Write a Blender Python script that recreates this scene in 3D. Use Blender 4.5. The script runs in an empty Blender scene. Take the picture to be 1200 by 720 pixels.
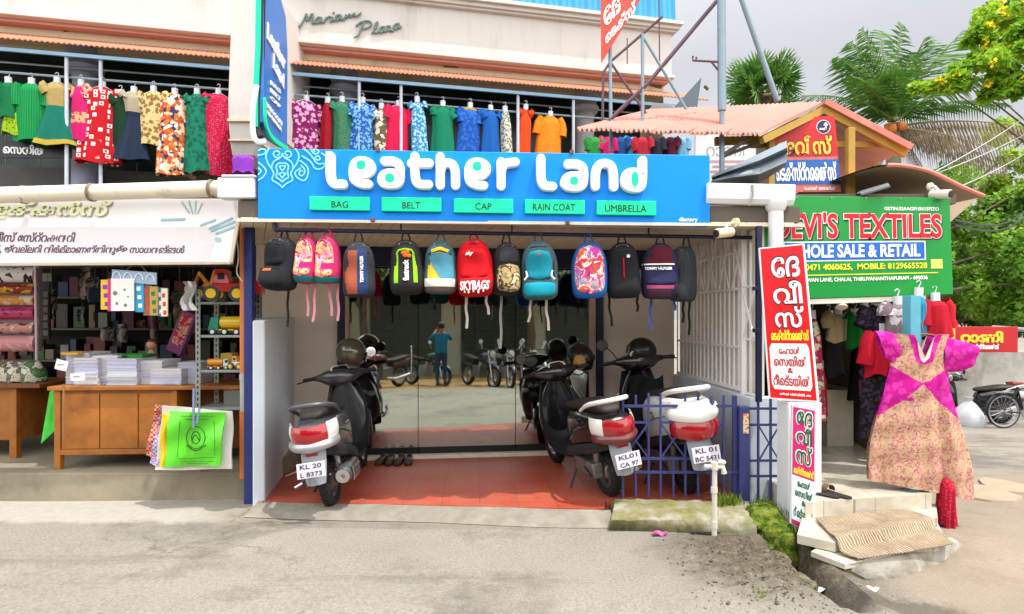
import bpy, bmesh, math, random
from mathutils import Vector as V, Matrix as MX
R = math.radians
SC = bpy.context.scene
COL = SC.collection
random.seed(7)
# ---------------------------------------------------------------- camera, sky, sun, exposure
FPX, HZ, CAMZ = 720.0, 372.0, 1.5
cam = bpy.data.objects.new('camera', bpy.data.cameras.new('camera'))
COL.objects.link(cam); SC.camera = cam
cam.location = (0, 0, CAMZ); cam.rotation_euler = (R(90), 0, 0)
cam.data.sensor_width = 36; cam.data.lens = 36 * FPX / 1200
cam.data.shift_y = (HZ - 360) / 1200
cam.data.clip_start = .02; cam.data.clip_end = 2000
SUN = V((.32, -.20, 1)).normalized()
W = bpy.data.worlds.new('World'); SC.world = W; W.use_nodes = True
nt = W.node_tree
bg = nt.nodes['Background']
sky = nt.nodes.new('ShaderNodeTexSky'); sky.sky_type = 'NISHITA'; sky.sun_disc = False
sky.sun_elevation = math.asin(SUN.z); sky.sun_rotation = math.atan2(SUN.x, SUN.y)
sky.dust_density = 4; sky.air_density = 1.2; sky.ozone_density = 1
tc = nt.nodes.new('ShaderNodeTexCoord')
nz = nt.nodes.new('ShaderNodeTexNoise'); nz.inputs['Scale'].default_value = 2.2; nz.inputs['Detail'].default_value = 6
mp = nt.nodes.new('ShaderNodeMapping'); mp.inputs['Scale'].default_value = (1, 1, 3)
rp = nt.nodes.new('ShaderNodeValToRGB')
rp.color_ramp.elements[0].color = (.9, .893, .905, 1); rp.color_ramp.elements[1].color = (1.0, .995, .995, 1)
rp.color_ramp.elements[0].position = .3; rp.color_ramp.elements[1].position = .7
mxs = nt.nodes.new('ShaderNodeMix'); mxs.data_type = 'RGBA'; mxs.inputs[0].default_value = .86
nt.links.new(tc.outputs['Generated'], mp.inputs[0]); nt.links.new(mp.outputs[0], nz.inputs['Vector'])
nt.links.new(nz.outputs[0], rp.inputs[0])
# pale overcast; extra brightness overhead and behind the camera added to fill the porch
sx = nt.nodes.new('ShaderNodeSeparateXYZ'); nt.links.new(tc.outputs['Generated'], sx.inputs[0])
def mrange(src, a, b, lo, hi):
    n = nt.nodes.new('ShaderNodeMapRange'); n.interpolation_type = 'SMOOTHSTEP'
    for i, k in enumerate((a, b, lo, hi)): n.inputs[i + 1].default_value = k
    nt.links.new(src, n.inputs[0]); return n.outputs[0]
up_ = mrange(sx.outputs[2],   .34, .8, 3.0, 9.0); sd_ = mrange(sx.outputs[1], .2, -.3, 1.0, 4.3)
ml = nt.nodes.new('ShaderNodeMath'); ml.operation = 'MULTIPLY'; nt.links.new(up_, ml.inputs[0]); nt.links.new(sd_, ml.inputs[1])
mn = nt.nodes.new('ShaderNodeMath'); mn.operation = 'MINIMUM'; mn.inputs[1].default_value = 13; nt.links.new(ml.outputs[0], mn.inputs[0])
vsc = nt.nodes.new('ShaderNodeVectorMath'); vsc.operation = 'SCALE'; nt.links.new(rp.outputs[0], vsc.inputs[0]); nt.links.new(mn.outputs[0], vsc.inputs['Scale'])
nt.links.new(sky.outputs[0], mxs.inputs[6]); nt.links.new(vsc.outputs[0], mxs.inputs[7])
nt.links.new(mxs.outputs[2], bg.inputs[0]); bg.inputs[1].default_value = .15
sl = bpy.data.objects.new('sun', bpy.data.lights.new('sun', 'SUN')); COL.objects.link(sl)
sl.data.energy = 2.5; sl.data.angle = R(.5); sl.data.color = (1, .975, .93)
sl.rotation_euler = (-SUN).to_track_quat('-Z', 'Y').to_euler()
SC.view_settings.view_transform = 'Standard'; SC.view_settings.look = 'None'
SC.view_settings.gamma = 1; SC.view_settings.use_curve_mapping = False
SC.view_settings.exposure = .77
# ---------------------------------------------------------------- projection helpers (photo pixels 1200x720 -> place)
def pt(px, py, Y): return V(((px - 600) / FPX * Y, Y, CAMZ + (HZ - py) / FPX * Y))
def gz(px, py, z=0.0):
    Y = FPX * (CAMZ - z) / (py - HZ); return V(((px - 600) / FPX * Y, Y, z))
class Pl:                                  # a plane in the place: origin, right, up, normal to the street
    def __init__(s, o, r, u): s.o = V(o); s.r = V(r).normalized(); s.u = V(u).normalized(); s.n = s.r.cross(s.u).normalized()
    def loc(s, px, py):
        d = V(((px - 600) / FPX, 1, (HZ - py) / FPX)); c = V((0, 0, CAMZ))
        t = (s.o - c).dot(s.n) / d.dot(s.n); p = c + d * t - s.o
        return p.dot(s.r), p.dot(s.u)
    def P(s, a, b, d=0): return s.o + s.r * a + s.u * b + s.n * d
    def at(s, px, py, d=0): return s.P(*s.loc(px, py), d)
    def off(s, d): return Pl(s.o + s.n * d, s.r, s.u)
def vpl(Y0, ang=0, tilt=0):
    a = R(ang); r = V((math.cos(a), math.sin(a), 0)); u = V((0, 0, 1))
    if tilt: u = MX.Rotation(R(tilt), 3, r) @ u
    return Pl((0, Y0, 0), r, u)
# ---------------------------------------------------------------- mesh builder
WM = {}
def s2l(c): c = c / 255; return c / 12.92 if c <= .04045 else ((c + .055) / 1.055) ** 2.4
def C(h, k=1.0):
    if isinstance(h, str):
        h = h.lstrip('#'); h = [int(h[i:i + 2], 16) for i in (0, 2, 4)]
    return tuple(min(1, s2l(x) * k) for x in h) + (1,)
class MB:
    def __init__(s, M=None): s.v = []; s.f = []; s.mi = []; s.M = M or MX.Identity(4); s.cur = 0
    def add(s, vs, fs):
        b = len(s.v); s.v += [s.M @ V(p) for p in vs]
        for f in fs: s.f.append([b + i for i in f]); s.mi.append(s.cur)
        return s
    def box(s, c, sz, rz=0, rot=None):
        x, y, z = [k / 2 for k in sz]; m = rot or MX.Rotation(rz, 3, 'Z'); c = V(c)
        vs = [c + m @ V((a * x, b * y, d * z)) for a in (-1, 1) for b in (-1, 1) for d in (-1, 1)]
        return s.add(vs, [(0, 1, 3, 2), (4, 6, 7, 5), (0, 4, 5, 1), (2, 3, 7, 6), (0, 2, 6, 4), (1, 5, 7, 3)])
    def lh(s, lo, hi): return s.box([(a + b) / 2 for a, b in zip(lo, hi)], [abs(b - a) for a, b in zip(lo, hi)])
    def hexa(s, b4, t4): return s.add(list(b4) + list(t4), [(3, 2, 1, 0), (4, 5, 6, 7)] + [(i, (i + 1) % 4, 4 + (i + 1) % 4, 4 + i) for i in range(4)])
    def beam(s, p, q, w, d, up=(0, 0, 1)):
        p, q = V(p), V(q); t = (q - p).normalized(); up = V(up)
        if abs(t.dot(up)) > .95: up = V((0, 1, 0))
        a = t.cross(up).normalized() * w / 2; b = a.cross(t).normalized() * d / 2
        return s.hexa([p - a - b, p + a - b, p + a + b, p - a + b], [q - a - b, q + a - b, q + a + b, q - a + b])
    def loft(s, rings, cap=True, closed=True):
        n = len(rings[0]); vs = [p for r in rings for p in r]; fs = []
        for i in range(len(rings) - 1):
            for j in range(n if closed else n - 1):
                k = (j + 1) % n; fs.append((i * n + j, i * n + k, (i + 1) * n + k, (i + 1) * n + j))
        if cap and closed: fs += [tuple(range(n - 1, -1, -1)), tuple((len(rings) - 1) * n + j for j in range(n))]
        return s.add(vs, fs)
    def tube(s, path, r, n=8, cap=True):
        path = [V(p) for p in path]; rr = r if isinstance(r, (list, tuple)) else [r] * len(path)
        rings = []; up = None
        for i, p in enumerate(path):
            t = (path[min(i + 1, len(path) - 1)] - path[max(i - 1, 0)]).normalized()
            if up is None: up = V((0, 0, 1)) if abs(t.z) < .9 else V((1, 0, 0))
            a = t.cross(up).normalized(); up = a.cross(t).normalized()
            rings.append([p + (a * math.cos(k * 2 * math.pi / n) + up * math.sin(k * 2 * math.pi / n)) * rr[i] for k in range(n)])
        return s.loft(rings, cap)
    def lathe(s, o, ax, prof, n=20, cap=False):  # prof: (distance along axis, radius)
        ax = V(ax).normalized(); a = ax.orthogonal().normalized(); b = ax.cross(a); o = V(o)
        return s.loft([[o + ax * h + (a * math.cos(k * 2 * math.pi / n) + b * math.sin(k * 2 * math.pi / n)) * max(r, 1e-4) for k in range(n)] for h, r in prof], cap)
    def ball(s, c, r, n=12, m=8):
        c = V(c); r = V(r) if isinstance(r, (tuple, list, V)) else V((r, r, r))
        return s.loft([[c + V((r.x * math.sin(math.pi * i / m) * math.cos(2 * math.pi * k / n), r.y * math.sin(math.pi * i / m) * math.sin(2 * math.pi * k / n), -r.z * math.cos(math.pi * i / m))) for k in range(n)] for i in range(m + 1)], False)
    def grid(s, fn, nu, nv, thick=None):
        vs = [fn(i / nu, j / nv) for j in range(nv + 1) for i in range(nu + 1)]; w = nu + 1
        fs = [(j * w + i, j * w + i + 1, (j + 1) * w + i + 1, (j + 1) * w + i) for j in range(nv) for i in range(nu)]
        if thick is not None:
            t = V(thick); n = len(vs); vs += [V(p) + t for p in vs]; fs += [tuple(n + k for k in reversed(f)) for f in fs]
            ed = [i for i in range(w)] + [j * w + nu for j in range(1, nv + 1)] + [nv * w + i for i in range(nu - 1, -1, -1)] + [j * w for j in range(nv - 1, 0, -1)]
            fs += [(ed[(k + 1) % len(ed)], ed[k], n + ed[k], n + ed[(k + 1) % len(ed)]) for k in range(len(ed))]
        return s.add(vs, fs)
    def prism(s, pl, pts, d0, d1, local=False):
        q = pts if local else [pl.loc(*p) for p in pts]; n = len(q)
        ar = sum(q[i][0] * q[(i + 1) % n][1] - q[(i + 1) % n][0] * q[i][1] for i in range(n))
        if ar < 0: q = q[::-1]
        d0, d1 = min(d0, d1), max(d0, d1)
        return s.add([pl.P(a, b, d0) for a, b in q] + [pl.P(a, b, d1) for a, b in q],
                     [tuple(range(n - 1, -1, -1)), tuple(range(n, 2 * n))] + [(i, (i + 1) % n, n + (i + 1) % n, n + i) for i in range(n)])
    def rect(s, pl, x0, y0, x1, y1, d0, d1): return s.prism(pl, [(x0, y1), (x1, y1), (x1, y0), (x0, y0)], d0, d1)
    def build(s, name, mat, parent=None, smooth=35, bev=0, seg=2, origin=None, sub=0):
        me = bpy.data.meshes.new(name)
        if parent is not None: inv = WM[parent].inverted(); wm = WM[parent]
        else:
            if origin is None:
                xs = [p.x for p in s.v]; ys = [p.y for p in s.v]; origin = ((min(xs) + max(xs)) / 2, (min(ys) + max(ys)) / 2, min(p.z for p in s.v))
            wm = MX.Translation(V(origin)); inv = wm.inverted()
        me.from_pydata([inv @ p for p in s.v], [], s.f)
        for m in (mat if isinstance(mat, (list, tuple)) else [mat]): me.materials.append(m)
        for p, k in zip(me.polygons, s.mi): p.material_index = k; p.use_smooth = bool(smooth)
        me.validate(); me.update()
        if smooth and smooth < 180: me.set_sharp_from_angle(angle=R(smooth))
        o = bpy.data.objects.new(name, me); COL.objects.link(o)
        if parent is not None: o.parent = parent
        else: o.location = origin
        WM[o] = wm
        if bev:
            b = o.modifiers.new('bevel', 'BEVEL'); b.width = bev; b.segments = seg; b.limit_method = 'ANGLE'; b.angle_limit = R(40)
        if sub:
            b = o.modifiers.new('sub', 'SUBSURF'); b.levels = sub; b.render_levels = sub
        return o
def tag(o, label=None, cat=None, group=None, kind=None):
    if label: o['label'] = label
    if cat: o['category'] = cat
    if group: o['group'] = group
    if kind: o['kind'] = kind
    return o
def thing(name, label, cat, loc=(0, 0, 0), group=None):
    o = bpy.data.objects.new(name, None); COL.objects.link(o); o.location = loc; o.empty_display_size = .1
    WM[o] = MX.Translation(V(loc)); return tag(o, label, cat, group)
def struct(mb, name, mat, **k):
    o = mb.build(name, mat, **k); o['kind'] = 'structure'; return o
KIDS = {}
def dup(root, label=None, group=None, M=None):
    allo = list(COL.objects)
    def rec(o, par):
        c = o.copy(); COL.objects.link(c); c.parent = par
        for ch in allo:
            if ch.parent == o: rec(ch, c)
        return c
    r = rec(root, None)
    if M is not None: r.matrix_world = M
    if label: r['label'] = label
    if group: r['group'] = group
    return r
# ---------------------------------------------------------------- materials
MC = {}
def nn(m, t, **k):
    n = m.node_tree.nodes.new(t)
    for a, b in k.items(): setattr(n, a, b)
    return n
def base(name, rough=.6, metal=0, spec=.5, coat=0):
    m = bpy.data.materials.new(name); m.use_nodes = True
    b = m.node_tree.nodes['Principled BSDF']; b.inputs['Roughness'].default_value = rough; b.inputs['Metallic'].default_value = metal
    b.inputs['Specular IOR Level'].default_value = spec; b.inputs['Coat Weight'].default_value = coat
    return m, b, m.node_tree.links
def coords(m, sc=(1, 1, 1), rot=(0, 0, 0), kind='Object'):
    t = nn(m, 'ShaderNodeTexCoord'); p = nn(m, 'ShaderNodeMapping'); p.inputs['Scale'].default_value = sc; p.inputs['Rotation'].default_value = rot
    m.node_tree.links.new(t.outputs[kind], p.inputs[0]); return p.outputs[0]
def noise(m, vec, scale, detail=5, rough=.6, dist=0):
    n = nn(m, 'ShaderNodeTexNoise'); n.inputs['Scale'].default_value = scale; n.inputs['Detail'].default_value = detail
    n.inputs['Roughness'].default_value = rough; n.inputs['Distortion'].default_value = dist
    m.node_tree.links.new(vec, n.inputs['Vector']); return n.outputs[0]
def ramp(m, fac, stops, const=False):
    r = nn(m, 'ShaderNodeValToRGB'); cr = r.color_ramp
    if const: cr.interpolation = 'CONSTANT'
    while len(cr.elements) < len(stops): cr.elements.new(.5)
    for e, (p, c) in zip(cr.elements, stops): e.position = p; e.color = c if len(c) == 4 else tuple(c) + (1,)
    m.node_tree.links.new(fac, r.inputs[0]); return r.outputs[0]
def mix(m, fac, a, b, mode='MIX'):
    x = nn(m, 'ShaderNodeMix', data_type='RGBA', blend_type=mode)
    for k, s in ((fac, 0), (a, 6), (b, 7)):
        if hasattr(k, 'links') or hasattr(k, 'is_linked'): m.node_tree.links.new(k, x.inputs[s])
        else: x.inputs[s].default_value = k
    return x.outputs[2]
def bump(m, b, h, st, dist=.01):
    n = nn(m, 'ShaderNodeBump'); n.inputs['Strength'].default_value = st; n.inputs['Distance'].default_value = dist
    m.node_tree.links.new(h, n.inputs['Height']); m.node_tree.links.new(n.outputs[0], b.inputs['Normal'])
G0, G1 = (0, 0, 0, 1), (1, 1, 1, 1)
def mat(col, rough=.55, metal=0, var=.14, sc=5, bmp=0, bsc=60, dirt=None, spec=.4, coat=0, k=1.0, name=None):
    key = (str(col), rough, metal, var, sc, bmp, bsc, str(dirt), spec, coat, k)
    if key in MC: return MC[key]
    m, b, L = base(name or 'paint', rough, metal, spec, coat); c = C(col, k); v = coords(m)
    n = noise(m, v, sc)
    lo = tuple(x * (1 - var) for x in c[:3]) + (1,); hi = tuple(min(1, x * (1 + var)) for x in c[:3]) + (1,)
    out = ramp(m, n, [(.25, lo), (.75, hi)])
    if dirt:                              # (colour, amount 0-1, scale)
        d = ramp(m, noise(m, v, dirt[2], 8, .7), [(1 - dirt[1] - .12, G0), (1 - dirt[1] + .12, G1)])
        out = mix(m, d, out, C(dirt[0]))
    L.new(out, b.inputs['Base Color'])
    if bmp: bump(m, b, noise(m, v, bsc, 4), bmp)
    r = nn(m, 'ShaderNodeMapRange'); r.inputs[3].default_value = max(0, rough - .1); r.inputs[4].default_value = min(1, rough + .12)
    L.new(n, r.inputs[0]); L.new(r.outputs[0], b.inputs['Roughness'])
    MC[key] = m; return m
# ---------------------------------------------------------------- lettering
def text_geo(body, bold=0, shear=0, res=3):
    cu = bpy.data.curves.new('t', 'FONT'); cu.body = body; cu.offset = bold; cu.shear = shear; cu.resolution_u = res; cu.size = 1
    o = bpy.data.objects.new('t', cu); COL.objects.link(o); bpy.context.view_layer.update()
    me = bpy.data.meshes.new_from_object(o.evaluated_get(bpy.context.evaluated_depsgraph_get()))
    vs = [V(v.co) for v in me.vertices]; fs = [tuple(p.vertices) for p in me.polygons]
    bpy.data.objects.remove(o); bpy.data.curves.remove(cu); bpy.data.meshes.remove(me)
    return vs, fs
def solid(vs2, fs, P, d0, d1, mb):         # 2D faces -> slab between d0 and d1; P(a,b,d)
    n = len(vs2); cnt = {}
    for f in fs:
        for i in range(len(f)):
            e = (f[i], f[(i + 1) % len(f)]); cnt[e] = 1
    bd = [e for e in cnt if (e[1], e[0]) not in cnt]
    mb.add([P(a, b, d1) for a, b in vs2] + [P(a, b, d0) for a, b in vs2], [tuple(f) for f in fs] + [(e[1], e[0], n + e[0], n + e[1]) for e in bd])
def text_mb(mb, P, body, a0, b0, a1, b1, d0=.002, d1=.008, bold=0, shear=0, rows=True):
    vs, fs = text_geo(body, bold, shear)
    if not vs: return
    x0 = min(v.x for v in vs); x1 = max(v.x for v in vs); y0 = min(v.y for v in vs); y1 = max(v.y for v in vs)
    sx = (a1 - a0) / max(1e-6, x1 - x0); sy = (b1 - b0) / max(1e-6, y1 - y0)
    solid([(a0 + (v.x - x0) * sx, b0 + (v.y - y0) * sy) for v in vs], fs, P, d0, d1, mb)
def text_px(pl, body, box, m, parent=None, name='lettering', d0=.002, d1=.008, bold=0, shear=0, label=None):
    x0, y0, x1, y1 = box; a0, b0 = pl.loc(x0, y1); a1, _ = pl.loc(x1, y1); _, b1 = pl.loc((x0 + x1) / 2, y0); _, b0 = pl.loc((x0 + x1) / 2, y1)
    mb = MB(); text_mb(mb, pl.P, body, a0, b0, a1, b1, d0, d1, bold, shear)
    o = mb.build(name, m, parent, smooth=0)
    if label: o['label'] = label
    return o
# ================================================================ ground and road
def sst(a, b, x): t = max(0, min(1, (x - a) / (b - a))); return t * t * (3 - 2 * t)
def hsh(x, y, k=0): return math.sin(x * 12.9 + y * 78.2 + k * 3.1)
def gh(x, y):
    z = -.055 * max(0, 3 - y) if y < 3 else 0
    z = max(z, -.5)
    z += -.085 * max(0, min(y, 30) - 4) * sst(2.3, 3.6, x)
    d = max(0, 1 - ((x - 1.45) / .5) ** 2) * max(0, 1 - ((y - 3.7) / .55) ** 2)
    z += d * (.05 + .03 * math.sin(x * 23 + y * 17) * math.sin(y * 31 - x * 9))
    cx = 1.83 + .08 * math.sin(y * 3); e = max(0, 1 - abs(x - cx) / .13) * sst(3.05, 3.6, y) * (1 - sst(4.6, 4.9, y))
    z -= .34 * sst(0, .6, e)
    z -= .085 * sst(1.92, 2.15, x) * (1 - sst(3.7, 4.3, y)) * sst(2.3, 3.0, y) * (1 - sst(3.2, 4.0, x))
    z += .006 * math.sin(x * 1.9 + y) + .005 * math.sin(y * 2.3 - x * 1.1)
    return z
xs = [-400, -200, -100, -50, -25, -15, -9] + [-6 + .15 * i for i in range(40)] + [.06 * i for i in range(52)] + [3.2 + .25 * i for i in range(40)] + [14, 20, 30, 50, 100, 200, 400]
ys = [-400, -200, -80, -30, -15, -10, -8, -6, -4, -3, -2, -1, 0, .5, 1, 1.5, 2, 2.4] + [2.7 + .06 * i for i in range(42)] + [5.3 + .3 * i for i in range(40)] + [18, 22, 30, 50, 100, 200, 400, 900]
mb = MB(); w_ = len(xs)
mb.add([(x, y, gh(x, y)) for y in ys for x in xs], [(j * w_ + i, j * w_ + i + 1, (j + 1) * w_ + i + 1, (j + 1) * w_ + i) for j in range(len(ys) - 1) for i in range(w_ - 1)])
m, b, L = base('worn_concrete_road', .9, 0, .2)
v = coords(m)
big = ramp(m, noise(m, v, .9, 6, .65), [(.3, C('a49d92', .60)), (.7, C('b7afa3', .60))])
fine = ramp(m, noise(m, v, 60, 3, .8), [(.30, (.6, .6, .6, 1)), (.62, (1.12, 1.12, 1.1, 1))])
c1 = mix(m, .85, big, fine, 'MULTIPLY')
vo = nn(m, 'ShaderNodeTexVoronoi'); vo.inputs['Scale'].default_value = 95; L.new(v, vo.inputs['Vector'])
peb = ramp(m, vo.outputs['Distance'], [(.0, (.42, .4, .38, 1)), (.2, (1, 1, 1, 1))])
st_ = ramp(m, noise(m, v, .55, 7, .72), [(.50, G0), (.60, (.5, .5, .5, 1))]); c1 = mix(m, st_, c1, C('756d61', .42))
st_ = ramp(m, noise(m, v, 2.9, 3, .5), [(.70, G0), (.74, (.55, .55, .55, 1))]); c1 = mix(m, st_, c1, C('544c40', .42))
st_ = ramp(m, noise(m, coords(m, (.18, 2.2, 1)), 1.6, 4, .6), [(.56, G0), (.70, (.4, .4, .4, 1))]); c1 = mix(m, st_, c1, C('7b7267', .44))
pm = ramp(m, noise(m, v, 1.7, 4), [(.45, G0), (.65, G1)])
c1 = mix(m, pm, c1, mix(m, .7, c1, peb, 'MULTIPLY'))
sp = nn(m, 'ShaderNodeSeparateXYZ'); L.new(v, sp.inputs[0])
def math_(m, op, a, b_=0, cl=False):
    n = nn(m, 'ShaderNodeMath', operation=op, use_clamp=cl)
    for k, s in ((a, 0), (b_, 1)):
        if isinstance(k, (int, float)): n.inputs[s].default_value = k
        else: m.node_tree.links.new(k, n.inputs[s])
    return n.outputs[0]
def band(m, val, lo, hi): 
    r = nn(m, 'ShaderNodeMapRange', interpolation_type='SMOOTHSTEP'); r.inputs[1].default_value = lo; r.inputs[2].default_value = hi
    m.node_tree.links.new(val, r.inputs[0]); return r.outputs[0]
wob = math_(m, 'MULTIPLY', math_(m, 'SUBTRACT', noise(m, v, 3.1, 6, .7), .5), .5)
yw = math_(m, 'ADD', sp.outputs[1], wob); xw = math_(m, 'ADD', sp.outputs[0], wob)
# pale cement skirt along the shop fronts
ap = math_(m, 'MULTIPLY', band(m, yw, 4.42, 4.56), math_(m, 'SUBTRACT', 1, band(m, xw, .75, .95)))
lef = math_(m, 'SUBTRACT', 1, band(m, xw, -2.5, -1.9))
cem = mix(m, lef, C('a59d8c', .66), C('c9c3b6', .66))
cem = mix(m, .5, cem, ramp(m, noise(m, v, 14, 6, .7), [(.3, (.7, .68, .65, 1)), (.7, (1.1, 1.1, 1.1, 1))]), 'MULTIPLY')
c1 = mix(m, math_(m, 'MULTIPLY', ap, .9), c1, cem)
# brown sandy soil towards the side street
so = math_(m, 'MULTIPLY', band(m, xw, 2.0, 2.5), math_(m, 'SUBTRACT', 1, band(m, yw, 6.2, 7.4)))
c1 = mix(m, math_(m, 'MULTIPLY', so, .5), c1, mix(m, noise(m, v, 3, 6, .7), C('a08a70', .66), C('bba487', .66)))
# ochre dust on the far kerb behind the street
oc = math_(m, 'SUBTRACT', 1, band(m, yw, -3.2, -2.6))
c1 = mix(m, math_(m, 'MULTIPLY', oc, .75), c1, C('c69a55', .6))
# mossy, dirty corner next to the drain
dx = math_(m, 'SUBTRACT', xw, 1.6); dy = math_(m, 'SUBTRACT', yw, 3.85)
dd = math_(m, 'SQRT', math_(m, 'ADD', math_(m, 'MULTIPLY', dx, dx), math_(m, 'MULTIPLY', dy, dy)))
dm = math_(m, 'SUBTRACT', 1, band(m, dd, .3, .9))
dirtc = ramp(m, noise(m, v, 22, 6, .8), [(.3, C('24221a')), (.5, C('4c4434')), (.7, C('7d7262'))])
c1 = mix(m, math_(m, 'MULTIPLY', dm, .85), c1, dirtc)
# damp stain by the steps
dx = math_(m, 'SUBTRACT', xw, 2.12); dy = math_(m, 'MULTIPLY', math_(m, 'SUBTRACT', yw, 3.28), 2.4)
dw = math_(m, 'SUBTRACT', 1, band(m, math_(m, 'SQRT', math_(m, 'ADD', math_(m, 'MULTIPLY', dx, dx), math_(m, 'MULTIPLY', dy, dy))), .2, .45))
c1 = mix(m, math_(m, 'MULTIPLY', dw, .6), c1, C('3a332a'))
# cracks
wv = nn(m, 'ShaderNodeTexVoronoi', feature='DISTANCE_TO_EDGE'); wv.inputs['Scale'].default_value = .33
wo = nn(m, 'ShaderNodeTexNoise'); wo.inputs['Scale'].default_value = 2.5; wo.inputs['Detail'].default_value = 8; L.new(v, wo.inputs['Vector'])
vm = nn(m, 'ShaderNodeVectorMath', operation='MULTIPLY_ADD'); vm.inputs[1].default_value = (.9, .9, 0); L.new(wo.outputs[1], vm.inputs[0]); L.new(v, vm.inputs[2]); L.new(vm.outputs[0], wv.inputs['Vector'])
cr = ramp(m, wv.outputs[0], [(0, G1), (.0045, G0)])
c1 = mix(m, math_(m, 'MULTIPLY', math_(m, 'MULTIPLY', cr, .5), ramp(m, noise(m, v, .8, 3), [(.48, G0), (.6, G1)])), c1, C('463c30'))
L.new(c1, b.inputs['Base Color'])
hgt = math_(m, 'ADD', noise(m, v, 70, 4, .8), math_(m, 'MULTIPLY', noise(m, v, 6, 5), 1.5))
bump(m, b, hgt, .55, .012)
struct(mb, 'road', m, origin=(0, 0, 0), smooth=60)
ROADM = m
# ---------------------------------------------------------------- red tiled forecourt and the stationery platform
m, b, L = base('red_forecourt_tiles', .5, 0, .4); v = coords(m, rot=(0, 0, R(-3)))
bt = nn(m, 'ShaderNodeTexBrick', offset=0); bt.inputs['Scale'].default_value = 1; bt.inputs['Brick Width'].default_value = .3; bt.inputs['Row Height'].default_value = .3
bt.inputs['Mortar Size'].default_value = .0035; bt.inputs['Color1'].default_value = C('b2442e', .8); bt.inputs['Color2'].default_value = C('bf5138', .8); bt.inputs['Mortar'].default_value = C('8a3d2c', .7)
L.new(v, bt.inputs['Vector'])
c1 = mix(m, ramp(m, noise(m, v, 2.3, 7, .7), [(.38, G0), (.75, (.65, .65, .65, 1))]), bt.outputs[0], C('c27a62', .8))
wv2 = nn(m, 'ShaderNodeTexWave', wave_type='BANDS', bands_direction='X'); wv2.inputs['Scale'].default_value = 16; L.new(v, wv2.inputs['Vector'])
c1 = mix(m, .25, c1, ramp(m, wv2.outputs[0], [(0, (.72, .7, .7, 1)), (.5, (1, 1, 1, 1))]), 'MULTIPLY')
c1 = mix(m, ramp(m, noise(m, v, 9, 6, .8), [(.66, G0), (.74, (.5, .5, .5, 1))]), c1, C('d39a83', .8))
L.new(c1, b.inputs['Base Color']); bump(m, b, math_(m, 'ADD', wv2.outputs[0], noise(m, v, 50)), .25, .004)
fl = [(-1.97, 4.84), (.70, 4.64), (.74, 4.86), (1.84, 4.86), (1.74, 7.0), (-2.62, 6.45)]
mb = MB(); n = len(fl)
mb.add([(x, y, -.1) for x, y in fl] + [(x, y, .05) for x, y in fl], [tuple(range(n, 2 * n))] + [(i, (i + 1) % n, n + (i + 1) % n, n + i) for i in range(n)])
struct(mb, 'tiled_floor', m, origin=(0, 0, 0), smooth=0)
CONC = mat('8f8b80', .85, var=.2, sc=3, bmp=.3, bsc=40, dirt=('5b5a52', .35, 2.5), k=.75, name='old_concrete')
# sloping cement lip in front of the tiles
mb = MB(); mb.grid(lambda u, w: V((-2.0 + 2.74 * u, (4.84 - .2 * u) - .26 * w - .02 * math.sin(u * 9), .049 - .044 * w + gh(-2 + 2.74 * u, 4.6) * w)), 24, 4)
struct(mb, 'concrete_ramp', mat('a39c8d', .9, var=.25, sc=7, bmp=.4, bsc=50, dirt=('776f62', .42, 6), k=.64), smooth=60)
mb = MB(); mb.hexa([(-6.5, 5.0, -.1), (-2.06, 5.02, -.1), (-2.3, 9.5, -.1), (-6.5, 9.5, -.1)], [(-6.5, 5.04, .22), (-2.06, 5.06, .22), (-2.3, 9.5, .22), (-6.5, 9.5, .22)])
struct(mb, 'shop_platform', mat('9a9078', .85, var=.2, sc=2.5, bmp=.3, bsc=30, dirt=('6f6a5c', .4, 1.8), k=.75), smooth=0, bev=.012)
# ================================================================ the bag shop: walls, ceiling, doors, grille
WHITE = mat('d9d9d6', .7, var=.05, sc=3, bmp=.08, bsc=25, dirt=('a79f8f', .22, 2.2), k=.9, name='white_wash')
BLUEW = mat('d6dde4', .75, var=.06, sc=3, bmp=.12, bsc=20, dirt=('8d9296', .25, 2.0), k=.9, name='blueish_wash')
BEIGE = mat('dacfc0', .75, var=.07, sc=2, bmp=.06, bsc=20, dirt=('9b8a78', .2, 1.5), name='beige_wall')
NAVY = mat('23306e', .45, var=.2, sc=6, dirt=('6a6f88', .12, 9), name='navy_enamel')
NAVYD = mat('1a1d3c', .4, var=.1, name='dark_navy')
DARKIN = mat('7c8a80', .8, var=.2, sc=3, name='dim_interior')
BLACK = mat('191a1c', .4, var=.2, name='black_plastic')
GP = vpl(6.5, 7)                                     # plane of the glass front
bs = thing('bag_shop', 'white walled bag shop with a deep porch, glass doors and a side grille', 'shop', (0, 6, 0))
def gpx(px, d=0): a, _ = GP.loc(px, HZ); p = GP.P(a, 0, d); return V((p.x, p.y, 0))
def gp_box(mb, px0, px1, z0, z1, d0, d1):
    a0 = GP.loc(px0, HZ)[0]; a1 = GP.loc(px1, HZ)[0]
    mb.prism(Pl(GP.o.xyz * 1, GP.r, GP.u), [(a0, z0), (a1, z0), (a1, z1), (a0, z1)], d0, d1, local=True)
cl, cr_ = gpx(345), gpx(782)
mb = MB(); mb.hexa([(-2.035, 4.82, -.05), (-1.955, 4.86, -.05), (cl.x, cl.y, -.05), (cl.x - .35, cl.y + .1, -.05)], [(-2.035, 4.82, 1.475), (-1.955, 4.86, 1.475), (cl.x, cl.y, 1.5), (cl.x - .35, cl.y + .1, 1.5)])
o = mb.build('side_wall', BLUEW, bs, smooth=0, bev=.012); o['label'] = 'low bluish white side wall left of the porch'
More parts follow.
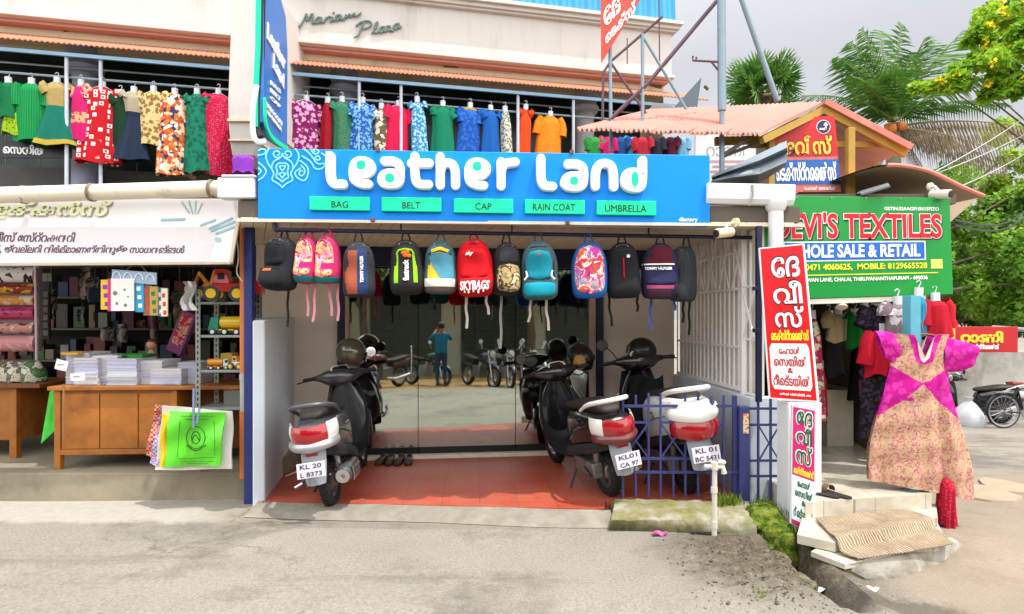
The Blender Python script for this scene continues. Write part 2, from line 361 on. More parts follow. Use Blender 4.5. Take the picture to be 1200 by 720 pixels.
for x0, x1 in ((300, 400), (707, 790)): mb = MB(); gp_box(mb, x0, x1, -.05, 2.3, -.22, 0); mb.build('back_wall', BEIGE, bs, smooth=0)
mb = MB(); gp_box(mb, 340, 785, 2.02, 2.22, -.15, .04); o = mb.build('beam', NAVYD, bs, smooth=0, bev=.004); o['label'] = 'dark navy beam over the glass doors'
for x0, x1 in ((396, 404), (698, 706)): mb = MB(); gp_box(mb, x0, x1, .05, 2.018, -.05, .05); mb.build('door_frame', NAVYD, bs, smooth=0, bev=.004)
for x0, x1 in ((404.5, 409), (690, 697.5)): mb = MB(); gp_box(mb, x0, x1, .05, 2.018, -.04, .03); mb.build('door_trim', mat('b09a8c', .5), bs, smooth=0, bev=.003)
mb = MB(); gp_box(mb, 396, 706, .03, .085, -.12, .10); mb.build('threshold', mat('cfc8b4', .7, dirt=('8e8674', .3, 5)), bs, smooth=0, bev=.008)
# mirror-tinted glass
m = bpy.data.materials.new('tinted_glass'); m.use_nodes = True; L = m.node_tree.links; m.node_tree.nodes.remove(m.node_tree.nodes['Principled BSDF'])
gl = nn(m, 'ShaderNodeBsdfGlossy'); gl.inputs['Roughness'].default_value = .012; sm = ramp(m, noise(m, coords(m), 4, 7, .75), [(.45, (.01, .01, .01, 1)), (.8, (.06, .06, .06, 1))]); L.new(sm, gl.inputs['Roughness']); gl.inputs['Color'].default_value = (.86, .92, .86, 1)
tr = nn(m, 'ShaderNodeBsdfTransparent'); tr.inputs['Color'].default_value = (.66, .74, .69, 1)
ms = nn(m, 'ShaderNodeMixShader'); lw = nn(m, 'ShaderNodeLayerWeight'); lw.inputs[0].default_value = .25
mr = nn(m, 'ShaderNodeMapRange'); mr.inputs[3].default_value = .52; mr.inputs[4].default_value = .9; L.new(lw.outputs['Fresnel'], mr.inputs[0])
L.new(mr.outputs[0], ms.inputs[0]); L.new(tr.outputs[0], ms.inputs[1]); L.new(gl.outputs[0], ms.inputs[2]); L.new(ms.outputs[0], m.node_tree.nodes['Material Output'].inputs[0])
GLASS = m
for x0, x1 in ((409.5, 489.6), (490.4, 603.6), (604.4, 689.5)):
    mb = MB(); gp_box(mb, x0, x1, .086, 2.018, -.006, .006); d = mb.build('glass_door', GLASS, bs, smooth=0)
    mb = MB(); gp_box(mb, x0, x1, .087, .155, -.016, .016); mb.build('bottom_rail', BLACK, d, smooth=0, bev=.003)
    mb = MB()
for px in (482, 611):
    mb = MB(); a = GP.loc(px, HZ)[0]; mb.tube([GP.P(a, .85, .006), GP.P(a, .85, .05), GP.P(a, 1.2, .05), GP.P(a, 1.2, .006)], .009, 8)
    mb.build('door_handle', mat('b9b9bb', .25, 1, .05), bs)
# inside of the shop
mb = MB(); B0 = GP.P(-2.4, 0, -.23); B1 = GP.P(1.7, 0, -.23); B2 = GP.P(1.7, 0, -3.4); B3 = GP.P(-2.4, 0, -3.4)
q = [V((p.x, p.y, 0)) for p in (B0, B1, B2, B3)]; T = V((0, 0, 2.5)); F0 = V((0, 0, .06))
mb.add([q[0] + F0, q[1] + F0, q[2] + F0, q[3] + F0], [(0, 1, 2, 3)])
mb.build('inner_floor', mat('6d6a60', .4), bs, smooth=0)
mb = MB(); mb.add([q[0], q[3], q[3] + T, q[0] + T], [(3, 2, 1, 0)]); mb.add([q[1], q[2], q[2] + T, q[1] + T], [(0, 1, 2, 3)]); mb.add([q[3], q[2], q[2] + T, q[3] + T], [(3, 2, 1, 0)])
mb.build('inner_wall', DARKIN, bs, smooth=0)
# right side: low wall, pillar, grille
RW0, RW1 = V((1.745, 6.66, 0)), V((1.885, 4.86, 0)); RD = (RW1 - RW0).normalized(); RN = V((-RD.y, RD.x, 0)) * 1
if RN.x < 0: RN = -RN
mb = MB(); mb.hexa([RW0 - V((0, 0, .1)), RW1 - V((0, 0, .1)), RW1 + RN * .12 - V((0, 0, .1)), RW0 + RN * .12 - V((0, 0, .1))], [RW0 + V((0, 0, .885)), RW1 + V((0, 0, .86)), RW1 + RN * .12 + V((0, 0, .86)), RW0 + RN * .12 + V((0, 0, .885))])
o = mb.build('dwarf_wall', BLUEW, bs, smooth=0, bev=.008); o['label'] = 'bluish dwarf wall under the white grille'
mb = MB(); mb.lh((1.89, 4.86, -.1), (2.2, 4.96, .865)); mb.build('return_wall', BLUEW, bs, smooth=0, bev=.008)
GRW = mat('efece8', .5, var=.06, dirt=('8a7f72', .18, 12), name='white_grille_paint')
gr = MB(); c0 = RW0 + RN * .05; c1_ = V((1.868, 5.08, 0)) + RN * .05; c2_ = RW1 + RN * .05
def seg(a, b, z0, z1, w=.016): gr.beam(a + V((0, 0, z0)), b + V((0, 0, z1)), w, w)
def lerp(a, b, t): return a + (b - a) * t
NB = 17
for i in range(NB + 1):
    p = lerp(c0, c1_, i / NB); seg(p, p, .89, 2.24, .012)
for z, w in ((.90, .03), (1.25, .022), (1.74, .022), (2.05, .02)):
    gr.beam(lerp(c0, c1_, 0) + V((0, 0, z)), c1_ + V((0, 0, z)), .02, w)
for i in range(0, NB - 1, 3):
    a, b2 = lerp(c0, c1_, i / NB), lerp(c0, c1_, (i + 2.4) / NB); of = RN * -.014
    gr.beam(a + V((0, 0, 1.75)) + of, b2 + V((0, 0, 2.22)) + of, .012, .012); gr.beam(a + V((0, 0, 2.22)) + of * 1.4, b2 + V((0, 0, 1.75)) + of * 1.4, .012, .012)
o = gr.build('window_grille', GRW, bs, smooth=0); o['label'] = 'long white grille with crossed bars at the top'
gr = MB(); gr.beam(c1_ + V((0, 0, .86)), c1_ + V((0, 0, 2.22)), .045, .045); gr.build('grille_post', GRW, bs, smooth=0, bev=.004)
gr = MB(); e0 = lerp(c1_, c2_, .12); e1 = c2_
for i in range(3): p = lerp(e0, e1, i / 2); gr.beam(p + V((0, 0, .87)), p + V((0, 0, 2.1)), .012, .012)
for z in (.88, 1.32, 1.75): gr.beam(e0 + V((0, 0, z)), e1 + V((0, 0, z)), .016, .018)
gr.beam(e0 + V((-.014, 0, 1.34)), e1 + V((-.014, 0, 1.72)), .012, .012); gr.beam(e0 + V((-.02, 0, 1.72)), e1 + V((-.02, 0, 1.34)), .012, .012)
gr.build('front_grille', GRW, bs, smooth=0)
# white panel close behind the grille
mb = MB(); k = RN * .085; mb.hexa([RW0 + k, RW1 + k, RW1 + k + RN * .03, RW0 + k + RN * .03], [p + V((0, 0, 2.21)) for p in (RW0 + k, RW1 + k, RW1 + k + RN * .03, RW0 + k + RN * .03)])
mb.build('grille_backing', mat('e3ddd4', .8, var=.06, dirt=('b5aba0', .25, 2)), bs, smooth=0)
# ceiling planks
SGP = vpl(4.62, 3.5)
mb = MB(); NP = 44
for i in range(NP):
    f0, f1 = (i + .03) / NP, (i + .97) / NP
    A = [SGP.P(-2.0 + 4.2 * f, 0, -.02) for f in (f0, f1)]; Bk = [GP.P(-2.75 + 4.75 * f, 0, -.02) for f in (f0, f1)]
    zf, zb = 2.215, 2.225
    mb.hexa([V((A[0].x, A[0].y, zf)), V((A[1].x, A[1].y, zf)), V((Bk[1].x, Bk[1].y, zb)), V((Bk[0].x, Bk[0].y, zb))], [V((A[0].x, A[0].y, zf + .02)), V((A[1].x, A[1].y, zf + .02)), V((Bk[1].x, Bk[1].y, zb + .02)), V((Bk[0].x, Bk[0].y, zb + .02))])
mb.build('soffit', mat('ddccb2', .6, var=.1, sc=3, dirt=('a08a70', .2, 3), name='beige_planks'), bs, smooth=0)
mb = MB(); a0 = SGP.P(-2.02, 0, -.03); a1 = SGP.P(2.25, 0, -.03); mb.hexa([V((a0.x, a0.y, 2.24)), V((a1.x, a1.y, 2.24)), V((2.3, 10.2, 2.26)), V((-3.0, 9.9, 2.26))], [V((a0.x, a0.y, 2.36)), V((a1.x, a1.y, 2.36)), V((2.3, 10.2, 2.5)), V((-3.0, 9.9, 2.5))])
mb.build('roof_slab', mat('5d564c', .8), bs, smooth=0)
mb = MB(); mb.beam(V((a0.x, a0.y - .012, 2.212)), V((a1.x + .02, a1.y - .012, 2.212)), .035, .022); mb.build('fascia_trim', mat('d8cdb8', .6), bs, smooth=0)
mb = MB(); mb.beam((-2.105, 4.93, -.02), (-2.105, 4.93, 2.26), .065, .065); o = tag(mb.build('porch_post', NAVY, smooth=0, bev=.004), 'navy blue square steel post left of the bag shop porch', 'post')
mb = MB(); p = pt(889, 470, 4.72); mb.beam((p.x, 4.72, .85), (p.x, 4.72, 2.2), .04, .04); mb.box((p.x - .03, 4.70, 1.72), (.05, .02, .03)); mb.box((p.x - .03, 4.70, 1.40), (.05, .02, .03))
tag(mb.build('steel_post', NAVYD, smooth=0, bev=.003), 'thin dark navy steel post standing beside the white grille', 'post')
# bag rail
BAR = vpl(4.78, 7)
def barpt(px, z=2.15, d=0): a, _ = BAR.loc(px, HZ); p = BAR.P(a, 0, d); return V((p.x, p.y, z))
mb = MB(); mb.tube([barpt(322), barpt(896)], .016, 10)
for px in (324, 470, 600, 760, 890): p = barpt(px); mb.tube([p, p + V((0, 0, .075))], .008, 6)
mb.tube([barpt(322), barpt(322) + V((0, 0, .08))], .02, 8)
tag(mb.build('bag_rail', NAVYD), 'long dark steel rail under the porch ceiling carrying the backpacks', 'rail')
# ================================================================ the blue sign
BLUE = mat('0084e8', .5, var=.07, sc=1.2, dirt=('3f96d8', .2, 3), spec=.22, name='sign_blue')
LWHT = mat('ededea', .45, var=.03, dirt=('c9b9a3', .12, 4), name='letter_white')
TEAL = mat('14dca0', .5, spec=.25, var=.04, name='sign_teal')
LBLU = mat('7fd8f0', .5, var=.04, name='ornament_blue')
INK = mat('12211d', .5)
sg = thing('shop_sign', 'long bright blue sign board with raised white letters reading Leather Land', 'sign', SGP.at(567, 262))
ca = lambda px, py: SGP.loc(px, py)
mb = MB(); mb.prism(SGP, [(302, 257), (832, 265), (832, 182), (302, 174)], -.09, 0); mb.build('board', BLUE, sg, smooth=0, bev=.006)
mb = MB()
for (x, y) in ((443, 176), (670, 178.5), (437, 258), (665, 261.5)):
    mb = MB(); mb.box(SGP.at(x, y, .0), (.03, .035, .03)); mb.build('bracket', mat('6b4a38', .7), sg, smooth=0, bev=.004)
def chaikin(p, n=3):
    p = [V(q) for q in p]
    for _ in range(n):
        q = [p[0]]
        for a, b2 in zip(p, p[1:]): q += [a * .75 + b2 * .25, a * .25 + b2 * .75]
        q.append(p[-1]); p = q
    return p
def stroke(mb, pl, pts, w, dep, d0=0.0, n=16, smooth=3, local=False, flat=.28):
    p = chaikin([V(q if local else pl.loc(*q)) for q in pts], smooth) if len(pts) > 2 else [V(q if local else pl.loc(*q)) for q in pts]
    # resample
    out = [p[0]]; step = w * .22
    for a, b2 in zip(p, p[1:]):
        k = max(1, int((b2 - a).length / step)); out += [a + (b2 - a) * (i / k) for i in range(1, k + 1)]
    t0 = (out[0] - out[1]).normalized() if len(out) > 1 else V((1, 0)); t1 = (out[-1] - out[-2]).normalized()
    ce = [(out[0] + t0 * w * c, math.sqrt(max(0, 1 - c * c))) for c in (1, .92, .75, .5, .25)] + [(q, 1) for q in out] + [(out[-1] + t1 * w * c, math.sqrt(max(0, 1 - c * c))) for c in (.25, .5, .75, .92, 1)]
    rings = []; PF = [(-1, 0), (-1, .35), (-1, .72), (-.93, .9), (-.8, 1), (-.4, 1), (0, 1), (.4, 1), (.8, 1), (.93, .9), (1, .72), (1, .35), (1, 0)]
    for i, (q, s) in enumerate(ce):
        a = ce[max(0, i - 1)][0]; b2 = ce[min(len(ce) - 1, i + 1)][0]; t = (b2 - a).normalized(); nr = V((-t.y, t.x))
        ring = [pl.P(*(q + nr * c * w * max(s, .02)), d0 + dep * (e if s > .3 else e * .85)) for c, e in PF] if n == 16 else []
        for k in range(0 if n == 16 else n):
            th = 2 * math.pi * k / n; c, si = math.cos(th), math.sin(th)
            c = math.copysign(abs(c) ** flat, c); si = math.copysign(abs(si) ** flat, si)
            h = q + nr * c * w * max(s, .02); ring.append(pl.P(h.x, h.y, d0 + dep * .5 + si * dep * .5 * (1 if s > .3 else .7)))
        rings.append(ring)
    mb.loft(rings)
def c4(x, y): return (300 + x / 4.615, 165 + y / 4.615)
def c5(x, y): return (550 + x / 4.138, 165 + y / 4.138)
SW = .034
E_ = [(612, 243), (580, 243), (540, 225), (532, 195), (532, 150), (548, 122), (590, 116), (626, 136), (628, 168), (606, 188), (572, 192)]
A_ = [(702, 119), (745, 119), (778, 135), (782, 165), (782, 218), (770, 242), (725, 246), (690, 238), (682, 212), (700, 186), (740, 182), (768, 190)]
LET = [([[(408, 92), (408, 244), (478, 244)]], None, c4), ([E_, [(540, 190), (575, 190)]], (577, 143, 23, 24), c4), ([A_], (730, 213, 24, 24), c4),
       ([[(862, 95), (862, 215), (880, 245), (935, 245)], [(845, 131), (938, 131)]], None, c4), ([[(998, 97), (998, 248)], [(998, 180), (1008, 138), (1045, 126), (1078, 150), (1080, 248)]], None, c4),
       ([[(x + 618.5, y + 7) for x, y in E_], [(1158, 197), (1195, 197)]], (1195.5, 150, 23, 24), c4),
       ([[(153, 112), (153, 225)], [(153, 160), (165, 118), (220, 112)]], None, c5), ([[(344, 95), (344, 226), (400, 229)]], None, c5),
       ([[((x - 682) * .93 + 457, (y - 119) * .9 + 120) for x, y in A_]], (501, 204, 20, 20), c5), ([[(606, 228), (606, 160), (622, 122), (662, 116), (692, 138), (695, 230)]], None, c5),
       ([[(833, 104), (833, 210), (822, 236), (785, 238), (752, 226), (748, 196), (756, 166), (790, 158), (825, 166)]], (792, 196, 17, 36), c5)]
for strokes, dot, cv in LET:
    mb = MB()
    for i, s in enumerate(strokes): stroke(mb, SGP, [cv(*q) for q in s], SW, .055 + i * .001, .004)
    if dot and dot[3] < 30: mb.lathe(SGP.at(*cv(dot[0], dot[1]), .006), SGP.n, [(0, .05), (.0615, .05), (.0618, .045)], 20, True)
    elif dot: mb.lathe(SGP.at(*cv(dot[0], dot[1]), .006), SGP.n, [(0, .06), (.0615, .06), (.0618, .05)], 20, True)
    o = mb.build('letter', LWHT, sg, smooth=50)
    if dot:
        kx = 4.615 if cv is c4 else 4.138; rr = dot[2] / kx * SGP.at(567, 220).y / FPX; rz = dot[3] / kx * SGP.at(567, 220).y / FPX
        ctr = SGP.loc(*cv(dot[0], dot[1])); mb = MB()
        mb.prism(SGP, [(ctr[0] + rr * math.copysign(abs(math.cos(t)) ** .8, math.cos(t)), ctr[1] + rz * math.copysign(abs(math.sin(t)) ** .8, math.sin(t))) for t in [k * 2 * math.pi / 24 for k in range(24)]], .05, .0695, local=True)
        mb.build('letter_dot', TEAL, o, smooth=0)
for (x0, y0, x1, y1, tx, ax0, ax1, ay0, ay1) in ((364, 231.5, 434, 247.5, 'BAG', 388.5, 408, 236, 243.5), (448, 232.5, 517.5, 248.8, 'BELT', 471.5, 492.5, 237, 244.5), (532, 234, 601, 250.5, 'CAP', 557, 576, 238.2, 245.8), (615, 235.2, 684.5, 251.5, 'RAIN COAT', 624.5, 674, 239, 247), (698.5, 236.4, 767.5, 253, 'UMBRELLA', 709, 757.5, 240.5, 248.5)):
    mb = MB(); mb.prism(SGP, [(x0, y1 - .5), (x1, y1 + .4), (x1, y0 + .4), (x0, y0 - .5)], .001, .034); o = mb.build('name_plate', TEAL, sg, smooth=0, bev=.004)
    text_px(SGP.off(.034), tx, (ax0, ay0, ax1, ay1), INK, o, d0=.0005, d1=.003, bold=0)
text_px(SGP, 'dfactory', (795.5, 255, 817.5, 261), LWHT, sg, 'maker_lettering', .0005, .002, bold=.02)
# white line ornament in the corner
mb = MB()
def orn(pts, w=.0055): stroke(mb, SGP, [c4(*q) for q in pts], w, .004, .0006, n=6, smooth=2, flat=.8)
orn([(14, 120), (35, 135), (60, 165), (40, 200), (14, 215)]); orn([(14, 150), (32, 165), (14, 185)]); orn([(14, 80), (50, 75), (55, 50), (30, 45), (16, 55)])
for sgn in (1, -1):
    f = lambda x, y: (143 + sgn * (x - 143), y)
    orn([f(143, 255), f(165, 232), f(205, 215), f(185, 180), f(205, 150), f(190, 110), f(150, 95), f(143, 70)])
    orn([f(143, 225), f(158, 210), f(180, 200), f(168, 170), f(180, 140), f(160, 120), f(143, 125)])
    orn([f(150, 90), f(185, 95), f(195, 65), f(165, 55), f(155, 75), f(170, 80)])
    orn([f(215, 45), f(235, 80), f(225, 120), f(205, 150)]); orn([f(143, 205), f(152, 190), f(165, 180), f(143, 175)])
    orn([f(143, 165), f(155, 150), f(160, 135), f(143, 140)])
orn([(240, 110), (290, 150), (270, 225), (225, 205), (205, 175), (240, 150)]); orn([(245, 135), (268, 160), (255, 195), (230, 185), (240, 160), (250, 165)])
orn([(250, 85), (300, 115), (320, 160), (370, 150), (378, 105)]); orn([(265, 50), (300, 80), (330, 130), (365, 125)]); orn([(300, 55), (320, 80), (345, 60), (330, 50)]); orn([(318, 95), (335, 80), (350, 100), (335, 110), (318, 95)])
orn([(310, 48), (318, 62)]); orn([(355, 70), (385, 90), (380, 60)])
mb.build('ornament', LBLU, sg, smooth=60)
# ================================================================ backpacks
def fab(col, **k): return mat(col, .85, k=.85, var=.1, sc=25, bmp=.25, bsc=180, spec=.2, **k)
def pat(kind, cols, sc=30, rough=.8, name='printed_cloth', k=1.0, bmp=.15):
    m, b, L = base(name, rough, 0, .2); v = coords(m); cs = [C(c, k * .88) for c in cols]
    if kind == 'camo':
        n = noise(m, v, sc, 3, .5, .6); st = [(i / len(cs) * .5 + .27, c) for i, c in enumerate(cs)]; st[0] = (0, cs[0]); out = ramp(m, n, st, True)
    elif kind == 'dots':
        vo = nn(m, 'ShaderNodeTexVoronoi'); vo.inputs['Scale'].default_value = sc; vo.inputs['Randomness'].default_value = .5; L.new(v, vo.inputs['Vector'])
        f = ramp(m, vo.outputs['Distance'], [(.3, G1), (.36, G0)]); out = mix(m, f, cs[0], cs[1])
        if len(cs) > 2: f2 = ramp(m, vo.outputs['Distance'], [(.14, G1), (.18, G0)]); out = mix(m, f2, out, cs[2])
    elif kind == 'flowers':
        vo = nn(m, 'ShaderNodeTexVoronoi'); vo.inputs['Scale'].default_value = sc
        a = nn(m, 'ShaderNodeTexNoise'); a.inputs['Scale'].default_value = sc * 1.7; L.new(v, a.inputs['Vector'])
        vm = nn(m, 'ShaderNodeVectorMath', operation='MULTIPLY_ADD'); vm.inputs[1].default_value = (1.1 / sc,) * 3; L.new(a.outputs[1], vm.inputs[0]); L.new(v, vm.inputs[2]); L.new(vm.outputs[0], vo.inputs['Vector'])
        f = ramp(m, vo.outputs['Distance'], [(.42, G1), (.5, G0)]); out = mix(m, f, cs[0], cs[1])
        if len(cs) > 2:
            v2 = nn(m, 'ShaderNodeTexVoronoi'); v2.inputs['Scale'].default_value = sc * 1.6; L.new(vm.outputs[0], v2.inputs['Vector'])
            f2 = ramp(m, v2.outputs['Distance'], [(.22, G1), (.28, G0)]); out = mix(m, f2, out, cs[2])
    elif kind == 'cells':
        vo = nn(m, 'ShaderNodeTexVoronoi', distance='MANHATTAN'); vo.inputs['Scale'].default_value = sc; L.new(v, vo.inputs['Vector'])
        s = nn(m, 'ShaderNodeSeparateColor'); L.new(vo.outputs['Color'], s.inputs[0]); out = ramp(m, s.outputs[0], [(i / len(cs), c) for i, c in enumerate(cs)], True)
    elif kind == 'squares':
        vo = nn(m, 'ShaderNodeTexVoronoi', distance='CHEBYCHEV'); vo.inputs['Scale'].default_value = sc; vo.inputs['Randomness'].default_value = .45; L.new(v, vo.inputs['Vector'])
        f = ramp(m, vo.outputs['Distance'], [(.27, G1), (.30, G0)]); f2 = ramp(m, vo.outputs['Distance'], [(.12, G1), (.15, G0)])
        out = mix(m, f2, mix(m, f, cs[0], cs[1]), cs[2])
    elif kind == 'stripes':
        w = nn(m, 'ShaderNodeTexWave', wave_type='BANDS', bands_direction='X'); w.inputs['Scale'].default_value = sc; w.inputs['Distortion'].default_value = .4; L.new(v, w.inputs['Vector'])
        out = ramp(m, w.outputs[0], [(i / len(cs), c) for i, c in enumerate(cs)], True)
    elif kind == 'check':
        ck = nn(m, 'ShaderNodeTexChecker'); ck.inputs['Scale'].default_value = sc; ck.inputs[1].default_value = cs[0]; ck.inputs[2].default_value = cs[1]; L.new(v, ck.inputs[0]); out = ck.outputs[0]
    out = mix(m, .35, out, ramp(m, noise(m, v, 9, 5), [(.3, (.78, .78, .78, 1)), (.7, (1.1, 1.1, 1.1, 1))]), 'MULTIPLY')
    L.new(out, b.inputs['Base Color']); bump(m, b, noise(m, v, 120), bmp, .004)
    return m
BK = fab('222327'); GREYB = fab('33343a'); STRAPW = fab('c9bfb4')
class BagShape:
    def __init__(s, w, h, d, top=2.6, bot=5, taper=.1): s.w, s.h, s.d, s.top, s.bot, s.tp = w, h, d, top, bot, taper; s.q = [random.uniform(0, 6) for _ in range(3)]
    def prof(s, t):
        u = 2 * t - 1; e = s.top if u > 0 else s.bot
        return max(.03, (1 - abs(u) ** e)) ** (1 / e)
    def W_(s, t): return s.w / 2 * s.prof(t) * (1 - s.tp * t) * (1 + .022 * math.sin(8 * t + s.q[0]))
    def D_(s, t): return s.d * (.30 + .70 * s.prof(t)) * (1 - .25 * t) * (.9 + .1 * math.sin(t * 9)) * (1 + .07 * math.sin(t * 6 + s.q[1]))
    def F(s, u, t, off=0):                 # point on the front skin; u -1..1, t 0 bottom .. 1 top
        u = max(-1, min(1, u)); y = -s.D_(t) * (1 - abs(u) ** 3.2) ** (1 / 2.2); y += .003 * math.sin(u * 5 + t * 9 + s.q[2]); n = V((u * .6, -1, .25 * (2 * t - 1))).normalized()
        return V((s.W_(t) * u, y, t * s.h)) + n * off
    def body(s, nt_=22, n=28):
        mb = MB(); rings = []
        for i in range(nt_ + 1):
            t = .5 - .5 * math.cos(math.pi * i / nt_); ring = []
            for k in range(n):
                th = 2 * math.pi * k / n; c, si = math.cos(th), math.sin(th); x = s.W_(t) * math.copysign(abs(c) ** .55, c)
                y = math.copysign(abs(si) ** .6, si) * (s.D_(t) if si < 0 else .035 * s.prof(t)); ring.append(V((x, y, t * s.h)))
            rings.append(ring)
        mb.loft(rings); return mb
    def patch(s, t0, t1, lf, rf, off=.008, nu=12, nv=16, puff=0):
        mb = MB()
        def P(u, w, o): t = t0 + (t1 - t0) * w; l, r = lf(w), rf(w); return s.F(l + (r - l) * u, t, o)
        def top(i, j):
            e = min(1, 6 * min(i, 1 - i, j, 1 - j)); return P(i, j, off + puff * (1 - (1 - e) ** 2))
        mb.grid(top, nu, nv)
        ed = [(i / nu, 0) for i in range(nu + 1)] + [(1, j / nv) for j in range(1, nv + 1)] + [(i / nu, 1) for i in range(nu - 1, -1, -1)] + [(0, j / nv) for j in range(nv - 1, -1, -1)]
        vs = [P(a, b, off) for a, b in ed] + [P(a, b, -.004) for a, b in ed]; n = len(ed)
        mb.add(vs, [(n + i, n + (i + 1) % n, (i + 1) % n, i) for i in range(n - 1)])
        return mb
    def line(s, pts, r=.004, off=.004): 
        mb = MB(); q = [s.F(u, t, off) for u, t in pts]; mb.tube(q, r, 6); return mb
    def text(s, body, u0, t0, u1, t1, off=.012, bold=.03, vert=False, shear=0):
        mb = MB()
        def P(a, b, d): return s.F(b if vert else a, a if vert else b, off + d)
        if vert:
            text_mb(mb, lambda a, b, d: s.F(u1 - b, a, off + d), body, t0, 0, t1, u1 - u0, .0, .003, bold)
        else: text_mb(mb, P, body, u0, t0, u1, t1, .0, .003, bold, shear)
        return mb
rnd = lambda e: (lambda w: -e * (1 - abs(2 * w - 1) ** 4) ** .25, lambda w: e * (1 - abs(2 * w - 1) ** 4) ** .25)
def bag(px, ptop, pbot, pw, label, d=.16, yaw=0, body=BK, **k):
    """hang a backpack on the rail at a photo column; returns (thing, shape)"""
    p = barpt(px); sc = p.y / FPX; h = (pbot - ptop) * sc; w = pw * sc
    zt = CAMZ + (HZ - ptop) * sc
    t = thing('backpack', label, 'backpack', (0, 0, 0), 'backpacks hanging on the porch rail'); s = BagShape(w, h, d, **k)
    s.body().build('bag_body', body, t, smooth=60)
    mb = MB(); top = 2.155 - zt + h
    mb.tube(chaikin([V((-.035, .01, h - .03)), V((-.03, .0, h + .02)), V((-.012, .0, top)), V((.012, .0, top)), V((.03, 0, h + .02)), V((.035, .01, h - .03))], 2), .007, 6)
    mb.build('carry_handle', body if k.get('hm') is None else k['hm'], t)
    pm = mat('4a4a4e', .6)
    for a in (-1, 1): s.line([(a * .9, .07 + .84 * i / 12) for i in range(13)], .0045, .001).build('edge_piping', pm, t)
    s.line([(-.8 + 1.6 * i / 14, .955 - .12 * abs(-.8 + 1.6 * i / 14) ** 2.2) for i in range(15)], .0035, .002).build('top_zip', pm, t)
    for a in (-.55, .45): mb = MB(); q = s.F(a, .93, .006); mb.box(q - V((0, 0, .015)), (.006, .004, .03)); mb.build('zip_pull', mat('8a8a8c', .4, .5), t)
    t.location = (p.x, p.y, zt - h); t.rotation_euler = (R(random.uniform(-3, 3)), R(random.uniform(-3, 3)), R(yaw)); return t, s
def straps(t, s, specs, m):
    for x, l, wv in specs:
        mb = MB(); mb.grid(lambda u, w: V((x * s.w / 2 + (u - .5) * .02 + wv * w * w + .004 * math.sin(w * 11), .03, .03 - l * w)), 1, 8, (0, .003, 0)); mb.build('strap', m, t)
def bb(s, mbx, name, m, t, **k): return mbx.build(name, m, t, smooth=60, **k)
# 1 black
t, s = bag(331, 279, 341, 40, 'plain black backpack with an orange tag, leftmost on the rail', .16, -18)
for a, b_ in ((.06, .42), (.46, .86)): bb(s, s.patch(a, b_, *rnd(.8 - a * .25), .01, puff=.02), 'front_pocket', BK, t); bb(s, s.line([(-.6, b_ - .04), (0, b_ + .0), (.6, b_ - .04)], .004, .035), 'zip', GREYB, t)
bb(s, s.patch(.34, .39, lambda w: -.35, lambda w: .15, .034), 'tag', fab('b5603f'), t); straps(t, s, [(.2, .3, .01)], BK)
# 2,3 pink
PINK = pat('camo', ['e0457e', 'f0a0b0', 'e8c07a', 'd8306a', 'f4c9cf', 'd04a8c'], 22); PK = fab('c42a62'); TQ = fab('16777a')
for px, pw, lab in ((361, 29, 'left one of two small pink patterned backpacks with teal bases'), (387, 31, 'right one of two small pink patterned backpacks with teal bases')):
    t, s = bag(px, 277, 333, pw, lab, .13, -6, PK, top=2.2)
    bb(s, s.patch(.12, .90, *rnd(.72), .01, puff=.014), 'front_panel', PINK, t); bb(s, s.patch(.02, .13, lambda w: -.97, lambda w: .97, .012), 'base_panel', TQ, t)
    bb(s, s.patch(.30, .42, lambda w: -.1, lambda w: .72, .027), 'badge', fab('d11c6c'), t)
    bb(s, s.line([(.0 + .68 * math.cos(q), .52 + .36 * math.sin(q)) for q in [x * .26 for x in range(2, 11)]], .005, .018), 'piping', fab('8e1743'), t)
    straps(t, s, [(-.2, .27, .01), (.45, .31, -.01)], fab('e39aa6'))
# 4 orange grey blue
t, s = bag(421, 284, 349, 39, 'charcoal backpack split into a rust orange half and a navy half', .17, 14, GREYB, top=2.4)
bb(s, s.patch(.06, .82, lambda w: -.93, lambda w: -.12, .008), 'left_panel', fab('a2543c'), t); bb(s, s.patch(.06, .86, lambda w: -.115, lambda w: .5, .008), 'right_panel', fab('2c3f6b'), t)
bb(s, s.text('TOMMY HILFIGER', .05, .26, .25, .72, vert=True), 'lettering', LWHT, t)
bb(s, s.line([(.62, .1), (.72, .5), (.62, .8)], .005, .006), 'zip', BK, t); straps(t, s, [(.1, .25, .0)], BK)
# 5 fastrack
t, s = bag(478, 282, 346, 40, 'black backpack with lime green side bars and upright white lettering', .16, 6, fab('2a2827'), bot=6)
for a in (-.68, .42): bb(s, s.patch(.20, .72, lambda w, a=a: a, lambda w, a=a: a + .22, .006), 'bar_stripe', fab('8bd21c'), t)
bb(s, s.line([(-.57, .72), (-.45, .79), (0, .81), (.4, .79), (.53, .72)], .008, .004), 'arch_stripe', fab('8bd21c'), t)
bb(s, s.text('fastrack', -.16, .24, .16, .62, vert=True, bold=.04), 'lettering', LWHT, t)
mb = MB()
for (u, w) in ((-.12, .74), (.1, .76), (-.02, .70), (.2, .69)): mb.ball(s.F(u, w, .004), (.02, .006, .016), 8, 6)
bb(s, mb, 'emblem', fab('d8702a'), t)
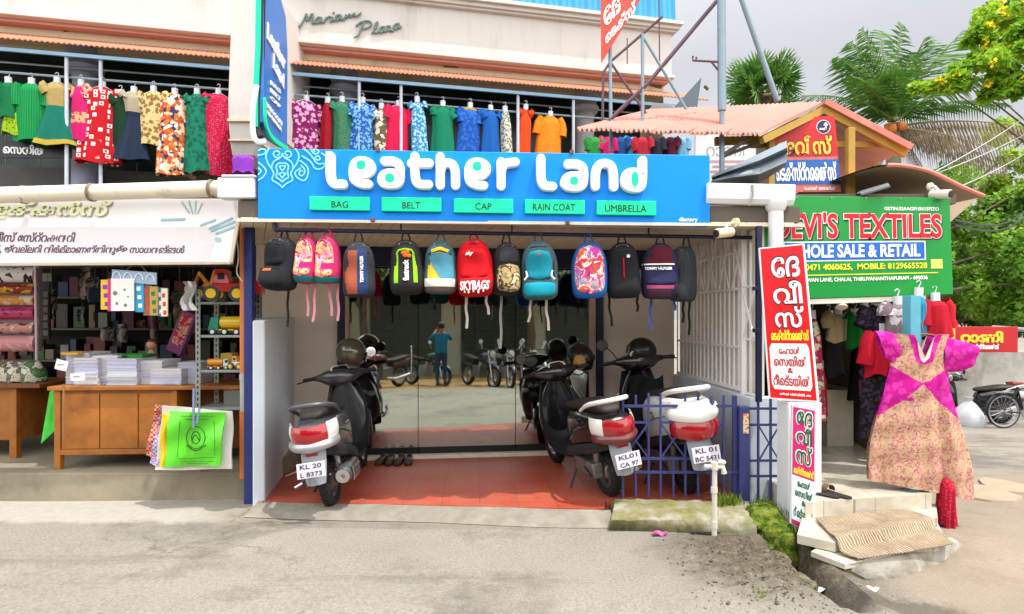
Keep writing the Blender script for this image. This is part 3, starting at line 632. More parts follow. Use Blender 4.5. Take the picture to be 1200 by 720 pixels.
# 6 teal yellow white
t, s = bag(516, 283, 345, 40, 'teal backpack with a yellow arch and a cream lower band', .16, 4, fab('3c5f68'), top=2.4)
bb(s, s.patch(.10, .86, *rnd(.82), .006), 'front_panel', fab('d2ae2a'), t); bb(s, s.patch(.12, .74, lambda w: .72 - 1.5 * w ** .6 if w < .92 else -.55, lambda w: .80, .011), 'curved_panel', fab('4d8ca0'), t)
bb(s, s.patch(.12, .27, lambda w: -.83, lambda w: .83, .016), 'lower_band', fab('d9d0c4'), t); bb(s, s.patch(.02, .12, lambda w: -.98, lambda w: .98, .010), 'base_panel', fab('6a5a56'), t)
bb(s, s.line([(-.72, .72), (0, .78), (.72, .72)], .005, .013), 'zip', BK, t); straps(t, s, [(-.4, .12, 0)], BK)
# 7 red
RED = fab('c90f1c')
t, s = bag(558, 281, 348, 45, 'bright red backpack with white graffiti lettering, the largest on the rail', .18, 0, RED, top=2.5)
bb(s, s.patch(.30, .80, *rnd(.8), .010, puff=.015), 'front_pocket', RED, t); bb(s, s.patch(.05, .31, *rnd(.85), .014, puff=.012), 'lower_pocket', fab('c41522'), t)
bb(s, s.text('SKYBAGS', -.66, .10, .70, .25, off=.042, bold=.03, shear=.2), 'lettering', LWHT, t); bb(s, s.text('sky', -.38, .66, .02, .74, off=.034, bold=.04, shear=.3), 'small_lettering', LWHT, t)
mb = MB(); [mb.ball(s.F(u, .075, .03), (.008, .004, .014 + .006 * math.sin(u * 40)), 6, 4) for u in (-.5, -.3, -.05, .2, .45)]; bb(s, mb, 'paint_drips', LWHT, t)
bb(s, s.line([(-.86, .5), (-.7, .8), (0, .9), (.7, .8), (.86, .5)], .004, .006), 'piping', fab('7c0a12'), t); straps(t, s, [(-.55, .27, 0), (.5, .17, .02)], STRAPW)
# 8 camo
t, s = bag(593, 285, 347, 34, 'black backpack with a khaki camouflage lower pocket, tucked beside the red one', .15, 12, fab('2b2a2c'))
bb(s, s.patch(.06, .58, *rnd(.8), .01, puff=.014), 'front_pocket', pat('camo', ['8a7a55', 'b39c6a', '4a3e2c', 'c3b389', '6d5a3a'], 16), t); bb(s, s.patch(.60, .9, *rnd(.7), .008), 'upper_panel', fab('37363a'), t)
bb(s, s.line([(-.75, .6), (0, .64), (.75, .6)], .004, .012), 'zip', BK, t); straps(t, s, [(-.3, .44, 0)], fab('8c8c84'))
# 9 teal grey
TEALB = fab('17879b')
t, s = bag(633, 283, 352, 45, 'turquoise and grey backpack with two rounded front pockets', .19, -3, fab('4b6168'), top=2.5)
bb(s, s.patch(.34, .82, *rnd(.66), .012, puff=.02), 'upper_pocket', TEALB, t); bb(s, s.patch(.06, .30, *rnd(.82), .014, puff=.02), 'lower_pocket', fab('1593a6'), t)
mb = MB(); mb.lathe(s.F(0, .74, .03), (0, -1, 0), [(0, .012), (.006, .011)], 12, True); bb(s, mb, 'emblem', fab('c0563f'), t)
for a in (-1, 1): bb(s, s.line([(a * .62, .48), (a * .56, .4), (a * .72, .34)], .007, .03), 'compression_strap', LWHT, t)
bb(s, s.line([(-.8, .3), (-.8, .7), (-.5, .88), (.5, .88), (.8, .7), (.8, .3)], .006, .004), 'piping', fab('2f3d42'), t); straps(t, s, [(-.5, .2, -.02), (.3, .27, .02)], STRAPW)
# 10 comic print
t, s = bag(691, 285, 350, 43, 'blue edged backpack with a pink and orange comic print', .16, -4, fab('1b66b5'), top=2.6)
bb(s, s.patch(.08, .93, *rnd(.80), .010, puff=.006), 'front_panel', pat('camo', ['7a3a90', 'd8447c', 'e86a34', 'f0e6e0', 'c83fa0', '9b94a8', 'f0a040', 'b23070'], 13), t)
mb = MB(); 
for (u, w, r) in ((.25, .22, .028), (-.35, .30, .032)): mb.lathe(s.F(u, w, .018), (0, -1, 0), [(0, r), (.004, r), (.004, r * .6), (.006, r * .5)], 14, True)
bb(s, mb, 'printed_wheels', fab('a49cb0'), t)
mb = MB(); 
for (u, w, a) in ((-.3, .55, .4), (.2, .62, .2), (.4, .45, .9), (0, .4, -.2)): mb.tube([s.F(u, w, .018), s.F(u + .35 * math.cos(a), w + .12 * math.sin(a), .018)], [.010, .003], 6)
bb(s, mb, 'printed_streaks', LWHT, t); straps(t, s, [(-.6, .06, 0)], BK)
# 11 black with red zip
t, s = bag(731, 285, 350, 40, 'black backpack with a thin red vertical zip and round badge', .15, -6, fab('1f1f22'), bot=6)
bb(s, s.line([(0, .36), (0, .72)], .005, .004), 'red_zip', RED, t); mb = MB(); mb.lathe(s.F(.32, .74, .004), (0, -1, 0), [(0, .014), (.006, .012)], 12, True); bb(s, mb, 'badge', LWHT, t)
bb(s, s.line([(-.8, .1), (-.78, .6), (-.5, .86), (.5, .86), (.78, .6), (.8, .1)], .004, .004), 'piping', GREYB, t); straps(t, s, [(-.85, .25, .02), (.8, .14, .0)], BK)
# 12 maroon navy
t, s = bag(773, 286, 351, 45, 'maroon topped navy backpack with a pink band above its base', .17, -12, fab('2a2a44'), top=2.4)
bb(s, s.patch(.64, .93, lambda w: -.93 + .1 * w, lambda w: .93 - .1 * w, .008), 'top_panel', fab('5c1a2c'), t); bb(s, s.patch(.605, .63, lambda w: -.95, lambda w: .95, .010), 'white_stripe', LWHT, t)
bb(s, s.patch(.26, .60, *rnd(.9), .012, puff=.012), 'front_pocket', fab('27284a'), t); bb(s, s.patch(.19, .25, lambda w: -.97, lambda w: .97, .010), 'pink_band', fab('a9466f'), t)
bb(s, s.patch(.02, .185, lambda w: -.98, lambda w: .98, .008), 'base_panel', fab('4a3040'), t); bb(s, s.text('TOMMY HILFIGER', -.72, .515, .55, .565, off=.028, bold=.03), 'lettering', LWHT, t)
mb = MB(); q = s.F(-.5, .78, .014); mb.box(q, (.03, .004, .03), rot=MX.Rotation(R(45), 3, 'Y')); bb(s, mb, 'patch', BK, t); straps(t, s, [(-.45, .28, .0), (.75, .12, .01)], fab('4a58a8'))
# 13 slim dark
t, s = bag(804, 290, 354, 27, 'slim dark grey backpack hung edge on, last on the right of the rail', .2, -48, fab('34373b'), top=3)
bb(s, s.patch(.08, .8, *rnd(.7), .008, puff=.012), 'front_pocket', fab('2e3135'), t); bb(s, s.line([(.2, .2), (.35, .5), (.2, .75)], .003, .024), 'zip', BK, t)
straps(t, s, [(-.5, .2, 0), (.1, .3, 0)], BK)
# a shelf of bags inside, seen dimly through the glass
sh = thing('display_shelf', 'dim wall shelf of bags inside the shop behind the glass', 'shelf', (0, 0, 0)); DPL = GP.off(-2.6)
mb = MB()
for z in (.35, .9, 1.45, 1.95): a = DPL.P(-2.6, 0); b_ = DPL.P(2.0, 0); mb.beam(V((a.x, a.y, z)), V((b_.x, b_.y, z)), .3, .03)
for k in range(6): a = DPL.P(-2.6 + k * .92, 0, -.16); mb.beam(V((a.x, a.y, .06)), V((a.x, a.y, 2.3)), .03, .03)
mb.build('shelf_boards', mat('8b8a80', .6), sh, smooth=0)
cols = ['7a2a33', '2e4a7a', '2f6a4a', '8a8f95', '3a2f2a', '8a6a2a', '1f1f22', '5a7a86']
for z in (.365, .915, 1.465):
    for k in range(15):
        a = DPL.P(-2.4 + k * .29 + random.uniform(-.03, .03), 0, random.uniform(-.05, .05)); w, h = random.uniform(.18, .26), random.uniform(.28, .42)
        s = BagShape(w, h, .12); mb = s.body(8, 14); mb.v = [p + V((a.x, a.y, z)) for p in mb.v]
        o = mb.build('shelved_bag', fab(random.choice(cols)), smooth=60); tag(o, 'bag on the dim shelves behind the glass doors', 'bag', 'bags on the shelves inside the shop')
# green and blue things standing just inside the right pane
a = GP.off(-1.0); mb = MB(); mb.prism(a, [(606, 520), (622, 520), (622, 350), (606, 352)], -.03, .0); tag(mb.build('green_banner', mat('4f8a35', .6), smooth=0), 'tall narrow green banner just inside the right glass door', 'banner')
mb = MB(); mb.prism(a, [(571, 378), (586, 378), (586, 366), (571, 366)], -.02, 0); tag(mb.build('blue_notice', mat('2a5fb0', .5), smooth=0), 'small blue notice inside the glass', 'notice')
# magazines stacked inside, at the foot of the left pane
mb = MB(); a = GP.off(-.3).at(454, 516)
for k in range(9): mb.box((a.x + random.uniform(-.03, .03), a.y, .1 + k * .016), (.30, .22, .012), rz=random.uniform(-.3, .1))
tag(mb.build('magazine_stack', pat('cells', ['c7a0a0', 'e0d8d0', 'b56a70', '9aa0a0'], 30), smooth=0), 'stack of pinkish magazines inside the glass at floor level', 'magazines')
# shoes on the threshold
LEA = mat('4a372b', .5, var=.25, sc=12, bmp=.2); SOLE = mat('2a221c', .8)
def shoe(p, yaw, name, label, grp, k=1.0, m=LEA, open_=False):
    t = thing(name, label, 'shoe', (0, 0, 0), grp); mb = MB(); L_ = .25 * k
    def sec(x, hw, z0, z1): return [V((x, hw * math.copysign(abs(math.cos(a)) ** .7, math.cos(a)), z0 + (z1 - z0) * (.5 + .5 * math.sin(a)))) for a in [2 * math.pi * i / 12 for i in range(12)]]
    mb.loft([sec(x * k, hw * k, 0, .018) for x, hw in ((-.125, .018), (-.11, .032), (-.05, .034), (.0, .033), (.06, .044), (.1, .038), (.125, .016))]); mb.build('sole', SOLE, t)
    mb = MB()
    if open_:
        for x0 in (.03,): mb.grid(lambda u, w: V(((x0 + .05 * w) * k, (.045 * math.cos(math.pi * u)) * k, (.016 + .045 * math.sin(math.pi * u)) * k)), 10, 3, (0, 0, .004))
    else:
        mb.loft([sec(x * k, hw * k, .014, zt * k) for x, hw, zt in ((-.122, .02, .06), (-.11, .031, .075), (-.06, .033, .07), (-.02, .03, .062), (.03, .038, .06), (.08, .038, .045), (.118, .018, .025))])
    mb.build('upper', m, t)
    if not open_: mb = MB(); mb.loft([sec(x * k, hw * k, .055, .0765 * 1) for x, hw in ((-.1, .018), (-.06, .024), (-.02, .018))]); mb.build('opening', SOLE, t)
    t.location = p; t.rotation_euler = (0, 0, yaw); return t
for px, yaw, lab in ((447, 1.45, 'leftmost dark brown shoe by the glass threshold'), (457, 1.6, 'second dark brown shoe from the left by the threshold'), (468, 1.5, 'third brown shoe from the left, scuffed, by the threshold'), (479, 1.65, 'rightmost scuffed brown shoe by the glass threshold')):
    p = gz(px, 543, .05); shoe((p.x, p.y, .05), yaw + math.pi, 'shoe', lab, 'shoes left in front of the glass doors')
# thin white stick on the tiles, left of the scooter
p0, p1 = gz(335, 558, .055), gz(350, 552, .055); mb = MB(); mb.tube([p0, p1, p1 + V((.0, .0, .02))], .006, 6); tag(mb.build('white_stick', LWHT), 'short white plastic stick lying on the red tiles', 'stick')
# ================================================================ scooters and motorbikes
CHROME = mat('c9c9cc', .2, 1, .05, name='chrome'); STEEL = mat('8f9092', .4, .9, .1, dirt=('5b5148', .3, 20), name='dull_steel')
TYRE = mat('1c1b1a', .85, var=.2, bmp=.3, bsc=60, dirt=('6a6055', .3, 14), name='tyre_rubber'); BPL = mat('202124', .5, var=.15, dirt=('55504a', .18, 10), name='scuffed_plastic')
TLR = mat('96101a', .15, var=.05, coat=1, name='tail_lamp_red'); CLR = mat('d9d6cf', .1, var=.05, coat=1, name='clear_lens'); SEATV = mat('2b2422', .55, var=.15, bmp=.2, bsc=150, dirt=('5a4a44', .25, 6), name='seat_vinyl')
PLATE = mat('c6c3c8', .4, var=.04, dirt=('a79f97', .15, 12), name='plate_white'); PINKT = mat('4a3a60', .5)
def ss(th, e): c = math.cos(th), math.sin(th); return tuple(math.copysign(abs(x) ** e, x) for x in c)
def sect(x, hw, z0, z1, n=20, e=.7, tilt=0, hb=None):  # cross-section across the scooter at x
    r = []
    for k in range(n):
        c, s_ = ss(2 * math.pi * k / n, e); w = hw if hb is None else hw + (hb - hw) * (.5 - .5 * s_)
        z = (z0 + z1) / 2 + (z1 - z0) / 2 * s_; r.append(V((x + tilt * (z - z0), w * c, z)))
    return r
def arc_ring(cx, cz, r0, r1, a0, a1, hw, n=16):
    rings = []
    for i in range(n + 1):
        a = a0 + (a1 - a0) * i / n; d = V((math.cos(a), 0, math.sin(a))); c = V((cx, 0, cz)); w = hw * (1 - .35 * abs(2 * i / n - 1) ** 3)
        rings.append([c + d * r0 + V((0, w, 0)), c + d * r1 + V((0, w * .8, 0)), c + d * (r1 + .012), c + d * r1 + V((0, -w * .8, 0)), c + d * r0 + V((0, -w, 0)), c + d * (r0 - .0)])
    return rings
def wheel(par, cx, r, w, rimr, spokes=5, name='wheel', thin=False):
    h = MB(); c = V((cx, 0, r)); h.lathe(c - V((0, w * .35, 0)), (0, 1, 0), [(0, .03), (0, .035), (w * .7, .035), (w * .7, .03)], 14, True); o = h.build(name, STEEL, par)
    mb = MB(); prof = []
    for k in range(13):
        a = 2 * math.pi * k / 12; prof.append((w / 2 * math.sin(a), (r + rimr) / 2 + (r - rimr) / 2 * math.cos(a)))
    mb.lathe(c, (0, 1, 0), prof, 36)
    if not thin:
        for k in range(30):
            a = 2 * math.pi * k / 30
            for s_ in (-1, 1):
                d = V((math.cos(a + .06 * s_), 0, math.sin(a + .06 * s_))); mb.box(c + d * (r - .001) + V((0, s_ * w * .2, 0)), (.016, w * .3, .010), rot=MX.Rotation(-a - .06 * s_ + math.pi / 2, 3, 'Y'))
    mb.build('tyre', TYRE, o, smooth=50)
    mb = MB(); mb.lathe(c, (0, 1, 0), [(-w * .3, rimr + .004), (-w * .32, rimr - .014), (-w * .1, rimr - .03), (w * .1, rimr - .03), (w * .32, rimr - .014), (w * .3, rimr + .004)], 32)
    for k in range(spokes):
        a = 2 * math.pi * k / spokes
        if thin:
            for s_ in (-1, 1): mb.tube([c + V((.02 * math.cos(a + s_), s_ * .02, .02 * math.sin(a + s_))), c + V(((rimr - .02) * math.cos(a), 0, (rimr - .02) * math.sin(a)))], .0025, 4)
        else: mb.beam(c + V((.03 * math.cos(a), 0, .03 * math.sin(a))), c + V(((rimr - .02) * math.cos(a), 0, (rimr - .02) * math.sin(a))), .03, .02, (0, 1, 0))
    mb.build('rim', STEEL, o); return o
def helmet(name, label, m, vis=True):
    t = thing(name, label, 'helmet'); mb = MB(); rings = []
    for i in range(13):
        ph = math.pi * (.02 + .80 * i / 12); z = .13 * math.cos(ph); rr = math.sin(ph)
        rings.append([V((.155 * rr * math.cos(2 * math.pi * k / 28), .125 * rr * math.sin(2 * math.pi * k / 28), z)) for k in range(28)])
    rings.append([p * .88 + V((0, 0, -.012)) for p in rings[-1]]); mb.loft(rings[::-1], True); mb.build('shell', m, t, smooth=60)
    mb = MB(); mb.grid(lambda u, w: V(((.158 + .006 * w) * math.cos((u - .5) * 2.5), (.130) * math.sin((u - .5) * 2.5) * 1.0, .035 - .085 * w)), 18, 5, (.003, 0, 0)); mb.build('visor', mat('15171a', .08, var=.05, coat=1), t)
    mb = MB(); mb.tube([V((.02, .11, -.08)), V((.04, .07, -.17)), V((.05, 0, -.19)), V((.04, -.07, -.17)), V((.02, -.11, -.08))], .006, 5); mb.build('chin_strap', BPL, t)
    return t
def scooter(label, paint, panel, rail_m, plate, tail='tall', mirrors=(1, 1), apron=None, low=None):
    t = thing('scooter', label, 'scooter', (0, 0, 0), 'scooters parked on the porch'); apron = apron or paint; low = low or BPL
    rw = wheel(t, 0, .215, .095, .135, 6, 'rear_wheel'); fw = wheel(t, 1.24, .215, .09, .135, 5, 'front_wheel')
    # body shell
    S = [(-.40, .075, .615, .695), (-.37, .118, .56, .735), (-.30, .15, .50, .765), (-.18, .178, .45, .775), (.0, .19, .40, .765), (.18, .19, .36, .745), (.34, .175, .31, .72), (.46, .14, .29, .69), (.53, .10, .29, .62)]
    if tail == 'wide': S = [(x, hw * 1.13, a - .02, b_ + .035) for x, hw, a, b_ in S]
    mb = MB(); mb.loft([sect(x, hw, a, b_, e=.62, hb=hw * .88) for x, hw, a, b_ in S]); mb.build('body_shell', paint, t, smooth=50, sub=1)
    for s_ in (1, -1):
        mb = MB(); mb.tube([V((x, s_ * hw * .985, a + (b_ - a) * f)) for (x, hw, a, b_), f in zip(S[2:8], (.62, .6, .56, .5, .42, .3))], .004, 5); mb.build('panel_seam', BLACK, t)
        mb = MB(); mb.box((.06, s_ * (S[4][1] + .002), .66), (.12, .006, .018)); mb.box((.0, s_ * (S[4][1] + .002), .63), (.05, .006, .01)); mb.build('side_badge', CHROME, t, smooth=0)
        mb = MB(); mb.tube(chaikin([V((.90, s_ * .16, 1.0)), V((1.02, s_ * .14, 1.04)), V((1.05, s_ * .06, .95)), V((.99, s_ * .03, .86))], 2), .006, 6); mb.build('cable', BLACK, t)
    # lower side trims
    for s_ in (1, -1):
        mb = MB(); mb.loft([[V((x, s_ * (y + dy), z + dz)) for dy, dz in ((0, .045), (.016, .02), (.012, -.04), (-.02, -.05))] for x, y, z in ((-.33, .12, .53), (-.15, .165, .47), (.08, .18, .42), (.3, .17, .36), (.5, .13, .31))]); mb.build('side_trim', low, t, smooth=50)
    # tail lamp cluster wrapping the tail end
    def tailp(u, z, o=0):                     # u -1..1 round the back
        a = u * 1.25; return V((-.382 - .03 * math.cos(a * 1.1) - o, (.176 * (1.1 if tail == 'wide' else 1) + o) * math.sin(a), z)) + V((.18 * (1 - math.cos(a)), 0, 0))
    def tp(u0, u1, z0, z1, o0, o1):
        mb = MB(); mb.grid(lambda u, w: tailp(u0 + (u1 - u0) * u, z0 + (z1 - z0) * w + .02 * abs(u0 + (u1 - u0) * u), o1 + .012 * math.sin(math.pi * w)), 10, 5, (.03, 0, 0)); return mb
    tz = (.585, .715) if tail == 'tall' else (.50, .625)
    if tail == 'wide': tp(-.9, .9, tz[0], tz[1], 0, .008).build('tail_lamp', TLR, t)
    else:
        tp(-.62, .62, tz[0], tz[1], 0, .01).build('tail_lamp', TLR, t)
        for s_ in (-1, 1): tp(min(s_ * .64, s_ * 1.12), max(s_ * .64, s_ * 1.12), tz[0] - .0, tz[1] + .005, 0, .004).build('indicator', CLR, t)
    (tp(-1.05, 1.05, .63, .72, -.006, .012) if tail == 'wide' else tp(-1.05, 1.05, .525, .59, 0, .016)).build('tail_panel', panel, t)
    mb = MB(); mb.grid(lambda u, w: V((-.392 - .01 * w, -.045 + .09 * u, .495 + .03 * w)), 3, 2, (.02, 0, 0)); mb.build('reflector', TLR, t)
    # seat
    mb = MB(); mb.loft([sect(x, hw, a, b_, e=.75, hb=hw * .9) for x, hw, a, b_ in ((-.30, .06, .755, .785), (-.27, .10, .745, .82), (-.12, .135, .74, .85), (.05, .14, .73, .845), (.2, .13, .715, .815), (.36, .125, .70, .79), (.5, .10, .69, .77), (.55, .05, .69, .74))]); mb.build('seat', SEATV, t, smooth=60, sub=1)
    # grab rail
    rail = chaikin([V((.0, -.155, .76)), V((-.16, -.165, .83)), V((-.31, -.14, .865)), V((-.37, -.06, .875)), V((-.37, .06, .875)), V((-.31, .14, .865)), V((-.16, .165, .83)), V((.0, .155, .76))], 2)
    mb = MB(); mb.tube(rail, [.019 if 4 < i < len(rail) - 5 else .014 for i in range(len(rail))], 8); mb.build('grab_rail', rail_m, t)
    # rear mudguard and plate
    mb = MB(); mb.grid(lambda u, w: V((-.385 - .05 * w + .02 * w * w + .05 * (2 * u - 1) ** 2, (u - .5) * (.19 - .05 * w * w), .525 - .25 * w)), 6, 8, (.012, 0, .004)); mb.build('rear_mudguard', mat('8a9096', .5, var=.1, dirt=('5a544c', .3, 9)), t)
    pl_ = Pl((-.452, 0, .405), (0, -1, 0), (.16, 0, .99)); mb = MB(); mb.prism(pl_, [(-.105, -.056), (.105, -.056), (.105, .056), (-.105, .056)], 0, .006, local=True); o = mb.build('number_plate', PLATE, t, smooth=0, bev=.002)
    for k, ln in enumerate(plate):
        mb = MB(); text_mb(mb, pl_.P, ln, -.08 if len(ln) < 7 else -.09, .012 - k * .058, .08 if len(ln) < 7 else .09, .046 - k * .058, .0065, .0085, .02); mb.build('plate_lettering', PINKT, o, smooth=0)
    # engine, swing arm, exhaust on the right, kick lever and air box on the left
    mb = MB(); mb.loft([sect(x, hw, a, b_) for x, hw, a, b_ in ((-.12, .06, .17, .29), (.0, .09, .15, .33), (.2, .11, .16, .36), (.45, .10, .2, .36))]); mb.box((.1, .12, .26), (.42, .09, .13)); mb.build('engine', mat('77736d', .5, .5, .2, dirt=('3b342c', .4, 12)), t, bev=.01)
    mb = MB(); ex = V((-.2, -.165, .275)); mb.lathe(ex, (1, 0, .03), [(-.02, .03), (-.015, .058), (.0, .066), (.05, .07), (.34, .066), (.38, .045), (.42, .025)], 18, True); mb.tube([ex + V((.4, 0, .0)), ex + V((.55, .05, -.04)), ex + V((.7, .09, -.03))], .018, 8); mb.build('exhaust', STEEL, t)
    mb = MB(); mb.grid(lambda u, w: ex + V((.02 + .25 * u, -.077 * math.cos(.9 * (w - .4)), .077 * math.sin(1.9 * (w - .4)))), 6, 6, (0, -.004, 0)); mb.build('exhaust_shield', CHROME, t)
    mb = MB(); mb.lathe(ex + V((-.021, 0, 0)), (-1, 0, -.03), [(0, .056), (.006, .054), (.008, .02), (.0, .018)], 18, True); mb.build('exhaust_cap', CHROME, t)
    mb = MB(); mb.tube([V((.05, .17, .27)), V((-.12, .19, .24)), V((-.14, .24, .22))], .011, 7); mb.build('kick_lever', CHROME, t)
    mb = MB(); mb.tube([V((.33, .12, .22)), V((.28, .26, .01))], .011, 7); mb.box((.26, .27, .01), (.07, .03, .012)); mb.build('side_stand', BPL, t)
    for s_ in (1, -1): mb = MB(); mb.tube([V((-.04, s_ * .10, .24)), V((-.14, s_ * .12, .52))], .014, 8); mb.tube([V((-.055, s_ * .102, .28)), V((-.12, s_ * .117, .46))], .026, 10); mb.build('rear_shock', STEEL, t)
    # floorboard and leg shield
    mb = MB(); mb.loft([sect(x, hw, a, b_, e=.4) for x, hw, a, b_ in ((.44, .14, .255, .31), (.6, .16, .25, .285), (.8, .165, .25, .285), (.9, .15, .27, .33))]); mb.build('floorboard', BPL, t, smooth=50)
    def shp(u, w, o):
        z = .28 + .62 * w; hw = (.205 - .035 * abs(2 * w - .9) - .10 * max(0, w - .72)); a = (2 * u - 1)
        return V((.90 + .06 * w - .12 * max(0, .35 - w) + .055 * (1 - a * a) + o, hw * a, z))
    mb = MB(); mb.grid(lambda u, w: shp(u, w, 0), 14, 14, (.03, 0, 0)); mb.build('leg_shield', BPL, t, smooth=60)
    mb = MB(); mb.loft([[V((x0 + (dx if math.cos(2 * math.pi * k / 20) > 0 else dx * .3) * math.cos(2 * math.pi * k / 20), hw * ss(2 * math.pi * k / 20, .75)[1], z)) for k in range(20)] for z, x0, dx, hw in ((.33, .99, .04, .10), (.40, .97, .10, .19), (.55, .97, .15, .20), (.70, .97, .14, .18), (.83, .97, .10, .12), (.90, .95, .05, .07))]); mb.build('front_apron', apron, t, smooth=60)
    for s_ in (1, -1): mb = MB(); mb.ball((1.10, s_ * .12, .66), (.03, .05, .03), 10, 6); mb.build('front_indicator', CLR, t)
    mb = MB(); mb.loft(arc_ring(1.24, .215, .235, .25, R(20), R(175), .062)); mb.build('front_fender', apron, t, smooth=60)
    mb = MB(); [mb.tube([V((1.235, s_ * .065, .215)), V((1.08, s_ * .06, .5))], .018, 8) for s_ in (1, -1)]; mb.build('fork', STEEL, t)
    # handlebar cowl
    hb = thing('handlebar', None, None); hb.parent = t; WM[hb] = WM[t]; del_ = hb
    mb = MB(); mb.loft([[V((.885 + dx * ss(2 * math.pi * k / 18, .7)[0], y, z + dz * ss(2 * math.pi * k / 18, .7)[1])) for k in range(18)] for y, z, dx, dz in ((-.25, 1.0, .018, .018), (-.19, .995, .04, .035), (-.12, .985, .09, .07), (0, .98, .11, .085), (.12, .985, .09, .07), (.19, .995, .04, .035), (.25, 1.0, .018, .018))]); cw = mb.build('cowl', apron, hb, smooth=60)
    mb = MB(); q = Pl((.835, 0, 1.045), (0, -1, 0), (.8, 0, .75)); mb.prism(q, [(.09 * ss(a, .6)[0], .055 * ss(a, .8)[1]) for a in [2 * math.pi * k / 24 for k in range(24)]], -.02, .012, local=True); mb.build('instrument_bezel', CLR, hb, smooth=30)
    mb = MB(); mb.prism(q, [(.07 * ss(a, .6)[0], .04 * ss(a, .8)[1]) for a in [2 * math.pi * k / 24 for k in range(24)]], .0125, .016, local=True); mb.build('instrument_face', mat('23262b', .15, coat=1), hb, smooth=30)
    mb = MB(); mb.ball((.985, 0, .98), (.03, .085, .06), 14, 8); mb.build('headlamp', CLR, hb)
    for s_ in (1, -1):
        mb = MB(); mb.tube([V((.865, s_ * .23, 1.0)), V((.84, s_ * .325, 1.0))], [.017, .019], 10); mb.ball((.84, s_ * .327, 1.0), .02, 8, 5); mb.build('grip', BPL, hb)
        mb = MB(); mb.tube(chaikin([V((.93, s_ * .22, .99)), V((.93, s_ * .30, .985)), V((.90, s_ * .39, .975))], 2), .007, 6); mb.build('brake_lever', BPL, hb)
        if mirrors[0 if s_ > 0 else 1]:
            mb = MB(); mb.tube(chaikin([V((.88, s_ * .19, 1.01)), V((.89, s_ * .24, 1.10)), V((.88, s_ * .30, 1.15))], 2), .006, 6); mo = mb.build('mirror', BPL, hb)
            mb = MB(); mb.lathe((.89, s_ * .33, 1.17), (-1, 0, .05), [(-.015, .02), (-.005, .052), (.004, .056), (.006, .05)], 18, True); mb.build('mirror_head', BPL, mo)
            mb = MB(); mb.lathe((.8835, s_ * .33, 1.17), (-1, 0, .05), [(0, .049), (.0015, .048)], 18, True); mb.build('mirror_glass', mat('e8edf0', .03, 1, .01), mo)
    return t, hb
def place(t, x, y, z, head, lean, k=.96):         # head: direction of travel from the x axis, lean: to its left
    t.matrix_world = MX.Translation((x, y, z)) @ MX.Scale(k, 4) @ MX.Rotation(head, 4, 'Z') @ MX.Rotation(-lean, 4, 'X')
    bpy.context.view_layer.update()
GRM = mat('45464b', .28, .3, .06, sc=3, coat=.6, dirt=('6a645c', .12, 8), name='grey_metallic'); BLKP = mat('141518', .22, 0, .1, coat=.8, dirt=('5d5750', .14, 7), name='black_gloss')
WHP = mat('dcdad4', .3, 0, .04, coat=.4, dirt=('9a9184', .12, 6), name='white_gloss'); SILV = mat('a7a8ac', .35, .6, .08, dirt=('6a645c', .2, 9), name='silver_paint'); MARO = mat('5a2622', .3, 0, .1, coat=.6, name='brown_metallic')
p = gz(389, 597, .0)
s1, h1 = scooter('dark grey scooter with a helmet on its mirror, parked left of the doors', GRM, SILV, mat('4c4b4e', .4), ['KL 20', 'L 8373'], mirrors=(0, 1), apron=GRM)
place(s1, -1.405, 4.83, .022, R(93), R(8)); h1.location = (.86, 0, 0); h1.rotation_euler = (0, 0, R(24)); h1.location = V((.86, 0, 0)) - MX.Rotation(R(24), 3, 'Z') @ V((.86, 0, 0)); 
p = gz(742, 581, .05)
s2, h2 = scooter('black scooter with a silver grab rail between the doors and the fence', BLKP, MARO, mat('d6d4cf', .4), ['KL01', 'CA 97'], mirrors=(1, 0), apron=BLKP)
place(s2, .80, 5.02, .05, R(107), R(9))
s3, h3 = scooter('white scooter with a black front and a helmet on its handlebar, behind the fence', WHP, WHP, mat('d9d6d2', .4), ['KL 01', 'BC 5431'], 'wide', mirrors=(1, 0), apron=BLKP, low=BPL)
place(s3, 1.45, 5.1, .05, R(97), R(6), 1.04)
bpy.context.view_layer.update()
SIL = mat('5f5c50', .22, .5, .08, coat=.7, name='helmet_grey')
hm = helmet('helmet', 'shiny grey helmet hanging on the left scooter handlebar', SIL); hm.location = pt(412, 413, 5.62); hm.rotation_euler = (R(10), R(12), R(60))
hm = helmet('helmet', 'matt black helmet resting on the white scooter mirror', mat('17181a', .35, var=.1, coat=.3)); hm.location = pt(752, 411, 6.05); hm.rotation_euler = (R(8), R(-6), R(130))
hm = helmet('helmet', 'black open helmet with a tan lining on the middle scooter', mat('1a1a1c', .3, coat=.4)); hm.location = pt(680, 418, 6.0); hm.rotation_euler = (R(10), R(30), R(-60))
hmx = MB(); hmx.ball(pt(680, 424, 5.9), (.07, .06, .08), 12, 8); tag(hmx.build('cloth_bundle', mat('b58a4d', .8, bmp=.4)), 'tan folded cloth stuffed on the middle scooter handlebar under a helmet', 'cloth')
# black storage crate and jacket on the front of the white scooter
q = pt(758, 462, 5.85); jk = MB(); jk.grid(lambda u, w: q + V(((u - .5) * (.30 + .16 * w), -.10 * math.sin(math.pi * u) - .04 * math.sin(9 * u + 4 * w), .17 - .52 * w + .02 * math.sin(7 * u))), 16, 14, (0, .03, 0))
tag(jk.build('draped_jacket', fab('1b1c1e'), smooth=60), 'black rain jacket draped over the front of the white scooter', 'jacket')
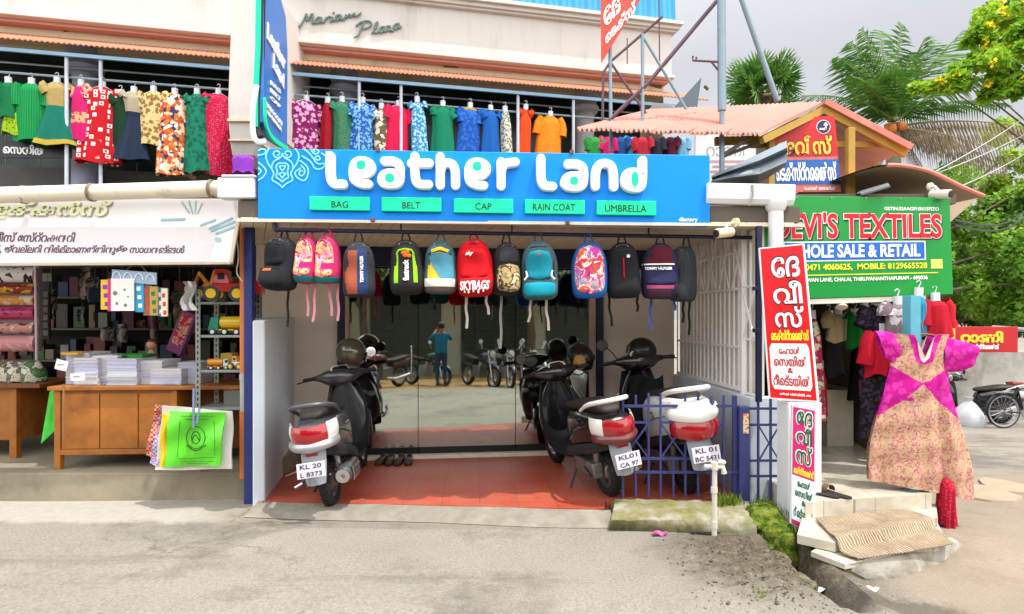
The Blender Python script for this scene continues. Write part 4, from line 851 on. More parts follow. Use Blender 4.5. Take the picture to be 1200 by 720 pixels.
# ================================================================ stationery shop on the left
ST = thing('stationery_shop', 'open fronted stationery and toy shop with a dark interior left of the porch', 'shop', (-3.5, 6.5, .2))
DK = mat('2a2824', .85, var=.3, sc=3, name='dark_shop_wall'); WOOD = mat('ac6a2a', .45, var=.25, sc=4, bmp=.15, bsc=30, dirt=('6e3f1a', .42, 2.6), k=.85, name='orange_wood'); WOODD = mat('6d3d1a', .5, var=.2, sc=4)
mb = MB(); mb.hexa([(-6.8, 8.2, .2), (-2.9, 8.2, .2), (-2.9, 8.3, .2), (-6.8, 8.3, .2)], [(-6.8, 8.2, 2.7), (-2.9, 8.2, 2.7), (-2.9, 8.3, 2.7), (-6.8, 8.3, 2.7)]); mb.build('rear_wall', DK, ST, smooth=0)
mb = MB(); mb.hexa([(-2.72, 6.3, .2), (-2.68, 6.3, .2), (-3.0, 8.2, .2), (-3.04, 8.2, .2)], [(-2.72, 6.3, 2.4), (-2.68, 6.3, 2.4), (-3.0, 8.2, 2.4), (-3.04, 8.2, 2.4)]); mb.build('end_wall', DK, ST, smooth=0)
mb = MB(); mb.hexa([(-6.8, 4.95, 2.42), (-2.15, 4.95, 2.42), (-2.6, 8.25, 2.5), (-6.8, 8.25, 2.5)], [(-6.8, 4.95, 2.5), (-2.15, 4.95, 2.5), (-2.6, 8.25, 2.6), (-6.8, 8.25, 2.6)]); mb.build('canopy_roof', mat('4e4a44', .8), ST, smooth=0)
# goods on the dark back shelves
bsf = thing('wall_shelves', 'dark back shelves crowded with small boxes deep in the stationery shop', 'shelves', (-4.5, 8.0, .2))
mb = MB()
for z in (.55, .95, 1.35, 1.75, 2.15): mb.box((-4.9, 7.95, z), (3.7, .34, .025))
mb.build('boards', mat('5a5248', .7), bsf, smooth=0)
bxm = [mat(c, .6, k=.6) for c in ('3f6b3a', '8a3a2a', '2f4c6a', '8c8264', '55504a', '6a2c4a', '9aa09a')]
for i in range(5):
    for k in range(22):
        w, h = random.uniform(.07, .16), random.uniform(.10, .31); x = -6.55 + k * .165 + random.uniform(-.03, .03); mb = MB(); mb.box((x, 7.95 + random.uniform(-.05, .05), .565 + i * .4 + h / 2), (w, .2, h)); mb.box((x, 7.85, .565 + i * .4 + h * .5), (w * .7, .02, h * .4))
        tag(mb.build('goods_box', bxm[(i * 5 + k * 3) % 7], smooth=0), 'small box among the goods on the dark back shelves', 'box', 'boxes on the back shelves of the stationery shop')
for i in range(34):
    x = random.uniform(-5.6, -3.1); y = random.uniform(6.6, 7.5); z = random.uniform(1.35, 2.1); w, h = random.uniform(.08, .16), random.uniform(.12, .26); mb = MB()
    mb.grid(lambda u, w_: V((x + (u - .5) * w, y + .02 * math.sin(u * 5 + i) - .02 * math.sin(math.pi * w_), z - h * w_)), 6, 6, (0, .03, 0)); mb.tube([V((x, y + .01, z)), V((x, y + .01, 2.42))], .003, 4)
    tag(mb.build('hanging_packet', [bxm[i % 7], pat('camo', [random.choice(['a83a2a', '2a5a8a', 'b8902a', '3a7a3a', '8a8a84']), '8a8478', '3a3430', 'a89a84'], 14, .4)][i % 2], smooth=60), 'small packet hanging on a string in the dim stationery shop', 'packet', 'packets hanging inside the stationery shop')
# slanted faded sign over the front
LP = Pl(pt(140, 312, 4.72), (1, .035, 0), (0, .10, 1)); LP = Pl(LP.o, (1, .035, 0), V((0, .10, 1)) - V((1, .035, 0)).normalized() * V((0, .10, 1)).dot(V((1, .035, 0)).normalized()))
ls = thing('faded_sign', 'faded pale shop sign with Malayalam lettering and pencil pictures, under the left gutter', 'sign', pt(140, 312, 4.72))
mb = MB(); mb.prism(LP, [(-110, 312), (271, 309), (283, 233), (-110, 233)], -.04, 0)
m, b, L = base('faded_print', .45); v = coords(m); n = noise(m, v, 1.1, 3); c1 = ramp(m, n, [(.35, C('d8cfd0')), (.6, C('cfd0d2')), (.8, C('bdb0c0'))])
c1 = mix(m, ramp(m, noise(m, v, 3, 7, .8), [(.55, G0), (.72, (.5, .5, .5, 1))]), c1, C('e6e2e0')); L.new(c1, b.inputs['Base Color'])
mb.build('board', m, ls, smooth=0, bev=.004)
mb = MB(); q0, q1 = LP.at(-110, 311, .0), LP.at(271, 308.5, .0); mb.beam(q0, q1, .03, .02); q2 = LP.at(283, 233); mb.beam(q1, q2, .025, .02); mb.build('edge_strip', mat('bfae9a', .6), ls, smooth=0)
FADEG = mat('cfd6a8', .5, var=.1); PURP = mat('5d3c58', .5, var=.1)
text_px(LP, 'കളക്ഷൻസ്', (-36, 236, 132, 258), mat('8c8480', .6), ls, 'lettering_shadow', .001, .003, bold=.05, shear=.15); text_px(LP, 'കളക്ഷൻസ്', (-38, 235, 130, 257), FADEG, ls, d0=.0035, d1=.006, bold=.035, shear=.15)
text_px(LP, 'ഓഫീസ് േസ്റ്റഷനറി', (-25, 272, 88, 284), PURP, ls, d0=.001, d1=.003, bold=.02, shear=.2)
text_px(LP, 'ബുക്കുകൾ, ജ്വല്ലറി നിർമ്മാണത്തിനുള്ള സാധനങ്ങൾ', (-60, 287, 216, 299), PURP, ls, d0=.001, d1=.003, bold=.02, shear=.2)
mb = MB(); BLP = mat('86aab2', .5, var=.15)
for k, (x0, y0, x1, y1) in enumerate(((222, 249, 214, 237), (226, 250, 222, 236), (229, 250, 230, 236), (232, 250, 237, 239), (246, 268, 272, 256), (248, 271, 275, 260), (254, 274, 274, 266), (236, 264, 252, 258), (190, 258, 216, 257))):
    stroke(mb, LP, [(x0, y0), (x1, y1)], .010 if k > 3 else .006, .003, .0006, n=6)
mb.prism(LP, [LP.loc(256 + 4 * math.cos(a), 281 + 3.2 * math.sin(a)) for a in [k * .63 for k in range(10)]], .0006, .003, local=True)
mb.build('pencil_picture', BLP, ls, smooth=0)
# gutters
GUT = mat('d8cfba', .5, var=.06, dirt=('8d806a', .28, 4), name='gutter_cream')
g = thing('roof_gutter', 'round cream drain pipe running along the top of the left shop', 'gutter', pt(140, 232, 4.66))
mb = MB(); mb.tube([pt(-60, 231, 4.6), pt(262, 221, 4.66)], .062, 16); mb.build('pipe', GUT, g)
for px in (28, 108, 248): 
    yy = 231 - (px + 60) / 322 * 10; q = pt(px, yy, 4.63); mb = MB(); mb.lathe(q - V((.012, 0, 0)), (1, 0, -.02), [(0, .063), (0, .069), (.024, .069), (.024, .063)], 18); mb.tube([q + V((0, -.066, .03)), q + V((.03, -.06, -.06))], .006, 5); mb.build('clip', mat('7a6c58', .6), g)
mb = MB(); c = pt(280, 222, 4.55); mb.box(c, (.27, .12, .15)); mb.box(c + V((.02, 0, .085)), (.25, .13, .02)); tag(mb.build('gutter_end_box', mat('d3d3d0', .5, dirt=('9a958a', .2, 6)), smooth=0, bev=.02), 'white plastic gutter joint where the left drain pipe meets the blue sign', 'gutter')
g2 = thing('rain_gutter', 'white square rain gutter with a downpipe right of the blue sign', 'gutter', pt(880, 240, 4.72)); WG = mat('dedfe0', .45, var=.04, dirt=('a8a49a', .18, 5))
mb = MB(); a, b_ = pt(826, 228, 4.74), pt(928, 230, 4.74); mb.loft([[p + V((0, dy, dz)) for dy, dz in ((-.07, .075), (-.06, -.04), (-.03, -.075), (.06, -.075), (.06, .075))] for p in (a, b_)]); mb.build('trough', WG, g2, smooth=0, bev=.006)
mb = MB(); c = pt(909, 246, 4.74); mb.lathe(c, (0, 0, -1), [(-.05, .085), (.0, .07), (.015, .056), (.33, .054), (1.2, .054)], 20, True); mb.build('downpipe', WG, g2)
mb = MB(); q = pt(880, 229, 4.67); mb.tube([q + V((.01, -.004, .08)), q + V((.012, -.008, 0)), q + V((-.015, .0, -.08))], .008, 6); mb.build('clip', mat('8b8b86', .4, .6), g2)
# orange and grey pole
mb = MB(); mb.tube([(-2.17, 4.98, .2), (-2.17, 4.98, 1.05)], .032, 12); mb.cur = 1; mb.tube([(-2.17, 4.98, 1.05), (-2.17, 4.98, 2.44)], .034, 12); mb.cur = 0; mb.tube([(-2.17, 4.98, .99), (-2.17, 4.98, 1.04)], .038, 12)
mb.cur = 1; mb.tube([(-2.17, 4.98, .2), (-2.17, 4.98, .74)], .036, 12)
tag(mb.build('orange_pipe_post', [mat('a5a298', .6, dirt=('7a6a58', .3, 8)), mat('c4703a', .6, var=.12, dirt=('8a5a3a', .25, 7))]), 'orange painted pipe post with a bare grey stretch beside the navy post', 'post')
mb = MB(); mb.tube(chaikin([pt(280, 240, 4.9), pt(274, 262, 4.86), pt(281, 300, 4.9), pt(276, 320, 4.88), pt(284, 330, 4.9)], 3), .005, 5); tag(mb.build('loose_cable', mat('d8d2c8', .6)), 'loose pale cable dangling beside the orange post', 'cable')
# wooden counter
cn = thing('wooden_counter', 'orange brown wooden counter with three front panels carrying paper stacks', 'counter', (-3.3, 5.4, .22)); CPL = Pl((-3.3, 5.20, .22), (1, .06, 0), (0, 0, 1))
def cbox(mb, x0, x1, z0, z1, d0, d1): mb.prism(CPL, [(x0, z0), (x1, z0), (x1, z1), (x0, z1)], d0, d1, local=True)
a0 = CPL.loc(64, 500)[0]; a1 = CPL.loc(207, 500)[0]; a2 = CPL.loc(236, 500)[0]
mb = MB(); cbox(mb, a0, a1, .13, .66, -.5, -.012); mb.build('carcass', WOOD, cn, smooth=0)
for i in range(3): 
    mb = MB(); cbox(mb, a0 + .05 + (a1 - a0 - .05) * i / 3 + .006, a0 + .05 + (a1 - a0 - .05) * (i + 1) / 3 - .006, .17, .635, -.01, .0); mb.build('front_panel', WOOD, cn, smooth=0, bev=.003)
for x in (a0, a1 - .045): mb = MB(); cbox(mb, x, x + .05, 0, .66, -.05, .008); mb.build('leg', WOOD, cn, smooth=0, bev=.004)
mb = MB(); cbox(mb, a0, a1, .12, .165, -.02, .005); mb.build('lower_rail', WOOD, cn, smooth=0, bev=.003)
mb = MB(); cbox(mb, a0 - .04, a2 + .35, .665, .70, -.62, .035); mb.build('counter_top', WOOD, cn, smooth=0, bev=.006)
mb = MB(); cbox(mb, a1 + .05, a2 + .3, .1, .66, -.6, -.3); mb.build('side_return', WOODD, cn, smooth=0)
mb = MB(); cbox(mb, CPL.loc(77, 500)[0], CPL.loc(79, 500)[0], .25, .72, .036, .039); tag(mb.build('hanging_tape', mat('8a6a48', .6), smooth=0), 'thin strip of tape hanging down the front of the counter', 'tape')
# paper and notebook stacks
PAP = ['c9c6cc', 'babcd0', 'c4c4c8', 'b4b7c9', 'bfc0d2', 'cbc8ca', 'aeb0bc']
def stack(px, w, d, ptop, back, label, cm=None, n=None, hl=None):
    a = CPL.loc(px, 440)[0]; q = CPL.P(a, .702, -.02 - back); h = (452 - ptop) * q.y / FPX * (1 if hl is None else hl); t = thing('paper_stack', label, 'paper stack', q, 'paper stacks on the wooden counter'); n = n or max(4, int(h / .045)); z = q.z
    for k in range(n):
        mb = MB(); hh = h / n
        for j in range(5): mb.box((q.x + random.uniform(-.004, .004), q.y - d * 0 + d / 2 + random.uniform(-.006, .006), z + hh * (j + .5) / 5), (w, d, hh / 5 * .86))
        mb.box((q.x, q.y + d / 2, z + hh / 2), (w * .97, d * .97, hh * .98)); z += hh
        mb.build('ream', mat(cm or random.choice(PAP), .8, var=.05, sc=20), t, smooth=0)
    return q, z
for i, (px, w, ptop, back, lab) in enumerate(((80, .20, 415, .10, 'leftmost tall paper stack on the counter, with a hanging price slip'), (97, .20, 420, .02, 'second paper stack from the left, behind a paper price slip'), (116, .22, 418, .06, 'paper stack third from the left on the counter'), (141, .25, 421, .0, 'bluish white paper stack at the middle of the counter'), (170, .22, 424, .05, 'fifth paper stack, right of the middle one'), (193, .26, 433, .0, 'low wide white paper stack near the shelf rack'), (214, .20, 427, .1, 'rightmost grey white paper stack beside the metal rack'))): stack(px, w, .30, ptop, back, lab)
q, z = stack(143, .42, .3, 448, .18, 'paper stack under the green folders, behind the front row', hl=4.2)
for k, (c, px, w, lab) in enumerate((('6aa02a', 138, .34, 'flat green folder lying on top of the middle paper stacks'), ('2f8a2f', 160, .26, 'darker green folder lying right of the other on the papers'))):
    p = pt(px, 419 - k, 5.45); mb = MB()
    for j in range(4): mb.box(p + V((random.uniform(-.01, .01), 0, j * .007)), (w, .25, .005))
    tag(mb.build('green_folder', mat(c, .5), smooth=0), lab, 'folder')
p = pt(90, 414, 5.3); mb = MB(); mb.box(p, (.14, .18, .018)); mb.box(p + V((0, 0, .011)), (.15, .19, .003)); tag(mb.build('yellow_book', mat('c9963a', .6), smooth=0), 'yellow book lying on the leftmost paper stack', 'book')
for (px, py, w, h, rot, lab) in ((72, 428, .10, .085, .25, 'tilted white price slip on the leftmost paper stack'), (91, 442, .12, .06, -.05, 'white price slip with handwriting, low on the second paper stack')):
    p = pt(px, py, 5.13 if px > 80 else 5.19); mb = MB(); mb.grid(lambda u, w_: p + MX.Rotation(rot, 3, 'Y') @ V(((u - .5) * w, -.008 * math.sin(math.pi * u), (w_ - .5) * h)), 6, 2, (0, .002, 0)); t = thing('price_slip', lab, 'price slip', p); mb.build('paper', LWHT, t)
    mb = MB(); stroke(mb, Pl(p + V((0, -.009, 0)), (1, 0, 0), (0, 0, 1)), [(-.03, .0), (-.025, .012), (-.015, -.008), (-.008, .012), (0, -.006), (.01, .012), (.02, -.004), (.03, .012)], .002, .001, 0, n=5, local=True); mb.build('handwriting', INK, t)
# green sheet hanging at the counter's left end
p = pt(63, 455, 5.3); mb = MB(); mb.add([pt(63, 455, 5.3), pt(64, 505, 5.3), pt(48, 520, 5.28), pt(58, 460, 5.36)] + [x + V((0, .02, 0)) for x in (pt(63, 455, 5.3), pt(64, 505, 5.3), pt(48, 520, 5.28), pt(58, 460, 5.36))], [(3, 2, 1, 0), (4, 5, 6, 7), (0, 1, 5, 4), (1, 2, 6, 5), (2, 3, 7, 6), (3, 0, 4, 7)])
tag(mb.build('green_sheet', mat('35b02c', .5), smooth=0), 'bright green sheet hanging off the left end of the counter', 'sheet')
# slotted angle rack
rk = thing('metal_rack', 'grey slotted angle rack of toys between the counter and the orange post', 'rack', (-2.4, 5.2, .22)); RKM = mat('8f9690', .5, .5, .1, dirt=('55584f', .2, 8))
rx0, rx1, ry0, ry1 = pt(229, 400, 5.1).x, -2.22, 5.1, 5.42
for (x, y, tz) in ((rx0, ry0, 1.72), (rx1, ry0, 1.72), (rx0, ry1, 1.72), (rx1, ry1, 1.72)):
    mb = MB(); sx = 1 if x == rx0 else -1; mb.lh((x, y, .22), (x + sx * .04, y + .003, tz)); mb.lh((x, y + .003, .22), (x + sx * .003, y + .04, tz))
    for k in range(30): mb.cur = 1; mb.lh((x + sx * .013, y - .001, .28 + k * .048), (x + sx * .025, y + .0005, .305 + k * .048)); mb.cur = 0
    mb.build('upright', [RKM, BLACK], rk, smooth=0)
SHZ = [CAMZ + (HZ - y) * 5.1 / FPX for y in (354, 393, 434, 478)]
for z in SHZ:
    mb = MB(); mb.lh((rx0 + .004, ry0 + .004, z - .02), (rx1 - .004, ry1, z)); mb.build('shelf', RKM, rk, smooth=0, bev=.002)
# toys
TY = {c: mat(c, .25, var=.06, coat=.5) for c in ('d98a1a', 'c32a22', 'd8b324', 'd9d9d6', '2a8a6a', '2b6fb5', '3a3a3c', 'c98a10')}
def toy_truck(c, L_, cabc, bodyc, label, kind='truck', yaw=0):
    t = thing('toy_' + kind, label, 'toy', (0, 0, 0), 'toy vehicles on the metal rack'); k = L_ / .24
    W4 = [(-.08, .05), (-.08, -.05), (.0, .05), (.0, -.05), (.08, .05), (.08, -.05)] if kind == 'truck' else [(-.06, .05), (-.06, -.05), (.06, .05), (.06, -.05)]; wr = .022 if kind == 'truck' else .04
    for x, y in W4: mb = MB(); mb.lathe((x * k, y * k - .012 * k, wr * k), (0, 1, 0), [(0, wr * .4 * k), (0, wr * k), (.024 * k, wr * k), (.024 * k, wr * .4 * k)], 14); mb.cur = 1; mb.lathe((x * k, y * k - .014 * k, wr * k), (0, 1, 0), [(0, .001), (0, wr * .6 * k), (.028 * k, wr * .6 * k), (.028 * k, .001)], 12); mb.build('wheel', [TY['3a3a3c'], TY['d9d9d6'] if kind == 'truck' else TY['d8b324']], t)
    mb = MB()
    if kind == 'truck': mb.lh((-.125 * k, -.045 * k, .03 * k), (.045 * k, .045 * k, .04 * k)); mb.loft([[V((x * k, .045 * k * math.cos(a), (.085 + .042 * math.sin(a)) * k)) for a in [2 * math.pi * i / 14 for i in range(14)]] for x in (-.12, .04)]); mb.build('tank', TY[bodyc], t)
    else: mb.box((0, 0, .07 * k), (.13 * k, .07 * k, .04 * k)); mb.tube([(.05 * k, 0, .08 * k), (.11 * k, 0, .15 * k), (.14 * k, 0, .08 * k)], .012 * k, 6); mb.box((.15 * k, 0, .06 * k), (.04 * k, .07 * k, .04 * k)); mb.build('digger_arm', TY[bodyc], t, bev=.003)
    mb = MB()
    if kind == 'truck': mb.hexa([V((x, y, z)) * k for x, y, z in ((.05, -.045, .03), (.12, -.045, .03), (.12, .045, .03), (.05, .045, .03))], [V((x, y, z)) * k for x, y, z in ((.05, -.042, .12), (.1, -.042, .12), (.1, .042, .12), (.05, .042, .12))])
    else: mb.hexa([V((x, y, z)) * k for x, y, z in ((-.06, -.04, .09), (.02, -.04, .09), (.02, .04, .09), (-.06, .04, .09))], [V((x, y, z)) * k for x, y, z in ((-.05, -.035, .16), (.0, -.035, .16), (.0, .035, .16), (-.05, .035, .16))])
    cb = mb.build('cab', TY[cabc], t, bev=.004); mb = MB(); mb.box(((.085 if kind == 'truck' else -.02) * k, (-.0445 if kind == 'truck' else -.04) * k, (.095 if kind == 'truck' else .125) * k), (.03 * k, .006, .03 * k)); mb.build('window', BLACK, cb)
    t.location = c; t.rotation_euler = (0, 0, yaw); return t
zs = SHZ
toy_truck((-2.49, 5.2, zs[0]), .40, 'd98a1a', 'd98a1a', 'orange toy digger on the rack top', 'digger', 2.9); toy_truck((-2.36, 5.1, zs[0]), .40, 'c32a22', 'c32a22', 'red toy digger with yellow wheels on the rack top', 'digger', .15)
toy_truck((-2.40, 5.2, zs[1]), .30, '2a8a6a', 'd8b324', 'yellow toy tanker with a green and white cab, second shelf', 'truck', math.pi)
toy_truck((-2.48, 5.2, zs[2]), .17, 'd9d9d6', 'd98a1a', 'small yellow and white toy truck on the third shelf, left', 'truck', .3); toy_truck((-2.31, 5.18, zs[2]), .17, 'd98a1a', 'd9d9d6', 'small orange toy digger on the third shelf, right', 'digger', -.3)
for (x, y, z, w, h, c, lab) in ((-2.45, 5.33, zs[2], .10, .13, 'b0923a', 'ochre toy box at the back of the third rack shelf'), (-2.30, 5.35, zs[1], .2, .14, 'c9b39a', 'pale toy box behind the tanker on the rack'), (-2.36, 5.3, zs[3], .2, .16, '6a6a64', 'dark box on the lowest rack shelf'), (-2.38, 5.34, zs[0], .16, .2, 'a05a2a', 'brown box behind the diggers on the rack top')):
    mb = MB(); mb.box((x, y, z + h / 2 + .001), (w, .12, h)); mb.box((x, y, z + h / 2), (w * .8, .124, h * .5)); tag(mb.build('toy_box', mat(c, .5), smooth=0, bev=.003), lab, 'box')
# clear wrapped toy bag hanging from the rack top, doll box leaning, doll
mb = MB(); mb.grid(lambda u, w: pt(214 + 14 * u + 3 * math.sin(w * 7), 330 + 34 * w, 5.08) + V((0, .02 * math.sin(u * 9 + w * 5), 0)), 8, 8, (0, .006, 0)); tag(mb.build('plastic_wrap', mat('b9b9b6', .15, var=.2, bmp=.5, coat=.6), smooth=40), 'crumpled clear plastic wrapping left of the orange toy digger', 'wrapping')
DB = Pl(pt(205, 415, 5.5), (.9, 0, .45), (-.45, -.15, .9)); t = thing('doll_box', 'purple doll box leaning against the metal rack', 'box', pt(205, 415, 5.5))
DB = Pl(pt(210, 390, 5.5), MX.Rotation(R(-25), 3, 'Y') @ V((1, 0, 0)), MX.Rotation(R(-25), 3, 'Y').inverted() @ V((0, 0, 1))); u_ = V((.42, -.1, .9)); r_ = V((.9, 0, -.42)); DB = Pl(pt(212, 390, 5.5), r_, u_ - r_.normalized() * u_.dot(r_.normalized()))
mb = MB(); mb.prism(DB, [(-.07, -.20), (.07, -.20), (.07, .20), (-.07, .20)], -.06, 0, local=True); mb.build('carton', mat('6a2a58', .4), t, smooth=0, bev=.003)
mb = MB(); mb.prism(DB, [(-.05, -.12), (.05, -.12), (.05, .17), (-.05, .17)], .0005, .003, local=True); mb.build('box_window', pat('camo', ['3a2030', 'c08a7a', 'b02a3a', '5a3a6a'], 20), t, smooth=0)
dl = thing('doll', 'small doll in a clear bag behind the right end of the paper stacks', 'doll', pt(178, 420, 5.6)); q = pt(178, 412, 5.6)
mb = MB(); mb.loft([[q + V((r * math.cos(a), r * .8 * math.sin(a), z)) for a in [2 * math.pi * k / 14 for k in range(14)]] for z, r in ((-.14, .07), (-.05, .05), (0, .03), (.02, .018))]); mb.build('doll_dress', mat('b5746a', .6), dl, smooth=60)
mb = MB(); mb.ball(q + V((0, 0, .06)), .042, 14, 10); mb.build('doll_head', mat('c98a6a', .5), dl); mb = MB(); mb.ball(q + V((0, .012, .072)), .046, 12, 8); mb.build('doll_hair', mat('4a2a1a', .7), dl)
# pack of children's books hanging in front
bk = thing('book_hanger', 'clear hanging pack of colourful children books under the faded sign', 'book pack', pt(160, 372, 4.9)); HPL = vpl(4.95, 3)
for i, (x0, y0, x1, y1, c, d) in enumerate((((118), 328, 130, 363, 'd8b830', .0), (128, 327, 142, 365, 'd02a6a', .02), (133, 327, 159.5, 364.5, 'e6e0dc', .035), (159, 330, 169, 366, '2a9ac8', .01), (168, 333, 177, 370, '8a5a3a', .0), (176.5, 336, 186, 370, 'a89048', .015), (185, 337, 190, 371, '2a6aa8', .0), (189, 338, 196.5, 371, 'd8cfb4', .005))):
    mb = MB(); mb.rect(HPL, x0, y0, x1, y1, d - .015, d); o = mb.build('book', mat(c, .35, coat=.3), bk, smooth=0, bev=.002); mb = MB()
    if i == 2:
        for (x, y, r) in ((138, 344, .018), (149, 340, .01), (150, 358, .014), (140, 356, .012), (153, 348, .008)): mb.lathe(HPL.at(x, y, d), HPL.n, [(0, r), (.002, r * .9)], 12, True)
        mb.build('cover_print', mat('6a7a6a', .5), o); continue
    for k in range(3): xx = x0 + (x1 - x0) * (.2 + .1 * k); yy = y0 + 6 + k * 10; mb.rect(HPL, xx, yy, min(x1 - 1, xx + (x1 - x0) * .45), yy + 5, d, d + .002)
    mb.build('cover_print', mat(['7a3aa8', 'c0205a', '1f1f1f', 'e8e0d0', 'c83a3a', '3a6a3a', 'd8d8d8', 'c0392b'][i], .4), o, smooth=0)
mb = MB(); mb.grid(lambda u, w: HPL.at(133 + 52 * u, 316 + 4 * u + 14 * w, .02) , 10, 3, (0, .004, 0)); mb.build('clear_header', mat('9fb4cc', .15, coat=.6), bk)
for k in range(4): x = 139 + 13 * k; mb = MB(); mb.tube([HPL.at(x + 5 * math.cos(a), 327 + k - 8 * math.sin(a), .03) for a in [math.pi * i / 8 for i in range(9)]], .004, 5); mb.build('ring_handle', mat('dfe3e6', .3), bk)
mb = MB(); mb.tube([HPL.at(148, 317, .0), HPL.at(160, 306, 0), HPL.at(172, 319, 0)], .002, 4); mb.build('string', mat('b9a98a', .8), bk)
# plastic carrier bags hung at the right end
def flatbag(name, label, pts, Y, m, off=0, parent=None):
    pl = vpl(Y, 4); mb = MB(); (xa, ya), (xb, yb), (xc, yc), (xd, yd) = pts
    def f(u, w): 
        x = (xa * (1 - u) + xb * u) * (1 - w) + (xd * (1 - u) + xc * u) * w; y = (ya * (1 - u) + yb * u) * (1 - w) + (yd * (1 - u) + yc * u) * w
        return pl.at(x, y, .014 * math.sin(u * 7 + w * 3 + off) * (1 - .5 * w) + .012 * math.sin(w * 9 + u * 5 + off))
    mb.grid(f, 22, 22, (0, .014, 0)); o = mb.build(name, m, parent, smooth=60); 
    if not parent: tag(o, label, 'bag', 'carrier bags hung on the rack')
    return o, pl
GRN = mat('58c428', .35, var=.08, coat=.2, bmp=.15, bsc=30); YEL = mat('dcb814', .4); WPL = mat('d9d6cc', .5, var=.06, dirt=('b9a890', .2, 6))
flatbag('checked_bag', 'red and white checked carrier bag, leftmost of the hanging bags', [(184, 474), (200, 478), (186, 538), (170, 534)], 5.02, pat('check', ['c23a2a', 'dbb4a4'], 55), 1)
flatbag('checked_bag', 'lilac checked carrier bag between the red checked one and the yellow one', [(188, 486), (204, 486), (196, 548), (174, 544)], 5.0, pat('check', ['8a78b8', 'cfc4dc'], 60), 2)
flatbag('white_bag', 'large white plastic bag behind the green one, by the orange post', [(190, 476), (272, 482), (271, 550), (181, 551)], 4.98, WPL, 3)
flatbag('yellow_bag', 'narrow yellow printed bag left of the bright green bag', [(188, 486), (206, 486), (200, 547), (187, 547)], 4.95, YEL, 4)
gb = thing('green_bag', 'bright green carrier bag printed with a medallion, frontmost of the hanging bags', 'bag', pt(228, 548, 4.92), 'carrier bags hung on the rack')
o, gp_ = flatbag('bag_sheet', None, [(197, 482), (263, 484), (258, 546), (194, 547)], 4.92, GRN, 5, gb); gq = gp_.off(.028); DG = mat('1d4a1a', .5)
mb = MB(); ell = lambda rx, ry: [(229.5 + rx * math.cos(a), 513 + ry * math.sin(a)) for a in [2 * math.pi * k / 24 for k in range(25)]]
stroke(mb, gq, ell(11, 13), .0035, .002, n=5, smooth=1); stroke(mb, gq, ell(5, 7), .004, .002, n=5, smooth=1); stroke(mb, gq, [(225, 516), (229, 508), (234, 517)], .004, .002, n=5)
for q in (((211, 494), (208, 536)), ((251, 494), (252, 534)), ((209, 538), (252, 536))): stroke(mb, gq, q, .002, .002, n=5)
stroke(mb, gq, [(219, 522), (229, 530), (241, 522)], .005, .002, n=5)
mb.build('printed_medallion', DG, gb)
mb = MB()
for yy, x0, x1 in ((488, 211, 250), (491.5, 217, 245), (541, 212, 250), (543.5, 219, 244)): stroke(mb, gq, [(x0 + (x1 - x0) * k / 24, yy + .8 * math.sin(k * 2.4)) for k in range(25)], .0018, .002, n=5, smooth=0)
mb.build('printed_rows', DG, gb)
mb = MB(); mb.tube([gp_.at(229, 455, .03), gp_.at(230, 500, .05)], .009, 6); mb.tube([gp_.at(236, 478, .03), gp_.at(234, 495, .05)], .008, 6); tag(mb.build('bag_clip', mat('6a7a9a', .5)), 'blue grey hook strap holding the carrier bags', 'hook')
# lower left: second counter, toy packs, hanging packet display
c2 = thing('side_counter', 'second wooden counter with toy packets, cut by the left edge', 'counter', (-4.6, 5.6, .22))
mb = MB(); x1 = pt(28, 440, 5.6).x; mb.lh((-6.3, 5.6, .38), (x1 - .05, 6.1, .86)); mb.build('carcass', WOOD, c2, smooth=0, bev=.004)
mb = MB(); mb.lh((x1 - .11, 5.57, .22), (x1 - .045, 5.63, .86)); mb.build('leg', WOOD, c2, smooth=0, bev=.004); mb = MB(); mb.lh((-6.3, 5.5, .865), (x1 + .22, 6.15, .9)); mb.build('counter_top', WOODD, c2, smooth=0, bev=.005)
for (px, c, w, lab) in ((10, 'b99a4a', .28, 'yellow wrapped toy packet at the very left edge of the side counter'), (24, '9a8a6a', .24, 'brown wrapped toy packet in the middle of the side counter'), (40, '2f9a3a', .2, 'green toy packet at the right end of the side counter')):
    q = pt(px, 431, 5.72); mb = MB(); mb.loft([[V((q.x + (w / 2) * s_ * math.cos(a), q.y + .11 * s_ * math.sin(a), .90 + z + .012 * math.sin(3 * a + px))) for a in [2 * math.pi * k / 16 for k in range(16)]] for z, s_ in ((.0, 1), (.06, 1.03), (.12, .92), (.17, .6), (.19, .3))])
    tag(mb.build('toy_packet', pat('camo', [c, '5a5a4a', 'c9c2b0', c], 14, .25), smooth=60), lab, 'packet', 'packets on the side counter')
dp = thing('packet_display', 'tall display of hanging bedding and toy packets at the left edge', 'display', pt(25, 415, 5.9)); mb = MB(); pl = vpl(5.95, 0); mb.rect(pl, -30, 312, 44, 412, -.06, -.02); mb.build('backing', mat('8a7c80', .6), dp, smooth=0)
for (y0, y1, cs) in ((314, 331, ['2a1a1c', 'd8d0cc', '1f1a1a']), (333, 344, ['c9a02a', '8a2a20', 'd8b43a']), (347, 358, ['d8c8b0', 'd08a3a', 'c9c0b8']), (360, 374, ['a02a5a', 'b83a6a', '8a1f4a']), (378, 391, ['8a2a3a', 'c08a80', 'd0c0bc']), (394, 412, ['d9a8a8', 'c9888a', 'e0d4d0'])):
    mb = MB(); mb.grid(lambda u, w: pl.at(-30 + 72 * u, y0 + (y1 - y0) * w, .02 + .03 * math.sin(math.pi * w)), 8, 5, (0, .03, 0)); mb.build('packet', pat('camo', cs, 9, .2), dp, smooth=60)
mb = MB(); mb.tube([pl.at(44, 312, .03), pl.at(46, 425, .03)], .012, 6); mb.build('display_pole', mat('c9b4b8', .4), dp)
